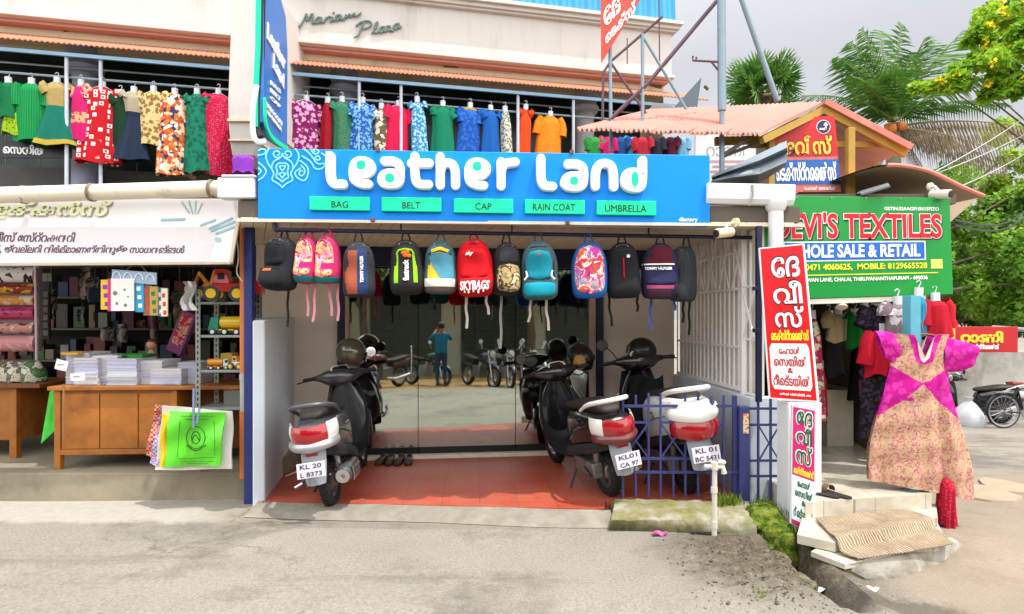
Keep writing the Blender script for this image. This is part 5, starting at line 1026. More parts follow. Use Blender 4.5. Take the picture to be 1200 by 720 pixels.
fr = thing('photo_frame_strip', 'narrow dark strip of framed pictures beside the packet display', 'frames', pt(54, 400, 6.4)); pl = vpl(6.4)
mb = MB(); mb.rect(pl, 49, 330, 58, 398, -.02, 0); mb.build('backing', BLACK, fr, smooth=0)
for k in range(6): mb = MB(); mb.rect(pl, 51, 342 + k * 9, 56.5, 348.5 + k * 9, .001, .006); mb.build('picture', mat(['7a7a74', '8c8a80'][k % 2], .4), fr, smooth=0)
# ================================================================ the plaza building above and behind
UP = vpl(8.6, 13)
def plaster(c0, c1):                       # rain streaked plaster
    m, b, L = base('streaked_plaster', .8, spec=.2); v = coords(m, (1, 1, .12)); v2 = coords(m)
    s_ = ramp(m, noise(m, v, 3.2, 7, .7), [(.50, G0), (.72, G1)]); p_ = ramp(m, noise(m, v2, 1.1, 6, .7), [(.42, G0), (.7, G1)])
    k_ = ramp(m, noise(m, v2, 7, 8, .8), [(.62, G0), (.70, G1)]); o_ = mix(m, math_(m, 'MULTIPLY', math_(m, 'MULTIPLY', s_, p_), .75), C(c0), C(c1)); o_ = mix(m, math_(m, 'MULTIPLY', k_, .35), o_, C(c1))
    L.new(o_, b.inputs['Base Color']); bump(m, b, noise(m, v2, 30, 5), .15, .01); return m

PLZ = thing('plaza_building', 'cream two storey plaza building with pink mouldings behind the shops', 'building', UP.P(0, 0, 0) - V((0, 0, 0)))
CRM = plaster('c2beb8', '8a8072'); CRM2 = plaster('c8bca0', '756a50'); PINKP = mat('c08f84', .75, var=.06, dirt=('8d6f68', .2, 3), name='pink_moulding')
def urow(px_pairs): return px_pairs
def zat(px, py, d=0): return UP.off(d).at(px, py)
# vertical extents measured at photo column 600
def zz(py, d=0): return UP.off(d).at(600, py).z
A0, A1 = -9.5, UP.loc(776, 60)[0]
def ubox(mb, a0, a1, z0, z1, d0, d1): mb.prism(UP, [(a0, z0), (a1, z0), (a1, z1), (a0, z1)], d0, d1, local=True)
zt, zp0, zp1, zb = zz(10, .2), zz(72, .2), zz(79, .12), zz(101)
mb = MB(); ubox(mb, A0, A1 + .05, zp0, zt + .35, -3, .20); mb.build('parapet_wall', CRM, PLZ, smooth=0, bev=.01)
mb = MB(); ubox(mb, A0, A1 + .09, zp0 - .03, zp0 + .015, -3, .235); mb.build('parapet_drip', CRM, PLZ, smooth=0, bev=.006)
mb = MB(); ubox(mb, A0, A1 + .04, zp1 - .02, zp0 - .032, -3, .13); mb.build('pink_band', PINKP, PLZ, smooth=0, bev=.006)
mb = MB(); ubox(mb, A0, A1, zb - .03, zp1 - .022, -.2, 0); mb.build('lintel_wall', CRM2, PLZ, smooth=0)
a2 = UP.loc(575, 20)[0]
for k, (d, z0, h) in enumerate(((.26, .28, .03), (.30, .31, .05), (.35, .36, .05))): mb = MB(); ubox(mb, -3.0, A1 + .1 + k * .03, zt + z0 - .38, zt + z0 + h - .382, -3, d); mb.build('cornice', CRM, PLZ, smooth=0)
mb = MB()
for k in range(12): mb.tube([UP.P(-6.5 + k * .95 + random.uniform(-.3, .3), zb + .22 + random.uniform(-.05, .1), .0), UP.P(-6.5 + k * .95 + .04, zb + .2, .004)], random.uniform(.012, .03), 6)
mb.build('plaster_patch', mat('5a5040', .9), PLZ)
# blue sheet on the roof right end
m = mat('2f8fd0', .4, var=.08, sc=3); mb = MB(); q0, q1 = UP.off(.1).loc(560, 12)[0], UP.off(.1).loc(783, 22)[0]
mb.loft([[UP.P(q0 + (q1 - q0) * k / 60, zt + (.0 if j == 0 else 1.2), .30 + (.035 if k % 4 < 2 else 0) - .1 * j) for k in range(61)] for j in range(2)], False, False); mb.loft([[UP.P(q0 + (q1 - q0) * k / 60, zt + (.0 if j == 0 else 1.2), .297 + (.035 if k % 4 < 2 else 0) - .1 * j) for k in range(61)] for j in range(2)], False, False)
o = mb.build('roof_sheeting', m, PLZ, smooth=0); o['label'] = 'bright blue corrugated sheet along the right end of the roof'
# Mariam Plaza script letters
SGN = mat('55685a', .35, .3, .1); bw = UP.off(.2)
SCR = {'M': [(203, 100), (215, 98), (228, 75), (240, 45), (238, 85), (262, 42), (256, 86), (264, 84)], 'a1': [(290, 66), (278, 64), (268, 77), (272, 87), (284, 80), (292, 65), (288, 83), (298, 80)], 'r': [(300, 82), (307, 63), (304, 74), (316, 61), (323, 64)], 'i': [(322, 80), (330, 59), (326, 78), (336, 74)],
 'a2': [(358, 57), (346, 56), (338, 68), (342, 78), (352, 70), (360, 56), (356, 74), (366, 71)], 'm': [(370, 72), (378, 51), (374, 70), (392, 49), (390, 68), (408, 46), (406, 63), (418, 58), (428, 50)], 'P': [(407, 134), (418, 131), (429, 108), (437, 84)], 'p': [(413, 94), (430, 80), (460, 76), (468, 90), (452, 103), (434, 104)], 'l': [(468, 120), (482, 100), (489, 80), (481, 84), (474, 112), (480, 121), (492, 114)],
 'a3': [(512, 98), (500, 98), (492, 110), (498, 120), (508, 112), (514, 98), (510, 116), (519, 111)], 'z': [(520, 97), (535, 94), (523, 112), (537, 109), (541, 113)], 'a4': [(562, 86), (550, 88), (542, 100), (546, 108), (556, 102), (564, 86), (560, 104), (570, 97)], 'd': [(332, 50), (334, 48)]}
for k, q in SCR.items():
    mb = MB(); stroke(mb, bw, [(280 + x / 3, y / 3) for x, y in q], .0115, .022, .012, n=8, smooth=1, flat=.8); mb.build('script_letter', SGN, PLZ)
# back wall of the upper gallery: dark glazing
GB = mat('20302a', .3, var=.3, sc=2, name='gallery_dark_glass'); mb = MB(); ubox(mb, A0, A1 - .1, 2.5, zp1, -.62, -.55); mb.build('gallery_back_wall', GB, PLZ, smooth=0)
mb = MB(); ubox(mb, A0, A1, 2.5, 2.66, -3, .35); mb.build('gallery_floor', CRM2, PLZ, smooth=0)
mb = MB(); ubox(mb, A0, A1, 2.66, 3.35, -.32, -.28); mb.build('gallery_parapet', mat('565654', .8, var=.2), PLZ, smooth=0)
for k in range(30): mb = MB(); mb.tube([UP.P(A0 + k * .36, 3.35, -.3), UP.P(A0 + k * .36, 3.9, -.3)], .008, 5); mb.build('grille_bar', mat('6a6a62', .6), PLZ)
# right return wall
r0 = UP.P(A1, 0, 0); mb = MB(); mb.hexa([UP.P(A1, 2.3, 0), UP.P(A1 + .02, 2.3, 0), UP.P(A1 + .02, 2.3, -3), UP.P(A1, 2.3, -3)], [UP.P(A1, zp1, 0), UP.P(A1 + .02, zp1, 0), UP.P(A1 + .02, zp1, -3), UP.P(A1, zp1, -3)])
mb.build('return_wall', CRM2, PLZ, smooth=0)
# columns
for px, lab in ((100, None), (404, None), (685, None)):
    a = UP.off(-.1).loc(px, 150)[0]; mb = MB(); b0 = UP.P(a, 2.66, -.1); mb.lathe(b0, (0, 0, 1), [(0, .2), (.1, .2), (.12, .15), (1.75 - .1, .135), (zb - 2.66 - .32, .135), (zb - 2.66 - .26, .19), (zb - 2.66 - .2, .21), (zb - 2.66 - .14, .17), (zb - 2.66, .2)], 20, True)
    mb.build('column', mat('a3a4a8' if px > 600 else '8a90a4', .6, dirt=('6a665e', .2, 4)), PLZ)
# tiled awning
TERR = mat('c0795c', .7, var=.15, sc=6, bmp=.2, bsc=40, dirt=('6d4a3c', .3, 3), k=.9, name='terracotta'); mb = MB(); ze = zz(104, .45); zr = zz(97, 0)
NT = 900
def awn(o): return [[UP.P(A0 + (A1 + .45 - A0) * k / NT, (zr + .05) + (ze - zr) * j + .016 * abs(math.sin(k * math.pi / 4)) - o, .0 + .52 * j) for k in range(NT + 1)] for j in (0, .5, 1)]
mb.loft(awn(0), False, False); mb.loft(awn(.014)[::-1], False, False); e = awn(0)[2]; e2 = awn(.014)[2]; mb.loft([e, e2], False, False)
mb.build('tiled_awning', TERR, PLZ, smooth=60)
mb = MB(); mb.beam(UP.P(A0, ze - .05, .45), UP.P(A1 + .3, ze - .05, .45), .03, .04); mb.build('awning_batten', mat('7fa0b8', .5), PLZ, smooth=0)
for px in (78, 118, 330, 421, 470, 607, 672): mb = MB(); a = UP.off(.42).loc(px, 120)[0]; mb.tube([UP.P(a, 2.66, .42), UP.P(a, ze - .06, .42)], .02, 8); mb.build('awning_post', mat('b4bcc4', .5), PLZ)
ur = MB(); ur.tube([UP.P(A0, zz(131, .38), .38), UP.P(A1 - .3, zz(131, .38), .38)], .014, 6); ur.tube([UP.P(A0, zz(121, .1), .1), UP.P(A1 - .3, zz(121, .1), .1)], .012, 6); tag(ur.build('clothes_rail', mat('9fb0bc', .4, .6)), 'long thin steel rails under the tiled awning holding the hung clothes', 'rail')
# black sign strip upstairs at far left
sp_ = UP.off(.3); us = thing('gallery_sign', 'black strip sign with white Malayalam letters in the upper gallery', 'sign', sp_.at(45, 186)); mb = MB(); mb.rect(sp_, -40, 166, 83, 185, -.03, 0); mb.build('board', mat('25262c', .4), us, smooth=0); text_px(sp_, 'െസയിൽ', (4, 169.5, 54, 181.5), LWHT, us, d0=.002, d1=.01, bold=.03)
# pilaster fin
FN = thing('fin_column', 'white plaster fin hanging down between the two halves of the plaza front', 'column', pt(285, 182, 6.6)); mb = MB()
def fsec(py, x0, x1, Y0, Y1): a, b_ = pt(x0, py, Y0), pt(x1, py, Y0); return [a, b_, V((b_.x - .02, Y1, b_.z)), V((a.x - .02, Y1, a.z))]
f1 = fsec(183, 272, 298, 6.6, 8.2); f2 = fsec(170, 270, 300, 6.55, 8.2); f3 = fsec(150, 268, 303, 6.5, 8.2); f4 = fsec(120, 267, 304, 6.5, 8.2); f5 = fsec(-40, 273, 303, 6.5, 8.2)
mb.loft([f1, f2, f3, f4, f5]); mb.build('shaft', CRM, FN, smooth=30, bev=.01)
mb = MB(); g1 = fsec(142, 266, 304, 6.46, 8.2); g2 = fsec(139, 266, 304, 6.46, 8.2); mb.loft([g1, g2]); g1 = fsec(165, 268, 301, 6.49, 8.2); g2 = fsec(163, 268, 301, 6.49, 8.2); mb.loft([g1, g2]); mb.build('moulding', CRM2, FN, smooth=0)
# projecting vertical sign
a, b_ = pt(309, 100, 4.75), pt(336, 100, 5.55); a.z = b_.z = 0; VP_ = Pl(a, b_ - a, (0, 0, 1)); vs_ = thing('projecting_sign', 'tall narrow blue sign projecting above the left end of the shop sign', 'sign', pt(320, 172, 5.0))
if VP_.n.x < 0: VP_ = Pl(b_, a - b_, (0, 0, 1))
def vpx(px, py): return VP_.loc(px, py)
BL2 = mat('2a70be', .35, var=.06, sc=2); out = [vpx(309, -60), vpx(309, 143), vpx(312, 154), vpx(320, 165), vpx(333, 173), vpx(336.5, 172), vpx(337, 60), vpx(335, 20), vpx(330, 2), vpx(326, -60)]
mb = MB(); mb.prism(VP_, out, -.05, 0, local=True); mb.build('panel', BL2, vs_, smooth=0, bev=.003)
mb = MB(); stroke(mb, VP_, [(308.5, 118), (309, 146), (315, 160), (324, 168), (334, 174)], .022, .02, .001, n=8); mb.build('teal_edging', TEAL, vs_)
# front rim: dark edge with teal strip, seen on the street side
q = [pt(305.5, -60, 4.75), pt(304, 60, 4.75), pt(301, 120, 4.75), pt(301, 150, 4.75), pt(304, 160, 4.75)]
mb = MB(); mb.tube([p + V((0, .02, 0)) for p in q], .035, 8); mb.build('dark_rim', BLACK, vs_); mb = MB()
for p_, q_ in zip(q[:-2], q[1:-1]): mb.beam(p_ + V((.0, -.03, 0)), q_ + V((.0, -.03, 0)), .035, .02)
mb.build('teal_rim', TEAL, vs_, smooth=0)
mb = MB(); mb.tube(chaikin([pt(301, 100, 4.7), pt(296, 125, 4.7), pt(296, 160, 4.7), pt(303, 168, 4.7), pt(312, 166, 4.72)], 2), .02, 8); mb.build('rim_bracket', LWHT, vs_)
# text on it runs obliquely: map unit text square onto the panel by four photo corners
def vtext(body, p00, p10, p01, bold=.03):
    A_, B_, D_ = V(vpx(*p00)), V(vpx(*p10)), V(vpx(*p01)); mb = MB()
    def P(a_, b2, d): q = A_ + (B_ - A_) * a_ + (D_ - A_) * b2; return VP_.P(q.x, q.y, d)
    text_mb(mb, P, body, 0, 0, 1, 1, .002, .012, bold); mb.build('lettering', LWHT, vs_, smooth=0)
vtext('Leather', (312, 46), (333, 84), (312.5, 26)); vtext('Land', (319, 80), (331.5, 105), (319.5, 62))
for k in range(3): vtext(('BAG', 'BELT', 'CAP')[k], (316, 99 + k * 9), (327.5, 110 + k * 9), (316, 94 + k * 9))
vtext('RAIN COAT', (310, 124), (330, 149), (310, 118)); vtext('UMBRELLA', (312, 134), (329, 155), (312, 129))
# ---------------------------------------------------------------- garments
HNG = mat('cfd2d6', .5)
KIND = {'gown': [(0, .30, .30), (.03, .62, .6), (.10, .78, .9), (.3, .72, 1), (.6, .85, 1.1), (1, 1, 1.25)], 'dress': [(0, .28, .35), (.04, .52, .6), (.10, .60, .9), (.38, .48, .9), (.46, .55, 1.0), (1, 1, 1.7)],
        'kurta': [(0, .35, .3), (.04, .75, .6), (.12, .85, .9), (.5, .88, 1), (1, 1, 1.1)], 'slim': [(0, .3, .3), (.05, .6, .7), (.2, .8, 1), (1, 1, 1.1)]}
def garment(name, label, m, top, w, h, kind='gown', yaw=0, sleeve=.5, group=None, m2=None, split=None, seed=0, depth=.11, sl=.22, hook=True, parts=()):
    rr = random.Random(seed); t = thing(name, label, name.split('_')[-1], (0, 0, 0), group); prof = KIND[kind]; n = 40; rings = []; NV = 26
    ph = [rr.uniform(0, 6) for _ in range(4)]; kk = [rr.choice((3, 4)), rr.choice((5, 6)), rr.choice((8, 9))]
    def at(tv):
        for (t0, a0, d0), (t1, a1, d1) in zip(prof, prof[1:]):
            if tv <= t1: f = (tv - t0) / (t1 - t0); return a0 + (a1 - a0) * f, d0 + (d1 - d0) * f
        return prof[-1][1:]
    for j in range(NV + 1):
        tv = j / NV; sw, sd = at(tv); am = .04 + .20 * tv ** 1.2; ring = []
        for k in range(n):
            a = 2 * math.pi * k / n; fold = 1 + am * (math.sin(kk[0] * a + ph[0] + tv) + .6 * math.sin(kk[1] * a + ph[1]) + .5 * math.sin(kk[2] * a + ph[2] + 2 * tv)) / 1.5
            ring.append(V((w * .03 * tv * math.sin(2.5 * tv + ph[1]) + w / 2 * sw * math.cos(a) * (1 + (fold - 1) * .6), depth * .5 * sd * math.sin(a) * fold * 1.3, -tv * h - .16 * w * max(0, 1 - tv / .14) * 0 - .10 * w * abs(math.cos(a)) * sw * max(0, 1 - tv * 4) + .018 * math.sin(3 * a + ph[3]) * tv ** 6)))
        rings.append(ring)
    mb = MB(); cut = int((split or 1) * NV); mb.loft(rings[:cut + 1], False)
    mb.loft([[p * .97 + V((0, 0, .0)) for p in r] for r in rings[:cut + 1]][::-1], False)
    def slv(mb):
        for s_ in (-1, 1):
            x0 = w / 2 * at(.06)[0] * .9 * s_; p0 = V((x0 * .9, 0, -.035 * h)); p1 = p0 + V((s_ * sl * sleeve * .26, 0, -sl * sleeve * 1.15)); pts = [p0, p0.lerp(p1, .3) + V((s_ * .02, 0, .0)), p0.lerp(p1, .65), p1]
            mb.tube([pts[0], pts[1], pts[2] + V((rr.uniform(-.02, .02), 0, rr.uniform(-.03, .01))), pts[3] + V((rr.uniform(-.03, .03), 0, rr.uniform(-.04, 0)))], [.05, .056, .062, .064], 12, False)
    if sleeve: slv(mb)
    if m2 and split: mb.build('bodice', m, t, smooth=60); mb = MB(); mb.loft(rings[cut:], False); mb.loft([[p * .97 for p in r] for r in rings[cut:]][::-1], False); mb.build('skirt', m2, t, smooth=60)
    else: mb.build('cloth', m, t, smooth=60)
    for (t0, t1, mm) in parts:
        mb = MB(); mb.loft([[V((p.x * 1.012, p.y * 1.03, p.z)) for p in r] for r in rings[int(t0 * NV):int(t1 * NV) + 1]], False); mb.build('trim', mm, t, smooth=60)
    if hook:
        mb = MB(); mb.tube(chaikin([V((-w * .24, 0, -.04)), V((0, 0, .02)), V((w * .24, 0, -.04))], 2), .008, 6); mb.tube(chaikin([V((0, 0, .02)), V((0, 0, .07)), V((.02, 0, .10)), V((0, 0, .12)), V((-.02, 0, .1))], 2), .004, 5)
        mb.loft([[V((.035 * math.cos(a), .03 * math.sin(a), z)) for a in [2 * math.pi * k / 10 for k in range(10)]] for z in (-.05, .06)]); mb.build('hanger', HNG, t)
    t.location = top; t.rotation_euler = (rr.uniform(-.05, .05), rr.uniform(-.06, .06) if hook else 0, yaw); return t
GRP = 'clothes hung under the tiled awning'; GUP = UP.off(.38)
def up_g(cx, y0, y1, pw, kind, m, label, name='gown', **k):
    p = GUP.at(cx, y0); s_ = p.y / FPX; return garment(name, label, m, p, pw * s_, (y1 - y0) * s_, kind, R(13) + random.uniform(-.35, .35), group=GRP, seed=int(cx * 7), **k)
fl_ = lambda *c, s=18: pat('flowers', c, s * 1.4); dt_ = lambda *c, s=22: pat('dots', c, s * 1.3)
up_g(10, 97, 140, 24, 'kurta', fab('0f6b3f'), 'dark green child top at the far left end of the upper rail', 'shirt', sleeve=.8)
up_g(14, 130, 158, 22, 'kurta', dt_('8fb01a', '4a6a10', s=30), 'lime green patterned cloth low at the far left of the gallery', 'cloth', sleeve=0)
up_g(37, 98, 166, 36, 'kurta', pat('stripes', ['0c7a3c', '14904a'], 14), 'plain emerald green kurta, second from the left on the upper rail', 'tunic', sleeve=.9)
up_g(67, 97, 172, 44, 'dress', fab('a8935a'), 'gold bodice dress with a teal green skirt beside the first column', m2=fab('0f6a58'), split=.42, parts=((.95, 1, fab('b59a3a')),), sleeve=.3)
up_g(95, 100, 166, 24, 'slim', fl_('d8a878', 'c82a70'), 'beige and hot pink child outfit left of the red squared gown', 'outfit', parts=((.7, 1, fab('d01a6a')), (.05, .5, fab('cc2068'))), sleeve=.4)
up_g(120, 102, 192, 46, 'gown', pat('squares', ['b80f1e', 'e6ddd4', 'a02030'], 13), 'long red gown with white stamp squares')
up_g(142, 112, 180, 24, 'gown', fab('14351f'), 'dark bottle green dress half hidden behind the red squared gown', sleeve=.2)
up_g(157, 108, 189, 38, 'dress', fab('a89a82'), 'beige lace bodice dress with a navy denim skirt', m2=fab('1e2c42'), split=.34, sleeve=.2)
up_g(180, 107, 172, 36, 'kurta', fl_('d6bd84', '8a6a34', s=13), 'short cream tunic with brown leaf motifs', 'tunic', sleeve=.6)
up_g(205, 110, 206, 40, 'gown', pat('cells', ['d8742a', 'e6ddd0', '3a3a5a', 'c9572a', 'e0c8a0'], 24), 'gown in an orange, white and navy mosaic print', sleeve=0)
up_g(231, 110, 204, 30, 'gown', fl_('0f7a5c', '0b5a46', s=14), 'teal green gown between the mosaic gown and the crimson one', sleeve=.2)
up_g(256, 110, 206, 42, 'gown', dt_('c41240', 'd85a78', s=30), 'crimson gown with pale dots next to the white fin', sleeve=.1)
p = pt(285, 188, 6.2); mb = MB(); mb.loft([[p + V((r * math.cos(a), r * .7 * math.sin(a), z + .012 * math.sin(6 * a))) for a in [2 * math.pi * k / 24 for k in range(24)]] for z, r in ((-.13, .11), (-.10, .10), (.0, .11), (.02, .10), (.04, .06))]); tag(mb.build('purple_cap', fab('8a3ab0'), smooth=60), 'purple cap shaped cloth under the end of the white fin', 'cap')
up_g(359, 118, 215, 46, 'gown', fl_('7a1256', 'dfa0c4', s=13), 'purple gown with white flowers, first right of the blue projecting sign', sleeve=.8)
up_g(384, 120, 190, 14, 'slim', fab('9a1020'), 'narrow dark red dress edge beside the purple flowered gown', sleeve=0)
up_g(401, 119, 215, 30, 'gown', dt_('0f7a5a', '8a5a3a', s=30), 'green gown with tiny brown motifs beside the second column', sleeve=.3)
up_g(425, 120, 215, 34, 'gown', fl_('1b5aa8', '7ab0d8', s=20), 'blue gown with a pale fine print', sleeve=.6)
up_g(447, 127, 215, 22, 'slim', fl_('6a5a3a', 'd8d4c8', s=10), 'olive brown child dress with white birds', sleeve=.2)
up_g(467, 124, 215, 36, 'gown', fab('d41848'), 'plain rose pink gown right of the olive child dress', sleeve=.6)
up_g(489, 119, 215, 22, 'slim', fl_('2f86c0', 'b8dcec', s=22), 'sky blue printed gown seen edge on', sleeve=.1)
up_g(519, 124, 215, 32, 'gown', fab('0e7a58'), 'plain sea green gown in the middle of the right group', sleeve=.4)
up_g(551, 126, 215, 34, 'gown', fl_('174ea6', '2a68c0', s=16), 'royal blue gown with a yellow ribbon at its neck', sleeve=.6, parts=((0, .05, fab('c9a81a')),))
up_g(575, 129, 215, 26, 'gown', fab('1459a8'), 'plain azure gown right of the yellow ribboned one', sleeve=.2)
up_g(592, 130, 215, 16, 'slim', fl_('d4cfc4', '6a7a5a', s=22), 'white floral gown seen edge on', sleeve=0)
up_g(616, 128, 215, 20, 'slim', fab('e04a1c'), 'red orange gown with a hood, left of the orange tunic', sleeve=.1)
up_g(645, 136, 215, 34, 'kurta', fl_('e8841a', 'e07a10', s=20), 'bright orange tunic at the right end of the main rail', 'tunic', sleeve=.9)
for i, (cx, c, lab) in enumerate(((697, '2f8a3a', 'green'), (712, 'c01a60', 'magenta'), (727, '1f4a8a', 'navy blue'), (741, '2a9ab0', 'turquoise'), (753, 'b8283a', 'red'), (768, '2a2a3a', 'black'), (785, '5a1a2a', 'maroon'), (798, '7ab0d0', 'pale blue'))):
    pp = UP.off(.7 if cx < 750 else .9).at(cx, 161); s_ = pp.y / FPX; garment('shirt', lab + ' small top hung under the pink shed roof', fab(c), pp, 20 * s_, 50 * s_, 'kurta', random.uniform(-.5, .5), .5, 'small tops hung under the pink shed roof', seed=i, hook=False)
# ================================================================ fence, drain corner, textile shop on the right
def quad(pl, TL, TR, BR, BL):
    q = [V(pl.loc(*p)) for p in (TL, TR, BR, BL)]
    def P(u, v, d=0):                      # u left-right, v bottom-top
        p = (q[3] * (1 - u) + q[2] * u) * (1 - v) + (q[0] * (1 - u) + q[1] * u) * v; return pl.P(p.x, p.y, d)
    return P
def qslab(mb, P, u0, v0, u1, v1, d0, d1, n=1): 
    c = [(u0, v0), (u1, v0), (u1, v1), (u0, v1)]; return mb.hexa([P(*x, d0) for x in c], [P(*x, d1) for x in c])
def qtext(P, body, u0, v0, u1, v1, m, par, d0=.001, d1=.005, bold=.02, name='lettering', shear=0):
    mb = MB(); text_mb(mb, P, body, u0, v0, u1, v1, d0, d1, bold, shear); return mb.build(name, m, par, smooth=0)
FP = vpl(4.75); PUR = mat('34386c', .5, var=.15, dirt=('77748a', .2, 14), name='faded_navy_paint')
fe = thing('picket_fence', 'faded navy iron fence with crossed bars standing on the mossy kerb block', 'fence', FP.at(800, 583))
for px, y0, y1 in ((730, 463, 583), (760, 461, 583), (774, 461, 583), (803, 461, 583), (818, 461, 584), (848, 463, 584), (745, 463, 476), (833, 464, 476), (745, 553, 583), (789, 537, 583), (833, 553, 583)):
    mb = MB(); mb.rect(FP, px - 1.2, y0, px + 1.2, y1, -.008, .008); b_ = mb.build('picket', PUR, fe, smooth=0, bev=.002)
for y, x0, x1 in ((476, 729, 860), (553.5, 729, 866), (537.5, 730, 848)):
    mb = MB(); mb.rect(FP, x0, y - 1.5, x1, y + 1.5, -.0095, .0095); mb.build('rail', PUR, fe, smooth=0)
for x0, x1 in ((730, 760), (774, 803), (818, 848)):
    mb = MB(); mb.rect(FP, x0, 494, x1, 496.5, -.007, .007)
    mb.beam(FP.at(x0, 496), FP.at(x1, 537), .012, .012, FP.n); mb.beam(FP.at(x1, 496, .003), FP.at(x0, 537, .003), .012, .012, FP.n); mb.build('cross_brace', PUR, fe, smooth=0)
mb = MB(); mb.rect(FP, 859, 464, 864, 585, -.03, .0); mb.build('post', PUR, fe, smooth=0, bev=.003)
mb = MB(); mb.rect(FP, 864.5, 476, 876.5, 588, -.04, .04); mb.build('gate_post', PUR, fe, smooth=0, bev=.004)
mb = MB(); mb.rect(FP, 868.5, 484, 875, 507, .041, .043); mb.build('paper_sticker', pat('camo', ['d8803a', 'd9c9a8', 'b04a2a'], 30), fe, smooth=0)
for px in (888.5, 903): mb = MB(); mb.rect(FP, px - 1.2, 464, px + 1.2, 586, -.008, .008); mb.build('picket', PUR, fe, smooth=0)
mb = MB(); [mb.rect(FP, 876.5, y - 1.3, 914, y + 1.3, -.0095, .0095) for y in (479, 498, 540, 558)]; mb.beam(FP.at(889, 499), FP.at(913, 540), .01, .01, FP.n); mb.beam(FP.at(913, 499, .003), FP.at(889, 540, .003), .01, .01, FP.n); mb.build('side_panel', PUR, fe, smooth=0)
# mossy block
m, b, L = base('mossy_concrete', .9); v = coords(m); n1 = noise(m, v, 5, 8, .7); c1 = ramp(m, n1, [(.3, C('5f6232', .6)), (.44, C('948d50', .64)), (.54, C('a09a7c', .68)), (.72, C('c5c1b2', .74))])
sp = nn(m, 'ShaderNodeSeparateXYZ'); L.new(v, sp.inputs[0]); lo = math_(m, 'SUBTRACT', 1, band(m, math_(m, 'ADD', sp.outputs[2], math_(m, 'MULTIPLY', math_(m, 'SUBTRACT', n1, .5), .12)), .05, .16)); c1 = mix(m, math_(m, 'MULTIPLY', lo, .85), c1, ramp(m, noise(m, v, 18, 5), [(.35, C('2e2f20')), (.65, C('565538'))])); L.new(c1, b.inputs['Base Color']); bump(m, b, noise(m, v, 35, 6, .8), .6, .02)
MOSSC = m
B4 = [gz(713, 625, -.03), gz(888, 640, -.05), V((1.95, 4.9, -.05)), V((.74, 4.9, -.05))]; q0 = gz(716, 608, .10); T4 = [V((q0.x, q0.y, .09)), gz(886, 607, .10), gz(876, 586, .115), gz(722, 582, .10)]
def bl(u, w, t):
    a = B4[0].lerp(B4[1], u).lerp(B4[3].lerp(B4[2], u), w); c = T4[0].lerp(T4[1], u).lerp(T4[3].lerp(T4[2], u), w); return a.lerp(c, t)
mb = MB(); rings = []
for i in range(25):
    u = i / 24; ring = []
    for (w, t) in ((0, 0), (0, .35), (0.01, .7), (.03, .92), (.12, 1.0), (.3, 1.02), (.6, 1.02), (.88, 1.0), (.98, .9), (1, 0)):
        p = bl(u, w, t); k = .004 * (math.sin(u * 31 + w * 9) + math.sin(u * 57 + t * 11)); ring.append(p + V((0, -k * .6, k * t)))
    rings.append(ring)
mb.loft(rings); tag(mb.build('kerb_block', MOSSC, smooth=45), 'mossy rounded concrete kerb block under the navy fence', 'kerb')
mb = MB(); mb.box(gz(827, 633, -.03) + V((0, -.0, .03)), (.20, .05, .035), rz=.05); tag(mb.build('drain_opening', mat('1a120c', .9), smooth=0), 'dark drain slot at the foot of the mossy kerb block', 'drain')
# standpipe
tp_ = thing('water_tap', 'white plastic standpipe with a worn tap in front of the mossy block', 'tap', gz(837, 640, -.05)); PVC = mat('c9c2b4', .5, var=.06, dirt=('8f8370', .25, 10)); g_ = gz(837, 640, -.05)
mb = MB(); top = pt(837.5, 547, g_.y); mb.tube([g_ - V((0, 0, .05)), top], .017, 10); mb.tube([g_ + V((0, 0, .12)), g_ + V((0, 0, .17))], .022, 10); mb.tube([g_ + V((0, 0, .36)), g_ + V((0, 0, .40))], .022, 10); mb.build('pipe', PVC, tp_)
mb = MB(); mb.tube([top - V((0, 0, .02)), top + V((0, 0, .03))], .026, 10); mb.tube([top, top + V((.05, -.01, .0)), top + V((.06, -.012, -.045))], .019, 8); mb.tube([top + V((-.07, 0, .0)), top], .016, 8); mb.ball(top + V((.045, -.01, .03)), (.03, .018, .02), 8, 6); mb.build('tap', PVC, tp_)
# white end pillar
mb = MB(); a, b_ = pt(918, 470, 4.5), pt(957, 474, 4.5); mb.lh((a.x, 4.42, -.3), (b_.x, 4.62, a.z)); tag(mb.build('boundary_pillar', mat('d5d7d8', .75, var=.05, bmp=.15, bsc=25, dirt=('7d7d68', .28, 3)), smooth=0, bev=.012), 'low white pillar with flaking paint behind the two Malayalam signs', 'pillar')
# mossy bank and rocks
def rock(c, r, seed, m, name, label, grp=None, sq=.7):
    rr = random.Random(seed); bm = bmesh.new(); bmesh.ops.create_icosphere(bm, subdivisions=3, radius=1); ph = [rr.uniform(0, 6) for _ in range(6)]; mb = MB()
    for vv in bm.verts:
        p = vv.co; k = 1 + .16 * math.sin(3 * p.x + ph[0]) + .14 * math.sin(4 * p.y + ph[1]) + .1 * math.sin(6 * p.z + ph[2]) + .06 * math.sin(11 * p.x + ph[3]) * math.sin(9 * p.y + ph[4]); vv.co = V((p.x * r[0], p.y * r[1], p.z * r[2])) * k
    mb.add([c + v_.co for v_ in bm.verts], [tuple(x.index for x in f.verts) for f in bm.faces]); bm.free()
    return tag(mb.build(name, m, smooth=25), label, 'rock', grp)
m, b, L = base('moss', .95, spec=.1); v = coords(m); c1 = ramp(m, noise(m, v, 12, 8, .75), [(.28, C('23301a')), (.45, C('3f5a1a')), (.58, C('7f8a30')), (.72, C('8f8a6a'))]); L.new(c1, b.inputs['Base Color']); bump(m, b, noise(m, v, 60, 6, .8), .8, .03); MOSS = m
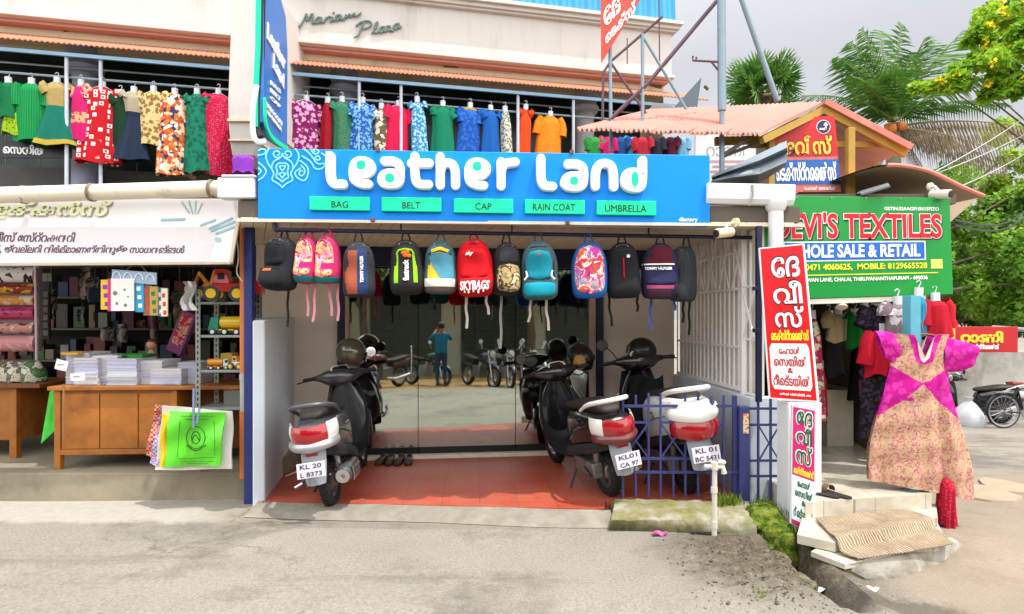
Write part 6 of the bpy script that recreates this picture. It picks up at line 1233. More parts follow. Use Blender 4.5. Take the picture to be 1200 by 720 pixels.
m, b, L = base('dirty_rock', .95, spec=.1); v = coords(m); c1 = ramp(m, noise(m, v, 8, 8, .75), [(.3, C('3a3a2a')), (.5, C('77705c')), (.7, C('a39c8a'))]); L.new(c1, b.inputs['Base Color']); bump(m, b, noise(m, v, 45, 6, .8), .8, .03); ROCK = m
for i, (px, py, z, r, mm, lab) in enumerate(((893, 608, .06, (.13, .14, .11), MOSS, 'yellow green mossy lump at the right end of the kerb block'), (905, 628, -.02, (.12, .12, .11), MOSS, 'mossy boulder below the white pillar'), (890, 640, -.08, (.10, .1, .08), MOSS, 'dark mossy stone beside the kerb block bottom'), (918, 648, -.10, (.10, .12, .12), MOSS, 'mossy stone at the edge of the drain gap'), (908, 668, -.10, (.14, .11, .08), ROCK, 'grey stone slab on the near side of the drain'), (935, 690, -.08, (.10, .12, .10), ROCK, 'rounded grey stone at the drain mouth near the bottom edge'), (890, 695, -.10, (.2, .12, .07), ROCK, 'flat broken concrete lump near the bottom edge'), (862, 700, -.1, (.12, .08, .05), ROCK, 'low broken concrete piece left of the other lumps'), (967, 668, -.17, (.13, .10, .06), ROCK, 'stone half sunk between the drain and the steps'), (925, 598, .06, (.05, .06, .12), MOSS, 'moss growing up the foot of the white pillar'))):
    p = gz(px, py, z); rock(p, r, i, mm, 'rock', lab)
# gravel and litter
mb = MB(); rr = random.Random(5)
for k in range(900):
    x, y = rr.gauss(1.45, .2), rr.gauss(3.62, .28)
    if y < 4.25: s_ = rr.uniform(.002, .006) * (2 if rr.random() < .04 else 1); mb.box((x, y, gh(x, y) + s_ * .3), (s_ * 2, s_ * 1.6, s_), rz=rr.uniform(0, 3), rot=MX.Rotation(rr.uniform(0, 3), 3, V((rr.random(), rr.random(), rr.random())).normalized()))
tag(mb.build('gravel', mat('5e5546', .9, var=.5, sc=15), smooth=0), kind='stuff')
m, b, L = base('grass_blade', .7, spec=.2); c1 = ramp(m, noise(m, coords(m), 7, 4), [(.3, C('3a5a14')), (.7, C('87a02a'))]); L.new(c1, b.inputs['Base Color']); GRASS = m
mb = MB()
for k in range(520):
    c = rr.choice(((1.95, 4.5, .02, .16, .1), (1.93, 4.68, .03, .12, .08), (1.85, 4.3, 0, .12, .12), (1.4, 3.28, -.02, .12, .05), (1.6, 4.55, .10, .1, .03))); x, y = rr.gauss(c[0], c[3] * .5), rr.gauss(c[1], c[4] * .6); h = rr.uniform(.03, .12) * (.5 if c[0] < 1.6 else 1); a = rr.uniform(0, 6.3); l = rr.uniform(.2, .7) * h; w = .004
    p = V((x, y, c[2])); t = p + V((l * math.cos(a), l * math.sin(a), h)); q = V((-math.sin(a) * w, math.cos(a) * w, 0)); mb.add([p - q, p + q, p.lerp(t, .6) + q * .7 + V((0, 0, .01)), t, p.lerp(t, .6) - q * .7 + V((0, 0, .01))], [(0, 1, 2, 3, 4)])
tag(mb.build('grass', GRASS, smooth=0), kind='stuff')
for (px, py, z, c, lab, s_) in ((773, 627, .01, 'd0408a', 'scrap of pink plastic on the ground by the kerb block', .05), (955, 692, -.12, 'd5d8da', 'crumpled white plastic scrap in the drain', .06), (1021, 693, -.05, 'e0dfdc', 'small white paper scrap on the damp ground by the steps', .04), (848, 640, -.03, 'dcdcd8', 'white paper scrap beside the standpipe', .05)):
    p = gz(px, py, z); mb = MB(); mb.grid(lambda u, w: p + V(((u - .5) * s_ * 2, (w - .5) * s_, .012 + .012 * math.sin(u * 8 + w * 5) * math.cos(w * 7))), 8, 6, (0, 0, .002)); tag(mb.build('litter', mat(c, .5), smooth=50), lab, 'litter')
# ---------------------------------------------------------------- textile shop
DS = thing('textile_shop', 'small textile shop with an open front, tiled floor and steps, right of the fence', 'shop', (2.7, 5.5, 0))
def zslab(mb, pts, z, z0=-.35): 
    q = [gz(x, y, z) if not isinstance(x, V) else x for x, y in pts]; n = len(q); mb.add([V((p.x, p.y, z0)) for p in q] + list(q), [tuple(range(n, 2 * n))] + [(i, (i + 1) % n, n + (i + 1) % n, n + i) for i in range(n)])
m, b, L = base('cream_floor_tile', .18, 0, .5); v = coords(m, rot=(0, 0, R(6))); bt = nn(m, 'ShaderNodeTexBrick', offset=0); bt.inputs['Scale'].default_value = 1; bt.inputs['Brick Width'].default_value = .4; bt.inputs['Row Height'].default_value = .4; bt.inputs['Mortar Size'].default_value = .003; bt.inputs['Color1'].default_value = C('d3cbb8', .85); bt.inputs['Color2'].default_value = C('cdc5b2', .85); bt.inputs['Mortar'].default_value = C('8f8878'); L.new(v, bt.inputs['Vector']); c1 = mix(m, ramp(m, noise(m, v, 4, 6, .7), [(.42, G0), (.75, (.75, .75, .75, 1))]), bt.outputs[0], C('9a8e78', .85)); L.new(c1, b.inputs['Base Color']); FTILE = m
mb = MB(); f0, f1 = gz(944, 589, .22), gz(1092, 579, .22); zslab(mb, [(f0, 0), (f1, 0), (V((3.75, 7.2, .22)), 0), (V((2.0, 7.2, .22)), 0)], .22); mb.build('floor', FTILE, DS, smooth=0)
mb = MB(); zslab(mb, [(934, 626), (979, 636), (1099, 606), (1097, 590), (940, 605)], .11, .05); mb.build('upper_step', FTILE, DS, smooth=0, bev=.004)
mb = MB(); zslab(mb, [(950, 646), (990, 661), (1060, 646), (1100, 640), (1108, 630), (1095, 605), (975, 632)], .045, .012); mb.build('lower_step', FTILE, DS, smooth=0, bev=.004)
mb = MB(); zslab(mb, [(942, 634), (951, 651), (991, 667), (1060, 652), (1095, 640), (1092, 606), (945, 610)], .011, -.45); mb.build('mossy_base', MOSSC, DS, smooth=0, bev=.01)
mb = MB(); tops = [gz(989, 662, .04), gz(1030, 652, .043), gz(1065, 645, .043), gz(1098, 639, .038), gz(1120, 633, .02)]; bots = [gz(998, 691, -.16), gz(1035, 688, -.11), gz(1074, 680, -.11), gz(1110, 668, -.11), gz(1136, 650, -.10)]
rings = [[V((t.x, t.y + .06, -.2)), t + V((0, .05, .0)), t, t.lerp(b_, .25) + V((0, -.01, .012)), t.lerp(b_, .7) + V((0, 0, .004)), b_, b_ - V((0, 0, .1))] for t, b_ in zip(tops, bots)]; mb.loft(rings)
m = mat('b3aea2', .9, var=.2, sc=7, bmp=.7, bsc=22, dirt=('7a7464', .42, 5), k=.8, name='steps_cement'); mb.build('cement_ramp', m, DS, smooth=50)
mb = MB(); mb.lh((1.99, 4.98, .2), (2.03, 7.2, 2.5)); mb.build('side_wall', mat('b7ad9a', .8), DS, smooth=0)
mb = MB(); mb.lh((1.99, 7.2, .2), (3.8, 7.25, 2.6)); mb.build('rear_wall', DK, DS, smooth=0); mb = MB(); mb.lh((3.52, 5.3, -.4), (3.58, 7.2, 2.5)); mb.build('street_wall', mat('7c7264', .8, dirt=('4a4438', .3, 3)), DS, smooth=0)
mb = MB(); mb.lh((1.99, 4.98, 2.42), (3.6, 7.2, 2.5)); mb.build('ceiling', mat('5a5046', .8), DS, smooth=0)
mb = MB(); a = gz(1072, 576, .22); mb.lh((a.x - .03, a.y + .0, -.1), (a.x + .045, a.y + .1, 1.66)); mb.build('blue_post', mat('5aa4b8', .5, dirt=('8a9a98', .2, 8)), DS, smooth=0, bev=.004)
mb = MB(); c = pt(973, 462, 6.2); mb.lh((c.x - .08, 6.1, .22), (c.x + .18, 6.6, .75)); mb.lh((c.x - .1, 6.08, .75), (c.x + .2, 6.62, .78)); tag(mb.build('cash_counter', mat('cfc7b4', .5), smooth=0, bev=.004), 'cream counter standing inside the textile shop', 'counter')
# straw mat over the step
m, b, L = base('straw_mat', .9, spec=.1); v = coords(m, rot=(0, 0, R(-32))); w1 = nn(m, 'ShaderNodeTexWave', wave_type='BANDS', bands_direction='X'); w1.inputs['Scale'].default_value = 13; w1.inputs['Distortion'].default_value = 6; w1.inputs['Detail'].default_value = 3; L.new(v, w1.inputs['Vector']); c1 = mix(m, .5, ramp(m, w1.outputs[0], [(.1, C('4c3d2e')), (.45, C('8f7c66')), (.9, C('b9a88f'))]), ramp(m, noise(m, v, 6, 6, .7), [(.3, C('6a5a48')), (.7, C('a8987f'))])); L.new(c1, b.inputs['Base Color']); bump(m, b, w1.outputs[0], .8, .008)
k0 = [gz(955, 607, .13), gz(982, 634, .13), gz(1094, 609, .13), gz(1062, 595, .13)]; k1 = [k0[1] + V((.005, -.016, -.055)), gz(1006, 655, .066), gz(1118, 637, .066), k0[2] + V((.012, -.012, -.055))]
def matf(u, w):
    if w < .5: p = k0[0].lerp(k0[3], u).lerp(k0[1].lerp(k0[2], u), w * 2)
    else: p = k1[0].lerp(k1[3], u).lerp(k1[1].lerp(k1[2], u), (w - .5) * 2)
    e = math.exp(-((w - .42) / .07) ** 2); return p + V((0, 0, .002 * math.sin(u * 17 + w * 9) + .010 * e * (1 + .4 * math.sin(u * 12)) + .003 * math.sin(w * 15 + u * 4)))
mb = MB(); mb.grid(matf, 40, 40, (0, 0, -.006)); tag(mb.build('straw_mat', m, smooth=70), 'worn brown straw mat draped over the textile shop steps', 'mat')
for px, yaw, lab in ((962, 2.3, 'left brown sandal on the textile shop floor'), (978, 2.0, 'right brown sandal on the textile shop floor, facing out')):
    p = gz(px, 580, .222); shoe(p, yaw, 'sandal', lab, 'pair of sandals at the textile shop', 1.0, mat('6a5238', .6), True)
# green sign
GS = vpl(4.9, 0); gs = thing('green_sign', "green textile shop sign with big red letters edged in white", 'sign', GS.at(1000, 350)); Q = quad(GS, (889, 229), (1113, 232), (1117, 345), (889, 352))
GRNS = mat('0f8a35', .35, var=.06, sc=2, dirt=('4aa05a', .12, 3)); RLET = mat('d3101c', .35, var=.03); YLET = mat('e6dc3a', .4); mb = MB(); qslab(mb, Q, 0, 0, 1, 1, -.05, 0); mb.build('board', GRNS, gs, smooth=0, bev=.003)
mb = MB(); a, b_ = Q(.02, -.03, -.02), Q(.86, -.03, -.02); mb.beam(a, b_, .03, .04); mb.build('lower_strip', mat('cfcabc', .5), gs, smooth=0)
mb = MB(); text_mb(mb, Q, "DEVI'S TEXTILES", .075, .575, .955, .845, .001, .003, .055); mb.build('letter_outline', LWHT, gs, smooth=0); qtext(Q, "DEVI'S TEXTILES", .08, .583, .95, .84, RLET, gs, .0035, .007, .022)
mb = MB(); text_mb(mb, lambda a, b2, d: Q(a + .004, b2 - .012, d), "DEVI'S TEXTILES", .078, .575, .957, .84, .0004, .0008, .06); mb.build('letter_shadow', BLACK, gs, smooth=0)
mb = MB(); qslab(mb, Q, .13, .36, .865, .555, .0005, .002); mb.build('white_frame', LWHT, gs, smooth=0); mb = MB(); qslab(mb, Q, .135, .372, .858, .543, .0022, .004); mb.build('blue_panel', mat('1a62b8', .4), gs, smooth=0)
qtext(Q, 'WHOLE SALE & RETAIL', .145, .395, .835, .525, LWHT, gs, .0042, .007, .03); qtext(Q, 'PHONE: 0471 4060625,  MOBILE: 8129665528', .085, .265, .87, .335, YLET, gs, .001, .004, .025)
mb = MB(); qslab(mb, Q, .08, .222, .925, .232, .0005, .003); mb.build('yellow_rule', YLET, gs, smooth=0); qtext(Q, 'PADMAVILASAM DEWAN LANE, CHALAI, THIRUVANANTHAPURAM - 695036', .03, .155, .87, .2, LWHT, gs, .001, .004, .02); qtext(Q, 'GSTIN:32AAGFH5615FIZO', .655, .865, .94, .9, LWHT, gs, .001, .004, .02)
mb = MB(); qslab(mb, Q, .89, .27, .95, .365, .0005, .002); mb.build('yellow_sticker', mat('d8d060', .5), gs, smooth=0)
mb = MB(); 
for k in range(5): a = [gs, 0]; x = .2 + .18 * k; mb.box(Q(x, .985, .002), (.012, .006, .012))
mb.build('bolt', STEEL, gs, smooth=0)
# tall red sign, short magenta sign
RS = vpl(4.42, 0); rs = thing('tall_red_sign', 'tall tilted red sign with stacked white Malayalam letters beside the downpipe', 'sign', RS.at(930, 468)); Q = quad(RS, (891, 292), (942, 287), (959, 470), (903, 466)); RBG = mat('d6121c', .35, var=.04, sc=3)
mb = MB(); qslab(mb, Q, -.02, -.008, 1.02, 1.008, -.02, -.002); mb.build('white_edge', LWHT, rs, smooth=0); mb = MB(); qslab(mb, Q, .0, 0, .97, 1, -.0015, 0); mb.build('panel', RBG, rs, smooth=0)
for tx, v0, v1 in (('േദ', .80, .945), ('വീ', .625, .785), ('സ്', .47, .62)):
    mb = MB(); text_mb(mb, Q, tx, .20, v0 - .01, .86, v1, .0005, .0015, .05); mb.build('letter_shadow', BLACK, rs, smooth=0); qtext(Q, tx, .21, v0, .85, v1 - .01, mat('dfe3ea', .4), rs, .002, .006, .02)
qtext(Q, 'െടക്സ്റ്റെെൽസ്', .10, .385, .92, .455, YLET, rs, .001, .004, .03); mb = MB(); mb.prism(Pl(Q(0, 0), Q(1, 0) - Q(0, 0), RS.u), [], 0, 0) if False else None
mb = MB(); cs = [(.1, .06), (.85, .06), (.9, .09), (.9, .335), (.85, .365), (.1, .365), (.05, .335), (.05, .09)]; mb.add([Q(u, w, .0006) for u, w in cs] + [Q(u, w, .002) for u, w in cs], [tuple(range(8, 16))] + [(i, (i + 1) % 8, 8 + (i + 1) % 8, 8 + i) for i in range(8)]); mb.build('white_panel', LWHT, rs, smooth=0)
for tx, u0, u1, v0, v1 in (('േഹാൾ', .24, .70, .295, .345), ('െസയിൽ', .12, .82, .215, .285), ('&', .40, .52, .17, .205), ('റീെട്ടയിൽ', .08, .86, .085, .16)): qtext(Q, tx, u0, v0, u1, v1, mat('a8142a', .4), rs, .0022, .005, .02)
qtext(Q, 'വള്ളാൽ ബിൽഡിങ്ങ്, ചാല', .2, .018, .85, .04, LWHT, rs, .001, .003, .02)
MS = vpl(4.26, 0); ms_ = thing('magenta_sign', 'short magenta and white sign with green Malayalam letters leaning on the white pillar', 'sign', MS.at(940, 618)); Q = quad(MS, (929, 476), (955, 481), (954, 626), (927, 613)); MAG = mat('c41e6a', .35); DGR = mat('0f5a3a', .4); mb = MB(); qslab(mb, Q, -.03, -.01, 1.06, 1.008, -.02, -.002); mb.build('metal_edge', mat('c9ccce', .4), ms_, smooth=0)
mb = MB(); qslab(mb, Q, .03, .42, .99, .995, -.0015, .001); qslab(mb, Q, .03, .0, .99, .04, -.0015, .001); mb.build('magenta_panel', MAG, ms_, smooth=0); mb = MB(); qslab(mb, Q, .03, .041, .99, .419, -.0015, .001); mb.build('white_panel', mat('d9e2e2', .4), ms_, smooth=0)
for tx, v0, v1 in (('േദ', .85, .975), ('വീ', .70, .84), ('സ്', .53, .69)): mb = MB(); text_mb(mb, Q, tx, .14, v0 - .01, .92, v1 + .005, .0012, .002, .06); mb.build('letter_outline', LWHT, ms_, smooth=0); qtext(Q, tx, .18, v0, .88, v1 - .005, DGR, ms_, .0022, .005, .015)
qtext(Q, 'െടക്സ്റ്റെെൽസ്', .08, .435, .95, .50, YLET, ms_, .0012, .004, .03)
for tx, u0, u1, v0, v1 in (('േഹാൾ', .25, .80, .335, .395), ('െസയിൽ', .15, .92, .25, .32), ('&', .44, .6, .185, .23), ('റീെട്ടയിൽ', .1, .93, .075, .16)): qtext(Q, tx, u0, v0, u1, v1, DGR, ms_, .0012, .004, .025)
# upper gable board
UB = vpl(5.45, 0); ub = thing('gable_sign', 'red and blue Malayalam sign under the pink gable roof', 'sign', UB.at(945, 225)); Q = quad(UB, (907, 139), (978, 136), (986, 225), (907, 225))
mb = MB(); qslab(mb, Q, 0, 0, 1, 1, -.03, -.002); mb.build('board', mat('c96a62', .5), ub, smooth=0); mb = MB(); qslab(mb, Q, 0, .475, 1, 1, -.0015, .001); mb.build('red_panel', mat('c1141c', .4, var=.06), ub, smooth=0); mb = MB(); qslab(mb, Q, 0, .10, 1, .43, -.0015, .001); mb.build('blue_panel', mat('1a5aa6', .4, var=.06), ub, smooth=0)
mb = MB(); text_mb(mb, Q, 'േദവീസ്', .02, .475, .94, .765, .0012, .002, .06); mb.build('letter_shadow', mat('4a0f10', .5), ub, smooth=0); qtext(Q, 'േദവീസ്', .03, .49, .92, .75, mat('dcb840', .4), ub, .0022, .008, .035); qtext(Q, 'െടക്സ്റ്റെെൽസ്', .03, .14, .95, .40, LWHT, ub, .0012, .006, .03); qtext(Q, 'േഹാൾ െസയിൽ', .45, .02, .92, .075, LWHT, ub, .0, .004, .02)
mb = MB(); cc = Q(.80, .86); 
for r, z in ((.062, .0), (.055, .003)): mb.cur = 0 if r > .06 else 1; mb.lathe(cc + UB.n * (.001 + z), UB.n, [(0, r), (.003, r)], 24, True)
mb.cur = 0; ep = Pl(cc + UB.n * .0075, UB.r, UB.u); stroke(mb, ep, [(-.03, -.022), (.018, -.022)], .009, .003, n=6, local=True); stroke(mb, ep, [(.018, -.022), (.018, .02)], .008, .003, n=6, local=True); stroke(mb, ep, [(.004, .016), (.018, .034), (.032, .016)], .006, .003, n=6, smooth=0, local=True); mb.build('round_emblem', [mat('d9d9e2', .4), mat('16224a', .4)], ub, smooth=0)
# pink corrugated shed roofs
PROOF = mat('c4786a', .65, var=.18, sc=2.2, bmp=.15, bsc=20, dirt=('dba796', .3, 1.8), name='faded_pink_sheet'); UNDER = mat('b9a994', .8, var=.15, sc=3)
def corr(mb, e0, e1, r1, r0, n=44, amp=.016, ov=0):
    top = [[e0.lerp(e1, k / (n * 4)).lerp(r0.lerp(r1, k / (n * 4)), j / 6) + V((0, -.03 * (1 if j == 0 and (k // 16) % 2 else 0), amp * math.sin(k * math.pi / 2 + .8))) for k in range(n * 4 + 1)] for j in range(7)]
    mb.cur = 0; mb.loft(top, False, False); mb.cur = 1; mb.loft([[p - V((0, 0, .012)) for p in r] for r in top][::-1], False, False); mb.cur = 0; mb.loft([top[0], [p - V((0, 0, .012)) for p in top[0]]], False, False); mb.loft([[r[-1] for r in top], [r[-1] - V((0, 0, .012)) for r in top]], False, False)
gr_ = thing('shed_roof', 'faded pink corrugated gable roof on yellow timbers above the textile shop', 'roof', pt(900, 158, 5.3)); e0, e1, rr1, rr0 = pt(676, 151, 5.05), pt(890, 158, 5.2), pt(966, 120, 5.5), pt(762, 129, 6.1)
mb = MB(); corr(mb, e0, e1, rr1, rr0, 40); mb.build('left_slope', [PROOF, UNDER], gr_, smooth=60)
b0 = pt(1067, 172, 5.35); mb = MB(); corr(mb, b0, b0 + V((.2, 2.2, 0)), rr1 + V((.2, 2.2, 0)), rr1, 16, .012); mb.build('right_slope', [PROOF, UNDER], gr_, smooth=60)
mb = MB(); mb.beam(rr1 + V((0, -.02, .0)), b0 + V((0, -.02, -.012)), .03, .05); mb.build('rake_edge', PROOF, gr_, smooth=0)
YT = mat('a58438', .6, var=.15, dirt=('6a5026', .25, 5), name='yellow_timber'); mb = MB(); mb.beam(e1 + V((.03, .03, -.04)), rr1 + V((0, .03, -.06)), .05, .06); mb.beam(rr1 + V((0, .03, -.06)), b0 + V((0, .06, -.05)), .05, .06); mb.beam(pt(838, 166, 5.5), pt(912, 163, 5.5), .05, .07); mb.beam(pt(880, 170, 5.5), pt(1060, 170, 5.55), .05, .05); mb.build('rafter', YT, gr_, smooth=0)
for x0, x1, y0, y1 in ((993, 1001, 150, 228), (900, 907, 144, 200)): mb = MB(); a, b_ = pt(x0, y1, 5.42), pt(x1, y0, 5.42); mb.lh((a.x, 5.4, a.z - .3), (b_.x, 5.46, b_.z)); mb.build('yellow_post', YT, gr_, smooth=0, bev=.004)
mb = MB(); mb.beam(pt(846, 183, 5.3), pt(884, 158, 5.25), .03, .03); mb.beam(pt(846, 184, 5.3), pt(908, 160, 5.45), .03, .03); mb.build('strut', mat('5a5048', .7), gr_, smooth=0)
lr = thing('lower_roof', 'curved fibre sheet roof with a pink edge right of the gable sign', 'roof', pt(1080, 225, 5.1)); prof = [pt(x, y, 5.0) for x, y in ((1006, 200), (1036, 192), (1064, 194), (1090, 200), (1110, 210), (1130, 220), (1152, 229))]; prof = [V(p) for p in chaikin(prof, 2)]
mb = MB(); mb.loft([prof, [p + V((.05, 2.6, .1)) for p in prof]], False, False); mb.cur = 1; mb.loft([[p - V((0, 0, .014)) for p in prof], [p + V((.05, 2.6, .086)) for p in prof]][::-1], False, False); mb.build('sheet', [PROOF, mat('a8957e', .8, var=.12, sc=3)], lr, smooth=60)
mb = MB(); mb.tube([p + V((0, -.005, -.008)) for p in prof[6:]], .018, 6); mb.build('pink_edge', mat('c9756a', .6), lr)
mb = MB(); q = [pt(1003, 232, 5.9), pt(1112, 262, 5.9), pt(1146, 232, 5.9), pt(1090, 205, 5.9), pt(1008, 200, 5.9)]; mb.add(q + [p + V((0, .03, 0)) for p in q], [(0, 1, 2, 3, 4), (9, 8, 7, 6, 5)] + [(i, (i + 1) % 5, 5 + (i + 1) % 5, 5 + i) for i in range(5)]); mb.build('gable_infill', mat('a89680', .8, var=.12, sc=2, dirt=('6a5c4a', .3, 3)), lr, smooth=0)
# zinc valley gutter, white board, tarp
mb = MB(); f = [(834, 206, 213, 218), (860, 194, 208, 217), (890, 180, 204, 216), (922, 165, 190, 196)]
mb.loft([[pt(x, a, 5.0), pt(x, (a * 2 + b_) / 3, 4.95), pt(x + 1, (a + b_) / 2, 5.0), pt(x, b_, 4.9), pt(x - 2, c, 5.05)] for x, a, b_, c in f], False, False); mb.v += []; n0 = len(mb.v); mb.loft([[pt(x, a, 5.0) + V((0, .01, 0)), pt(x, (a * 2 + b_) / 3, 4.95) + V((0, .01, 0)), pt(x + 1, (a + b_) / 2, 5.0) + V((0, .01, 0)), pt(x, b_, 4.9) + V((0, .01, 0)), pt(x - 2, c, 5.05) + V((0, .01, 0))] for x, a, b_, c in f][::-1], False, False)
tag(mb.build('zinc_gutter', mat('6f7880', .35, .7, .2, sc=4, dirt=('3f4448', .3, 3)), smooth=0), 'bent grey zinc valley gutter sloping up beside the gable sign', 'gutter')
wb = thing('white_board', 'pale notice board with faded outline lettering behind the pink shed roof', 'board', pt(850, 215, 7.5)); pl = vpl(7.5); mb = MB(); mb.rect(pl, 815, 158, 885, 225, -.03, 0); mb.build('board', mat('cfcfd2', .6, var=.05), wb, smooth=0); text_px(pl, 'റാണി', (828, 167, 872, 183), mat('8f8890', .5), wb, d0=.001, d1=.004, bold=-.01)
mb = MB(); [mb.rect(pl, 832 + 3 * (k % 2), 188 + k * 6, 876 - 4 * (k % 3), 190.5 + k * 6, .001, .004) for k in range(4)]; mb.build('text_rows', mat('b0888c', .5), wb, smooth=0)
mb = MB(); pl = vpl(8.0); mb.prism(pl, [(788, 128), (822, 91), (817, 127)], -.03, 0); tag(mb.build('dark_tarp', mat('55626a', .7, var=.1), smooth=0), 'dark grey triangular tarp sheet above the pink roof', 'tarp')
mb = MB(); mb.hexa([pt(760, 130, 7.2), pt(822, 133, 7.2), pt(822, 133, 7.8), pt(760, 130, 7.8)], [pt(765, 122, 7.2), pt(820, 130, 7.2), pt(820, 130, 7.8), pt(765, 122, 7.8)]); tag(mb.build('grey_awning', mat('8a7f74', .8), smooth=0), 'small grey awning end right of the plaza tiles', 'awning')
# poles and the scaffold of the red hoarding
GP1 = mat('7d8f98', .5, .4, .12, dirt=('6a5a50', .3, 6)); RUST = mat('5c4450', .7, var=.2, sc=8)
mb = MB(); mb.tube([pt(846, 215, 5.3), pt(846, 120, 5.3)], .022, 10); mb.tube([pt(846, 130, 5.3), pt(845, -80, 5.3)], .036, 12); t = thing('pole', 'tall grey steel pole with a hooked side arm behind the blue sign', 'pole', pt(846, 215, 5.3)); mb.build('shaft', GP1, t)
mb = MB(); mb.tube([pt(846, 73, 5.3), pt(812, 71, 5.3), pt(812, 66, 5.3)], .010, 6); mb.tube([pt(834, 73, 5.3), pt(846, 88, 5.3)], .009, 6); mb.tube([pt(816, 71, 5.3), pt(816, 67, 5.3)], .008, 6); mb.build('side_arm', RUST, t)
mb = MB(); mb.tube([pt(911, 119, 5.8), pt(872, 7, 5.8), pt(845, -70, 5.8)], .026, 10); tag(mb.build('slanted_pole', GP1), 'slanted grey pole rising from the pink roof to the left', 'pole')
hf = thing('hoarding_frame', 'rusty strut frame holding the red hoarding above the pink roof', 'frame', pt(740, 150, 5.4))
for ps, r in (([(705, 150), (760, 97), (836, 6), (880, -45)], .018), ([(776, 20), (716, 72), (707, 85), (706, 143)], .012), ([(716, 74), (757, 133)], .012), ([(752, 40), (804, 128)], .014), ([(715, 55), (716, 178)], .016), ([(753, 40), (753, 148)], .016), ([(735, 45), (735, 75)], .005), ([(772, -20), (773, 75)], .006)):
    mb = MB(); mb.tube([pt(x, y, 5.4) for x, y in ps], r, 8); mb.build('strut', RUST if r in (.018, .012, .005, .006) else GP1, hf)
hd = thing('red_hoarding', 'corner of a red hoarding with white Malayalam letters at the top edge', 'hoarding', pt(705, 72, 5.35)); pl = vpl(5.35); mb = MB(); mb.prism(pl, [(704, -80), (800, -80), (745, 8), (705, 73)], -.03, 0); mb.build('panel', mat('c8402e', .45, var=.1, sc=1.5), hd, smooth=0)
def atext(body, p00, p10, p01, m, par, pl=pl): 
    A_, B_, D_ = V(pl.loc(*p00)), V(pl.loc(*p10)), V(pl.loc(*p01)); mb = MB(); text_mb(mb, lambda a, b2, d: pl.P(*(A_ + (B_ - A_) * a + (D_ - A_) * b2), d), body, 0, 0, 1, 1, .001, .006, .04); mb.build('lettering', m, par, smooth=0)
atext('േദ', (709, 34), (728, 12), (706, 14), LWHT, hd); atext('െടക്സ്', (710, 53), (746, 12), (708, 40), LWHT, hd)
# cameras, lamp
def cctv(p, yaw, label, m):
    t = thing('security_camera', label, 'camera', (0, 0, 0)); mb = MB(); mb.lathe((0, 0, 0), (0, -1, -.15), [(-.09, .028), (-.08, .036), (.07, .036), (.075, .03)], 16, True); mb.build('camera_body', m, t); mb = MB(); mb.lathe((0, -.078, -.0117), (0, -1, -.15), [(0, .03), (.002, .028), (.003, .02)], 14, True); mb.build('lens', BLACK, t); mb = MB(); mb.tube([(0, .02, .03), (0, .05, .07), (.02, .1, .08)], .012, 8); mb.lathe((.02, .1, .08), (0, 1, 0), [(-.01, .035), (.01, .035)], 14, True); mb.build('bracket', m, t); t.location = p; t.rotation_euler = (0, 0, yaw); return t
cctv(pt(848, 273, 4.55), R(-62), 'cream security camera under the right end of the blue sign', mat('d3c3a0', .5)); cctv(pt(1103, 228, 4.88), R(20), 'small white security camera above the right end of the green sign', mat('c9c2b2', .5))
fl_l = thing('flood_lamp', 'flat grey flood lamp lying above the green sign', 'lamp', pt(1025, 224, 4.9)); mb = MB(); mb.beam(pt(1008, 227, 4.95), pt(1042, 217, 4.85), .12, .02, (0, -.4, 1)); mb.build('housing', mat('7d8288', .4, .4), fl_l, smooth=0, bev=.004); mb = MB(); mb.tube([pt(1004, 228, 4.95), pt(1012, 224, 4.95)], .012, 6); mb.build('stem', BLACK, fl_l)
mb = MB(); c = pt(986, 354, 4.95); mb.lathe(c, (-.2, -.5, -1), [(-.05, .012), (0, .02), (.05, .045), (.055, .04)], 12, True); tag(mb.build('spot_lamp', mat('c9bfa8', .5)), 'small cream spot lamp under the green sign', 'lamp')
# ---------------------------------------------------------------- hung clothes of the textile shop
TG = 'clothes hung in the textile shop'
def dg(cx, y0, y1, pw, Y, kind, m, label, name='gown', yaw=0, **k): p = pt(cx, y0, Y); s_ = Y / FPX; return garment(name, label, m, p, pw * s_, (y1 - y0) * s_, kind, yaw, group=TG, seed=int(cx), **k)
dg(951, 372, 490, 22, 5.2, 'slim', fl_('a01a4a', 'c9c0a0', '2f7a3a', s=9), 'pink, cream and green floral drape just behind the tall red sign', sleeve=0); dg(962, 430, 485, 14, 5.6, 'slim', fab('a81428'), 'short red cloth low behind the tall red sign', 'cloth', sleeve=0)
dg(972, 372, 440, 26, 5.6, 'kurta', fab('1b1a1c'), 'black top hung left of the green child top', 'shirt', sleeve=.6); dg(982, 368, 400, 24, 5.4, 'kurta', fab('c9b48a'), 'cream scarf with folds hung above the black top', 'scarf', sleeve=.3)
dg(1002, 370, 408, 18, 5.3, 'slim', fab('0f7a2a'), 'small bright green child top under the spot lamp', 'shirt', sleeve=.1); dg(1013, 362, 470, 16, 5.6, 'slim', fl_('3a2a4a', 'b0508a', s=12), 'dark purple flowered cloth beside the green child top', 'cloth', sleeve=0)
dg(1026, 356, 512, 36, 5.0, 'gown', fl_('1a1420', '3f3446', s=24), 'long black gown with faint flowers in front of the textile shop', sleeve=.5); dg(1034, 388, 440, 40, 4.95, 'kurta', fab('c1162c'), 'red blouse partly hidden behind the pink and beige dress', 'blouse', sleeve=.9)
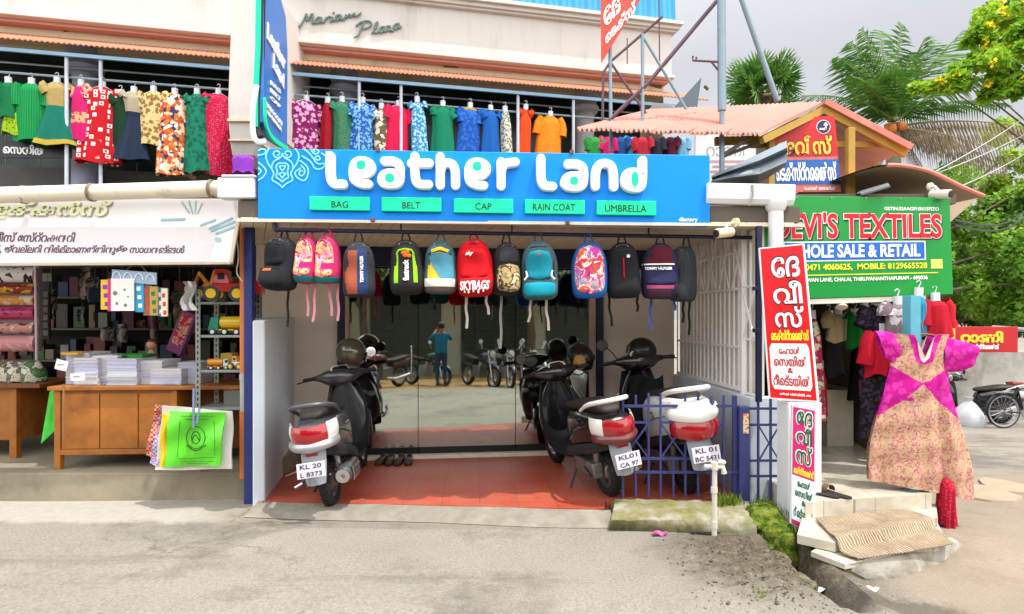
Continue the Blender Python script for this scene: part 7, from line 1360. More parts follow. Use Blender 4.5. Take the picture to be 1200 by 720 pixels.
dg(1052, 356, 402, 34, 4.85, 'kurta', fl_('7a6a70', 'd0c8cc', s=9), 'grey top with a white starburst flower under the green sign', 'shirt', sleeve=.2); dg(1076, 346, 396, 20, 4.9, 'slim', pat('stripes', ['2a94b8', '1f7a9a'], 20), 'turquoise folded cloth at the right end of the green sign', 'cloth', sleeve=0); dg(1096, 352, 396, 30, 4.9, 'kurta', fab('b8182a'), 'red top at the street corner beside the turquoise cloth', 'shirt', sleeve=.7); dg(1109, 560, 616, 18, 4.5, 'slim', dt_('b0122e', 'c8485a', s=40), 'red cloth hanging low beneath the pink and beige dress', 'cloth', sleeve=0, hook=False)
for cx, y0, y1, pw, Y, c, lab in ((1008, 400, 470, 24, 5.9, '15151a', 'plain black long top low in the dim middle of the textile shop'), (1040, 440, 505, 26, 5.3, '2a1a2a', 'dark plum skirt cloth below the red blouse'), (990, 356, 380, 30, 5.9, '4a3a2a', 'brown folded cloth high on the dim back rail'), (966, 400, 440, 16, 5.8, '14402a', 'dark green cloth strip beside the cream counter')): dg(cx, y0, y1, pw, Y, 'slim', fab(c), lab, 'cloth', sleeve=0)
# the big pink and beige dress
bd = thing('display_dress', 'large beige printed dress with magenta sleeves and midriff hung at the textile shop corner', 'dress', pt(1080, 580, 4.55), TG); DP = Pl(pt(1082, 395, 4.55), (1, .02, 0), (-.02, 0, 1)); DP = Pl(DP.o, (1, -.12, 0), (0, 0, 1))
m, b, L = base('paisley_cloth', .75, spec=.2); v = coords(m); vo = nn(m, 'ShaderNodeTexVoronoi'); vo.inputs['Scale'].default_value = 21; nz2 = nn(m, 'ShaderNodeTexNoise'); nz2.inputs['Scale'].default_value = 30; L.new(v, nz2.inputs['Vector']); vm = nn(m, 'ShaderNodeVectorMath', operation='MULTIPLY_ADD'); vm.inputs[1].default_value = (.075,) * 3; L.new(nz2.outputs[1], vm.inputs[0]); L.new(v, vm.inputs[2]); L.new(vm.outputs[0], vo.inputs['Vector'])
c1 = ramp(m, vo.outputs['Distance'], [(0, C('98305a')), (.18, C('a8587a')), (.23, C('c8ac8c')), (.36, C('b89474')), (.40, C('6a3a34')), (.47, C('bc9c7c'))]); c1 = mix(m, ramp(m, noise(m, v, 46, 2), [(.54, G0), (.58, (.6, .6, .6, 1))]), c1, C('b0406c')); L.new(c1, b.inputs['Base Color']); bump(m, b, noise(m, v, 6, 3), .3, .03); PAIS = m
MAGC = fl_('c1128a', 'd038a0', s=14)
OUT = [(-62, 388), (-40, 392), (-22, 388), (-2, 408), (8, 420), (22, 398), (26, 386), (40, 392), (63, 402)]
def dressf(front):
    mb = MB()
    # widths per photo row (left,right)
    rows = [(392, 1043, 1112), (410, 1045, 1108), (430, 1042, 1109), (452, 1037, 1113), (470, 1032, 1117), (500, 1023, 1127), (530, 1017, 1136), (556, 1016, 1140), (580, 1017, 1139)]
    def ro(t):
        y = 392 + t * 183
        for (y0, a0, b0), (y1, a1, b1) in zip(rows, rows[1:]):
            if y <= y1: f = (y - y0) / (y1 - y0); return a0 + (a1 - a0) * f, b0 + (b1 - b0) * f, y
        return rows[-1][1], rows[-1][2], y
    def f(u, w):
        a, b_, y = ro(w); x = a + (b_ - a) * u; yy = y + (-14 + 26 * u) * w * w * .9 - 2 * math.sin(math.pi * u) * w
        if w < .2: yy += max(0, 26 * (1 - w / .2) * (1 - abs(2 * u - 1.0) / .36)) if abs(2 * u - 1) < .36 else 0
        d = (.075 * (1 - (2 * u - 1) ** 2) ** .5 + .02 * math.sin(u * 12 + w * 3) * w + .012 * math.sin(u * 23 + 1) * w + .004 * math.sin(w * 34 + u * 5) + .012 * math.sin(u * 31 + w * 2) * w) * (1 if front else -.5); return DP.at(x, yy, d)
    return mb, f
for front in (True, False):
    mb, f = dressf(front); NU, NW = 96, 140; w_ = NU + 1; mb.v = [f(i / NU, j / NW) for j in range(NW + 1) for i in range(NU + 1)]
    for j in range(NW):
        for i in range(NU):
            u, w = (i + .5) / NU, (j + .5) / NW; y = 392 + w * 183; neck = abs(u - .52) ; k = 0
            if y < 424 and neck < .30 * (1 - (y - 392) / 60): k = 1
            if y < 414 and neck < .15 * (1 - (y - 392) / 44): k = 2
            lim = 449 - abs(u - .5) * 40; lim2 = 450 + abs(u - .5) * 80
            if lim < y < lim2: k = 1
            if 455 < y < 472 and u < .5 and k == 0 and .18 < u < .4 and 466 < y < 470 + 0: k = 1
            mb.f.append((j * w_ + i, j * w_ + i + 1, (j + 1) * w_ + i + 1, (j + 1) * w_ + i)); mb.mi.append(k)
    mb.build('dress_front' if front else 'dress_back', [PAIS, MAGC, mat('d8c4b4', .8)], bd, smooth=60)
for secs in (((1053, 393, 1050, 430), (1043, 390, 1045, 427), (1033, 388, 1040, 422), (1024, 388, 1035, 418)), ((1101, 394, 1104, 436), (1115, 397, 1114, 436), (1130, 401, 1126, 435), (1145, 406, 1136, 431))):
    mb = MB(); rg = []
    for k, (xa, ya, xb, yb) in enumerate(secs):
        A_, B_ = DP.at(xa, ya, .015), DP.at(xb, yb, .015); c_, h_ = (A_ + B_) / 2, (A_ - B_) / 2; rg.append([c_ + h_ * math.cos(a) + DP.n * (.035 * math.sin(a) * (1 + .25 * math.sin(5 * a + k))) for a in [2 * math.pi * j / 24 for j in range(24)]])
    mb.loft(rg, False); mb.build('sleeve', MAGC, bd, smooth=60)
mb = MB(); mb.tube(chaikin([DP.at(1050, 398, .02), DP.at(1080, 390, .03), DP.at(1108, 398, .02)], 2), .01, 6); mb.tube([DP.at(1080, 390, .02), DP.at(1080, 345, -.1)], .005, 5); mb.build('hanger', WOODD, bd)
# ================================================================ far right: street end, sign, scooter, bicycle
bpy.context.view_layer.update()
def gpt(px, py, Y): p = pt(px, py, Y); return V((p.x, p.y, gh(p.x, p.y)))
rn = thing('rani_sign', 'distant red shop sign with yellow Malayalam letters across the side street', 'sign', pt(1150, 412, 14)); pl = vpl(14, -6); mb = MB(); mb.rect(pl, 1085, 383, 1193, 413, -.1, 0); mb.build('board', mat('b3161e', .4, var=.05), rn, smooth=0, bev=.01); mb = MB(); mb.rect(pl, 1108, 385, 1119, 411, .001, .01); mb.build('yellow_panel', mat('d8b83a', .5), rn, smooth=0)
text_px(pl, 'റാണി', (1125, 388, 1175, 402), mat('dcc23a', .4), rn, d0=.002, d1=.02, bold=.05); text_px(pl, 'െടക്സ്റ്റെെൽസ്', (1136, 403, 1170, 409.5), LWHT, rn, d0=.002, d1=.02, bold=.02)
mb = MB(); a = pt(1080, 412, 14.2); b_ = pt(1240, 412, 14.2); mb.hexa([V((a.x, 14.2, -1.2)), V((b_.x, 14.0, -1.2)), V((b_.x, 14.4, -1.2)), V((a.x, 14.6, -1.2))], [V((a.x, 14.2, a.z)), V((b_.x, 14.0, a.z)), V((b_.x, 14.4, a.z)), V((a.x, 14.6, a.z))]); tag(mb.build('street_wall', mat('a8a49c', .85, var=.2, sc=.9, dirt=('6d675c', .4, 1.2)), smooth=0), 'weathered pale wall under the distant red sign', 'wall')
mb = MB(); mb.tube([pt(1163, 384, 14.1), pt(1205, 387, 13.5)], .05, 8); tag(mb.build('street_arm', mat('8a8f90', .5)), 'grey arm sticking out in front of the distant red sign', 'pole')
fs = dup(s2, 'distant black scooter parked side on below the red street sign', 'vehicles across the side street'); q = gpt(1172, 490, 13.2); fs.matrix_world = MX.Translation(q) @ MX.Rotation(R(168), 4, 'Z') @ MX.Rotation(R(-6), 4, 'X'); fs['category'] = 'scooter'
for ch in [o for o in COL.objects if o.parent == fs and o.name.startswith('number_plate')]: pass
def bicycle(label):
    t = thing('bicycle', label, 'bicycle', (0, 0, 0), 'vehicles across the side street'); wheel(t, 0, .34, .04, .31, 18, 'rear_wheel', True); wheel(t, 1.05, .34, .04, .31, 18, 'front_wheel', True)
    F_ = mat('1f2326', .4); mb = MB()
    for a, b_ in (((0, 0, .34), (.42, 0, .30)), ((.42, 0, .30), (.28, 0, .82)), ((.28, 0, .78), (.88, 0, .80)), ((.42, 0, .30), (.9, 0, .68)), ((0, 0, .34), (.28, 0, .78))): mb.tube([a, b_], .016, 8)
    mb.build('frame', F_, t); mb = MB(); mb.tube([(1.05, .05, .34), (.93, .05, .68)], .012, 6); mb.tube([(1.05, -.05, .34), (.93, -.05, .68)], .012, 6); mb.tube([(.93, 0, .66), (.86, 0, .95)], .016, 8); mb.build('fork', F_, t)
    mb = MB(); mb.tube(chaikin([(.72, .28, .96), (.86, .2, 1.0), (.86, 0, .95), (.86, -.2, 1.0), (.72, -.28, .96)], 2), .012, 6); mb.build('handlebar', CHROME, t); mb = MB(); mb.loft([sect(x, hw, a, b_) for x, hw, a, b_ in ((.12, .1, .86, .92), (.2, .1, .85, .93), (.3, .05, .86, .92), (.4, .025, .87, .91))]); mb.build('saddle', mat('7a2a24', .6), t)
    mb = MB(); mb.box((-.02, 0, .72), (.36, .12, .02)); mb.tube([(-.15, .05, .72), (0, .05, .34)], .008, 5); mb.build('carrier', STEEL, t)
    for cx in (0, 1.05): mb = MB(); mb.loft(arc_ring(cx, .34, .36, .368, R(10), R(170), .03)); mb.build('mudguard', F_, t)
    mb = MB(); mb.lathe((.42, -.03, .30), (0, -1, 0), [(0, .09), (.006, .09)], 20, True); mb.tube([(.42, -.05, .30), (.5, -.07, .16)], .01, 6); mb.box((.5, -.11, .15), (.08, .08, .02)); mb.build('crank', STEEL, t); return t
bc = bicycle('old black bicycle standing at the right edge of the side street'); q = gpt(1176, 494, 12.2); bc.location = q; bc.rotation_euler = (0, R(0), R(2))
mb = MB(); c = gpt(1136, 488, 12.6); mb.loft([[c + V((r * math.cos(a) * (1 + .2 * math.sin(3 * a)), r * math.sin(a), z)) for a in [2 * math.pi * k / 14 for k in range(14)]] for z, r in ((0, .27), (.12, .30), (.3, .25), (.45, .14), (.52, .05), (.6, .08))]); tag(mb.build('plastic_sack', mat('b9bcc0', .3, var=.15, bmp=.5, bsc=15), smooth=50), 'pale plastic sack slumped behind the big dress across the street', 'sack')
# kerb stones and rubble along the side street
for (px, py, Y, w, d, lab) in ((1150, 566, 5.6, .55, .35, 'broken concrete slab at the road edge right of the big dress'), (1178, 560, 5.9, .4, .3, 'tilted broken slab right of the other one at the road edge')):
    c = gpt(px, py, Y); c = V((c.x, c.y, gh(c.x, c.y) + .01)); mb = MB(); n = 9; rr = random.Random(px); pts = [V((w * .5 * math.cos(2 * math.pi * k / n) * rr.uniform(.8, 1.1), d * math.sin(2 * math.pi * k / n) * rr.uniform(.8, 1.1), 0)) for k in range(n)]
    mb.loft([[c + p for p in pts], [c + p * .96 + V((0, 0, .03 + p.x * .03)) for p in pts]]); tag(mb.build('broken_slab', mat('9a8a74', .9, var=.15, bmp=.4), smooth=0), lab, 'slab')
# ================================================================ trees and palms
def leafmat(a, b_, c, tr=.35):
    m, b, L = base('leaf', .5, spec=.35); g = nn(m, 'ShaderNodeObjectInfo'); n = nn(m, 'ShaderNodeTexNoise'); n.inputs['Scale'].default_value = 1.3; n.inputs['Detail'].default_value = 4; L.new(coords(m), n.inputs['Vector']); n3 = noise(m, coords(m), 14, 2); f = math_(m, 'ADD', math_(m, 'MULTIPLY', n.outputs[0], .6), math_(m, 'MULTIPLY', n3, .4))
    c1 = ramp(m, f, [(.32, C(a)), (.5, C(b_)), (.68, C(c))]); L.new(c1, b.inputs['Base Color']); tl = nn(m, 'ShaderNodeBsdfTranslucent'); L.new(c1, tl.inputs[0]); ms = nn(m, 'ShaderNodeMixShader'); ms.inputs[0].default_value = tr; L.new(b.outputs[0], ms.inputs[1]); L.new(tl.outputs[0], ms.inputs[2]); L.new(ms.outputs[0], m.node_tree.nodes['Material Output'].inputs[0]); return m
LEAF1 = leafmat('33591a', '6d9a2a', 'a4c648', .45); LEAF2 = leafmat('1f3f14', '437024', '77a236'); LEAF3 = leafmat('4a7a1c', '8db030', 'c2cc4a', .45); PALM = leafmat('1f4216', '447426', '7da045', .3); FANP = leafmat('2a5220', '4f7d30', '7d9c4a', .25); DEAD = leafmat('4a3d2c', '7a6a50', '9c8c6e', .15); BARK = mat('5b4d3d', .9, var=.25, bmp=.5, bsc=25); YELF = mat('f2dc1c', .6, var=.1)
def leaves(mb, rr, c, rad, n, size, flat=.6):
    for _ in range(n):
        while True:
            d = V((rr.uniform(-1, 1), rr.uniform(-1, 1), rr.uniform(-1, 1)))
            if d.length < 1: break
        p = c + V((d.x * rad.x, d.y * rad.y, d.z * rad.z)); nrm = (d * .6 + V((rr.gauss(0, .6), rr.gauss(0, .6), rr.gauss(.5, .5)))).normalized(); a = nrm.orthogonal().normalized(); a = (MX.Rotation(rr.uniform(0, 6.3), 3, nrm) @ a); b_ = nrm.cross(a); s_ = size * rr.uniform(.6, 1.3); w = s_ * .34
        mb.add([p, p + a * s_ * .5 + b_ * w + nrm * .06 * s_, p + a * s_, p + a * s_ * .5 - b_ * w + nrm * .06 * s_], [(0, 1, 2, 3)])
def tree(name, label, base_, trunk_h, clumps, n, size, m, seed, tr=.14, flowers=0, limbs=True):
    rr = random.Random(seed); t = thing(name, label, 'tree', base_, None); top = base_ + V((0, 0, trunk_h)); mb = MB(); mb.tube([base_ - V((0, 0, .3)), base_.lerp(top, .5) + V((.1, 0, 0)), top], [tr * 1.3, tr, tr * .7], 10)
    for c, r in clumps: mid = top.lerp(c, .5) + V((rr.uniform(-.2, .2), 0, -.15)); mb.tube([top - V((0, 0, rr.uniform(0, .5))), mid, c], [tr * .6, tr * .4, tr * .12], 7)
    mb.build('trunk', BARK, t); mb = MB()
    for c, r in clumps:
        for k in range(7):
            d = V((rr.gauss(0, .5), rr.gauss(0, .5), rr.gauss(0, .45))); leaves(mb, rr, c + V((d.x * r.x, d.y * r.y, d.z * r.z)), r * rr.uniform(.3, .55), n // 7, size)
    mb.build('crown', m, t, smooth=0)
    if flowers:
        mb = MB()
        for c, r in clumps[:flowers]:
            for k in range(6): leaves(mb, rr, c + V((rr.gauss(0, .5) * r.x, rr.gauss(0, .4) * r.y - r.y * .4, rr.gauss(.1, .5) * r.z)), r * .14, 22, size * .5)
        mb.build('blossom', YELF, t, smooth=0)
    return t
def cl(px, py, Y, rx, rz, ry=None): s_ = Y / FPX; return pt(px, py, Y), V((rx * s_, (ry or rx) * s_, rz * s_))
tree('broad_tree', 'bright green leafy tree behind the side street, in the middle of the right edge', V((8.6, 17.5, -1)), 3.2, [cl(1150, 250, 17, 48, 34), cl(1180, 290, 16.5, 45, 34), cl(1135, 310, 17.5, 42, 34), cl(1195, 225, 17, 40, 30), cl(1160, 345, 17, 45, 26), cl(1210, 330, 16, 45, 40), cl(1125, 275, 18, 32, 36)], 2000, .15, LEAF1, 1)
tree('dark_tree', 'darker dense tree standing low behind the red street sign', V((9.5, 20, -1)), 2.0, [cl(1120, 360, 19, 42, 26), cl(1165, 370, 18.5, 48, 24), cl(1200, 365, 18, 40, 28), cl(1080, 350, 21, 45, 34), cl(1140, 330, 21, 45, 40), cl(1190, 300, 21, 45, 50)], 1700, .16, LEAF2, 2)
tree('tall_tree', 'tall pale green tree at the far right between palm and street', V((11.5, 19, -1)), 4.5, [cl(1185, 195, 19, 28, 20), cl(1205, 160, 19, 30, 30), cl(1170, 225, 19.5, 30, 16)], 1100, .16, LEAF3, 3)
tree('flowering_tree', 'overhanging tree with yellow blossom in the top right corner', V((12.6, 12.2, -.8)), 4.6, [cl(1165, 70, 11, 28, 17), cl(1128, 92, 11, 26, 11), cl(1105, 98, 11, 16, 7), cl(1190, 60, 11, 26, 30), cl(1180, 20, 11.5, 30, 18), cl(1200, 95, 11, 24, 12), cl(1160, 105, 11, 18, 8), cl(1150, 45, 11, 14, 10)], 900, .13, leafmat('3f6a18', '7fae28', 'bccb3c', .45), 4, .06, 8)
tree('dark_tree', 'dark crown filling the very top right corner behind the blossom', V((15.5, 14.5, -.8)), 5.5, [cl(1180, 40, 14, 34, 34), cl(1205, 15, 14, 34, 24), cl(1155, 20, 14, 22, 14)], 900, .15, LEAF2, 5)
tree('broad_tree', 'leafy green tree behind the textile shop roofs, below the coconut palm', V((8.5, 24, -1)), 3.4, [cl(1060, 230, 22, 40, 28), cl(1100, 235, 22, 42, 32), cl(1020, 215, 23, 36, 22), cl(1085, 290, 22, 50, 50), cl(1000, 180, 23, 24, 18)], 1100, .2, LEAF2, 6)
tree('broad_tree', 'leafy green tree farther along the side street, outermost on the right', V((17, 20, -1.3)), 3.0, [(V((17 + a, 20 + b_, 3 + c)), V((2.0, 1.6, 1.4))) for a, b_, c in ((0, 0, .5), (1.8, .5, -.4), (-1.8, 0, -.6), (.3, 0, 2.2), (-1.2, .4, 1.6))], 900, .18, LEAF1, 31)
def frond(mb, mr, base_, yaw, L_, rise, droop, rr, nl=46, lw=.55, dead=False):
    el = math.atan(rise) * 1.12; d = V((math.cos(yaw), math.sin(yaw), 0)); side = V((-d.y, d.x, 0)); pts = []
    for i in range(nl + 1):
        t = i / nl; pts.append(base_ + d * (L_ * t * math.cos(el) * (1 + .25 * t)) + V((0, 0, L_ * (math.sin(el) * t - droop * .55 * t ** 2.2))))
    mr.tube(pts[::3] + [pts[-1]], [max(.004, .03 * (1 - .9 * i / (nl / 3))) * L_ / 2.2 for i in range(len(pts[::3]) + 1)], 5)
    for i in range(3, nl):
        t = i / nl; ll = L_ * lw * .55 * math.sin(math.pi * min(1, .12 + t * .88)) ** .6 + .05; tg = (pts[i + 1] - pts[i - 1]).normalized()
        for s_ in (-1, 1):
            dr = (side * s_ * (.8 if not dead else .35) + tg * .65 + V((0, 0, -.35 - rr.uniform(0, .35) - (1.1 if dead else 0)))).normalized(); p = pts[i]; l = ll * rr.uniform(.8, 1.1); wv = tg * .018 * L_ / 2.2; tip = p + dr * l + V((0, 0, -.10 * l))
            m_ = p.lerp(tip, .5) + V((0, 0, .05 * l)); mb.add([p - wv * .6, p + wv * .6, m_ + wv, tip, m_ - wv], [(0, 1, 2, 3, 4)])
rr = random.Random(11); cp = thing('coconut_palm', 'coconut palm with long feathered fronds and drooping dead ones above the textile shop', 'palm', V((8.7, 14.5, -1))); cc = pt(1046, 145, 14)
mb = MB(); mb.tube([V((cc.x + .5, 14.5, -1)), V((cc.x + .35, 14.3, 2)), V((cc.x + .1, 14.1, 4.5)), cc], [.2, .16, .14, .17], 12); mb.build('trunk', mat('7a6f60', .9, var=.2, bmp=.4, bsc=12), cp)
gl_, gm = MB(), MB()
for yaw, L_, rise, dr in ((100, 2.5, 3.5, .15), (300, 2.4, 4.5, .15), (170, 2.5, 2.6, .2), (200, 2.3, 1.2, .5), (190, 2.2, .5, .55), (215, 2.1, .8, .7), (10, 2.9, 1.25, .1), (25, 2.6, 1.6, .2), (150, 2.4, 1.6, .35), (330, 2.2, .8, .65), (270, 1.9, 2.0, .5), (350, 2.3, 2.6, .3), (120, 2.5, 2.0, .4), (240, 2.0, 1.4, .8), (0, 2.4, .5, .6), (60, 2.4, 1.6, .4), (185, 2.4, 1.9, .35)): frond(gl_, gm, cc + V((rr.uniform(-.08, .08), rr.uniform(-.08, .08), .05)), R(yaw), L_, rise, dr, rr)
gl_.build('frond_leaves', PALM, cp, smooth=0); gm.build('frond_ribs', mat('7d8440', .6), cp)
dl_, dm = MB(), MB()
for yaw, L_, rise, dr in ((345, 2.5, .15, .55), (10, 2.5, .0, .6), (320, 1.9, -.2, .7), (30, 1.7, -.3, .9), (205, 1.5, -.5, .9)): frond(dl_, dm, cc + V((0, 0, -.1)), R(yaw), L_, rise, dr, rr, dead=True)
dl_.build('dead_fronds', DEAD, cp, smooth=0); dm.build('dead_ribs', mat('8a7658', .8), cp)
mb = MB(); [mb.ball(cc + V((.16 * math.cos(k * 1.3), -.12 + .1 * math.sin(k * 1.3), -.12 - .05 * (k % 2))), (.09, .09, .11), 10, 8) for k in range(5)]; mb.build('coconuts', mat('b86a2a', .5), cp)
fp = thing('fan_palm', 'fan palm with round spiky leaves rising behind the pink shed roof', 'palm', V((6.6, 16, -.2))); fc = pt(896, 112, 16); mb = MB(); mb.tube([V((fc.x, 16, -.2)), fc], [.24, .2], 12); mb.build('trunk', mat('5d5146', .9, bmp=.4), fp); mb = MB(); ms2 = MB()
for k in range(34):
    az = rr.uniform(0, 6.28); el = rr.uniform(-.5, 1.35); d = V((math.cos(az) * math.cos(el), math.sin(az) * math.cos(el), math.sin(el))); st = rr.uniform(.45, .8); c = fc + d * st; ms2.tube([fc + d * .05, c], [.02, .012], 5); side = d.orthogonal().normalized(); side = MX.Rotation(rr.uniform(0, 6.28), 3, d) @ side; nb = 26; Lf = rr.uniform(.5, .68)
    for i in range(nb):
        a = (i / (nb - 1) - .5) * 4.2; q = (d * math.cos(a) + side * math.sin(a)).normalized(); nrm = d.cross(side); tip = c + q * Lf + V((0, 0, -.12 * Lf * rr.uniform(.3, 1.4))); wv = q.cross(nrm) * .03; mm = c.lerp(tip, .6) + nrm * .02 * (1 if i % 2 else -1); mb.add([c, mm + wv, tip, mm - wv], [(0, 1, 2, 3)])
mb.build('fan_leaves', FANP, fp, smooth=0); ms2.build('leaf_stalks', mat('8a9440', .6), fp)
mb = MB(); 
for k in range(26): a = rr.uniform(0, 6.28); p = fc + V((.2 * math.cos(a), .2 * math.sin(a), -.1)); mb.tube([p, p + V((.25 * math.cos(a), .25 * math.sin(a), rr.uniform(-.3, .1)))], [.05, .015], 5)
mb.build('leaf_boots', mat('6a5a40', .9), fp)
# wires
WIRE = mat('a8a6a2', .5); 
for i, (a, b_, Ya, Yb, m, lab) in enumerate((((1015, 232), (1215, 150), 6.5, 12, WIRE, 'highest pale wire crossing the dead palm fronds'), ((1020, 240), (1215, 128), 6.5, 12, WIRE, 'steep pale wire crossing the coconut palm'), ((1050, 248), (1215, 172), 6.8, 12, WIRE, 'lowest pale wire above the curved roof'), ((1118, 258), (1215, 233), 7, 12, BLACK, 'black cable sagging in front of the green trees'), ((1118, 264), (1215, 240), 7, 12, BLACK, 'second black cable just below the other in front of the trees'))):
    p, q = pt(*a, Ya), pt(*b_, Yb); mb = MB(); mb.tube([p.lerp(q, t / 12) + V((0, 0, -.25 * math.sin(math.pi * t / 12) * (1 if m is BLACK else .3))) for t in range(13)], .008 if m is WIRE else .014, 5); tag(mb.build('overhead_wire', m), lab, 'wire', 'wires over the side street')
# ================================================================ people
SKIN = mat('8a5a40', .55, var=.06); HAIRM = mat('14100e', .5)
def person(label, J, rules, hair=None, loc=(0, 0, 0), yaw=0):
    """J: joints name -> (pos, radius); one continuous skinned body"""
    t = thing('person', label, 'person', (0, 0, 0)); names = ['pelvis', 'belly', 'chest', 'neck', 'jaw', 'head', 'sl', 'el', 'wl', 'hl', 'sr', 'er', 'wr', 'hr', 'tl', 'kl', 'al', 'fl', 'tr', 'kr', 'ar', 'fr']
    E = [('pelvis', 'belly'), ('belly', 'chest'), ('chest', 'neck'), ('neck', 'jaw'), ('jaw', 'head'), ('chest', 'sl'), ('sl', 'el'), ('el', 'wl'), ('wl', 'hl'), ('chest', 'sr'), ('sr', 'er'), ('er', 'wr'), ('wr', 'hr'), ('pelvis', 'tl'), ('tl', 'kl'), ('kl', 'al'), ('al', 'fl'), ('pelvis', 'tr'), ('tr', 'kr'), ('kr', 'ar'), ('ar', 'fr')]
    vs = [V(J[n][0]) for n in names]; rs_ = [J[n][1] for n in names]; ed = [(names.index(a), names.index(b_)) for a, b_ in E]
    for h, e in (('hl', 'wl'), ('hr', 'wr')):
        hp = V(J[h][0]); d = (hp - V(J[e][0])).normalized(); sd = d.orthogonal().normalized()
        for k, (o, l) in enumerate(((-.032, .065), (-.011, .08), (.011, .075), (.032, .06), (-.05, .035))):
            i0 = len(vs); vs += [hp + sd * o + d * .03, hp + sd * o * 1.05 + d * (.03 + l * .5), hp + sd * o + d * (.03 + l) - V((0, 0, .012))]; rs_ += [.010, .009, .007]; ed += [(names.index(h), i0), (i0, i0 + 1), (i0 + 1, i0 + 2)]
    me = bpy.data.meshes.new('body'); me.from_pydata(vs, ed, []); o = bpy.data.objects.new('body', me); COL.objects.link(o); sk = o.modifiers.new('skin', 'SKIN'); sk.use_smooth_shade = True
    for i, r in enumerate(rs_): me.skin_vertices[0].data[i].radius = (r, r) if not isinstance(r, tuple) else r
    for i in range(len(vs)): me.skin_vertices[0].data[i].use_root = i == 0
    sb = o.modifiers.new('s', 'SUBSURF'); sb.levels = sb.render_levels = 2; bpy.context.view_layer.update(); m2 = bpy.data.meshes.new_from_object(o.evaluated_get(bpy.context.evaluated_depsgraph_get())); bpy.data.objects.remove(o)
    mats = []; 
    for m, fn in rules: mats.append(m)
    for m in mats: m2.materials.append(m)
    for p in m2.polygons:
        p.use_smooth = True
        for i, (m, fn) in enumerate(rules):
            if fn(p.center): p.material_index = i; break
    ob = bpy.data.objects.new('body', m2); COL.objects.link(ob); ob.parent = t; WM[ob] = WM[t]; h = V(J['head'][0])
    mb = MB(); mb.ball(h + V((0, .012, .035)), (.098, .112, .10), 18, 12); mb.build('hair', hair or HAIRM, t)
    mb = MB()
    for s_ in (-1, 1): mb.ball(h + V((s_ * .034, -.092, -.005)), (.012, .006, .008), 8, 6)
    mb.build('eyes', BLACK, t); mb = MB(); mb.loft([[h + V((x * .014, y, z)) for x in (-1, 0, 1)] + [h + V((0, y + .03, z))] for y, z in ((-.095, .0), (-.112, -.03), (-.118, -.045), (-.098, -.052))]); mb.build('nose', SKIN, t); mb = MB(); mb.ball(h + V((0, -.088, -.075)), (.024, .008, .007), 10, 6); mb.build('mouth', mat('6a3a34', .5), t)
    for s_ in (-1, 1): mb = MB(); mb.ball(h + V((s_ * .095, .005, -.015)), (.014, .022, .03), 8, 6); mb.build('ear', SKIN, t)
    t.location = loc; t.rotation_euler = (0, 0, yaw); return t
BASEJ = {'pelvis': ((0, 0, .95), (.15, .11)), 'belly': ((0, 0, 1.10), (.145, .11)), 'chest': ((0, 0, 1.32), (.16, .115)), 'neck': ((0, .0, 1.47), .055), 'jaw': ((0, -.01, 1.55), .075), 'head': ((0, -.005, 1.62), .095), 'sl': ((.18, 0, 1.40), .062), 'sr': ((-.18, 0, 1.40), .062), 'tl': ((.09, 0, .88), .095), 'kl': ((.10, -.01, .49), .062), 'al': ((.10, .02, .09), .042), 'fl': ((.11, -.13, .035), .035), 'tr': ((-.09, 0, .88), .095), 'kr': ((-.10, -.01, .49), .062), 'ar': ((-.10, .02, .09), .042), 'fr': ((-.11, -.13, .035), .035)}
PH = dict(BASEJ); PH.update({'el': ((.30, -.14, 1.26), .048), 'wl': ((.13, -.34, 1.44), .034), 'hl': ((.10, -.38, 1.49), .04), 'er': ((-.30, -.14, 1.26), .048), 'wr': ((-.13, -.34, 1.44), .034), 'hr': ((-.10, -.38, 1.49), .04)})
def mirpt(px, D):                          # where a thing stands that the glass doors show at this photo column
    d = V(((px - 600) / FPX, 1, 0)) * D; p = V((d.x, d.y, 0)); k = (p - V((GP.o.x, GP.o.y, 0))).dot(GP.n); p = p - GP.n * 2 * k; return V((p.x, p.y, gh(p.x, p.y)))
JEAN = fab('2c3f5c'); BSH = fab('1f6a86')
pr = [(SKIN, lambda c: c.z > 1.45 or (c.y < -.24 and c.z > 1.2)), (BSH, lambda c: c.z > .93), (mat('2a221c', .6), lambda c: c.z < .075), (JEAN, lambda c: True)]
q = mirpt(517, 16.5); ph = person('person in a teal shirt and jeans photographing from across the street', PH, pr, loc=q, yaw=math.atan2(GP.n.y, GP.n.x) + R(-90) + R(180) - R(7))
mb = MB(); mb.box((0, -.44, 1.56), (.15, .02, .08)); ob = mb.build('phone', BLACK, smooth=0, bev=.004); tag(ob, 'phone held up by the mirrored photographer', 'phone'); ob.location = MX.Translation(q) @ MX.Rotation(ph.rotation_euler.z, 4, 'Z') @ V((0, -.42, 1.5)); ob.rotation_euler = ph.rotation_euler
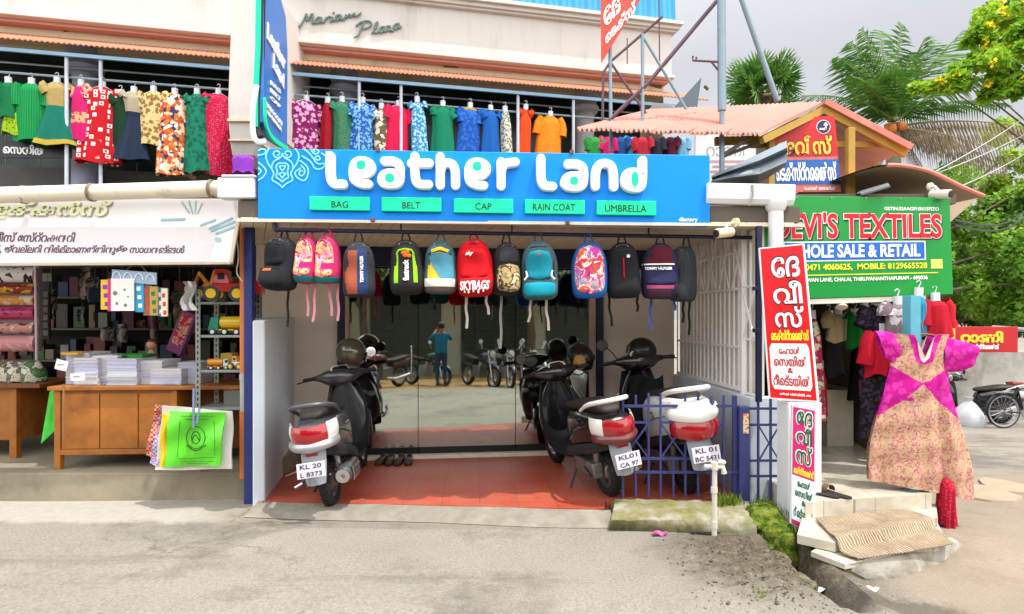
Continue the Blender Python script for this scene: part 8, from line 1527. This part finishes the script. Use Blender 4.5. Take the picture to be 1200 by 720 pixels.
# woman inside the textile shop
WJ = dict(BASEJ); WJ.update({'el': ((.24, .0, 1.14), .045), 'wl': ((.22, -.12, .95), .032), 'hl': ((.21, -.16, .90), .036), 'er': ((-.24, 0, 1.14), .045), 'wr': ((-.22, -.12, .95), .032), 'hr': ((-.21, -.16, .90), .036)})
sari = fl_('2a1a20', '5a2a34', '2a4a44', s=8); w_ = person('person in a dark patterned long dress standing among the hung clothes inside the textile shop', WJ, [(SKIN, lambda c: c.z > 1.46 or (abs(c.x) > .17 and c.z < 1.15 and c.z > .85)), (sari, lambda c: c.z > .3), (SKIN, lambda c: True)], loc=(0, 0, 0)); w_.scale = (.86, .86, .86)
mb = MB(); mb.loft([[V((rx * (1 + .05 * math.sin(7 * a)) * math.cos(a), ry * (1 + .05 * math.sin(5 * a)) * math.sin(a), z)) for a in [2 * math.pi * k / 32 for k in range(32)]] for z, rx, ry in ((.16, .25, .2), (.5, .22, .17), (.9, .17, .13), (1.08, .155, .12))], False); mb.build('long_skirt', sari, w_, smooth=60); p = gz(993, 508, .222); w_.location = (p.x, p.y, .222); w_.rotation_euler = (0, 0, R(-70))
# ================================================================ across the road, mirrored in the glass doors
def motorbike(label, paint):
    t = thing('motorbike', label, 'motorbike', (0, 0, 0), 'motorbikes parked across the road'); wheel(t, 0, .3, .1, .22, 12, 'rear_wheel', True); wheel(t, 1.28, .3, .09, .22, 12, 'front_wheel', True)
    mb = MB(); mb.loft([sect(x, hw, a, b_) for x, hw, a, b_ in ((.55, .07, .74, .86), (.65, .13, .70, .92), (.85, .15, .70, .95), (.98, .11, .74, .93), (1.03, .06, .78, .9))]); mb.build('tank', paint, t, smooth=60); mb = MB(); mb.loft([sect(x, hw, a, b_) for x, hw, a, b_ in ((-.25, .06, .80, .87), (-.1, .12, .76, .87), (.3, .13, .70, .80), (.58, .10, .71, .80))]); mb.build('seat', SEATV, t, smooth=60)
    mb = MB(); mb.loft([sect(x, hw, a, b_) for x, hw, a, b_ in ((-.32, .05, .68, .78), (-.1, .1, .6, .76), (.35, .12, .52, .70))]); mb.build('side_panel', paint, t, smooth=60); mb = MB(); mb.box((.55, 0, .42), (.36, .26, .32)); mb.lathe((.62, 0, .56), (.3, 0, 1), [(0, .09), (.03, .1), (.05, .09), (.08, .1), (.1, .09), (.14, .1)], 14, True); mb.build('engine', STEEL, t, bev=.02)
    mb = MB(); [mb.tube([(1.28, s_ * .08, .3), (1.08, s_ * .08, .85), (1.03, s_ * .08, 1.0)], .02, 8) for s_ in (-1, 1)]; mb.build('fork', CHROME, t); mb = MB(); mb.tube(chaikin([V((.86, .38, 1.04)), V((1.0, .25, 1.05)), V((1.04, 0, 1.0)), V((1.0, -.25, 1.05)), V((.86, -.38, 1.04))], 2), .014, 8); mb.build('handlebar', BLACK, t); mb = MB(); mb.lathe((1.06, 0, .92), (1, 0, 0), [(-.08, .05), (0, .09), (.07, .095), (.075, .09)], 18, True); hl = mb.build('headlamp', BLACK, t); mb = MB(); mb.lathe((1.136, 0, .92), (1, 0, 0), [(0, .088), (.01, .06), (.014, .01)], 18, True); mb.build('lens', CLR, hl)
    for s_ in (-1, 1): mb = MB(); mb.tube([(.98, s_ * .24, 1.05), (.97, s_ * .3, 1.2)], .006, 5); mb.lathe((.97, s_ * .3, 1.23), (-1, 0, 0), [(0, .06), (.012, .055)], 14, True); mb.build('mirror', mat('cfd8e2', .1, .8), t)
    mb = MB(); mb.loft(arc_ring(1.28, .3, .33, .34, R(30), R(150), .06)); mb.build('front_mudguard', paint, t, smooth=60); mb = MB(); mb.tube([(.6, -.12, .3), (.3, -.16, .26), (-.25, -.18, .36)], [.025, .04, .045], 10); mb.build('exhaust', CHROME, t); mb = MB(); mb.box((1.2, 0, .70), (.01, .2, .07)); mb.build('number_plate', PLATE, t, smooth=0); return t
for px, D, c, a, lab in ((482, 17.6, '1f3a2a', -25, 'dark green motorbike across the road, just left of the person in the reflection'), (612, 17.3, '5a1a1a', 15, 'maroon motorbike across the road, right of the grey one in the reflection'), (648, 17.0, '2a2a2a', -20, 'black motorbike across the road at the right end of the row'), (440, 16.5, 'a01420', 30, 'red motorbike across the road, leftmost in the glass reflection'), (467, 16.8, '5a2a24', 60, 'brown motorbike across the road beside the person, in the reflection'), (548, 17.2, '26282c', -10, 'black motorbike with high mirrors across the road, third in the reflection'), (581, 16.9, '303236', 8, 'dark grey motorbike across the road, rightmost in the reflection'), (404, 17.5, '22324a', 20, 'navy motorbike across the road, behind the left scooter in the reflection')):
    mk = motorbike(lab, mat(c, .3, coat=.5)); q = mirpt(px, D); f = V((0, 0, 0)) - q; mk.location = q; mk.rotation_euler = (R(5), 0, R(78 + a))
ob_ = thing('opposite_building', 'dim row of shuttered shops facing the street, seen only mirrored', 'building', (0, -8.5, -.5)); mb = MB(); mb.lh((-16, -13, -.6), (16, -8.5, 4.2)); mb.build('wall', mat('a9a898', .8, var=.2, sc=.6), ob_, smooth=0)
for k in range(9): mb = MB(); mb.lh((-13.6 + k * 3.1, -8.5, -.4), (-11.2 + k * 3.1, -8.44, 2.6)); sh_ = mb.build('shutter', mat(['2f3b38', '3d4540', '26302c'][k % 3], .5, var=.2), ob_, smooth=0); mb = MB(); [mb.lh((-13.6 + k * 3.1, -8.44, -.3 + j * .2), (-11.2 + k * 3.1, -8.42, -.28 + j * .2)) for j in range(14)]; mb.build('slats', mat('4a524c', .5), sh_, smooth=0)
mb = MB(); mb.hexa([(-16, -8.5, 2.75), (16, -8.5, 2.75), (16, -7.7, 2.65), (-16, -7.7, 2.65)], [(-16, -8.5, 2.85), (16, -8.5, 2.85), (16, -7.7, 2.75), (-16, -7.7, 2.75)]); mb.build('canopy', mat('5c4c42', .8), ob_, smooth=0)
for k, (x, lab) in enumerate(((-6.5, 'roadside tree behind the mirrored motorbikes, left one'), (-1.5, 'roadside tree behind the mirrored motorbikes, middle one'), (4.0, 'roadside tree behind the mirrored motorbikes, right one'))):
    tree('roadside_tree', lab, V((x, -7.2, -.42)), 2.6, [(V((x + a, -7.2 + b_, 3.4 + c)), V((1.3, 1.0, .9))) for a, b_, c in ((0, 0, 0), (.8, .2, -.3), (-.8, 0, -.2))], 200, .3, LEAF2, 20 + k)
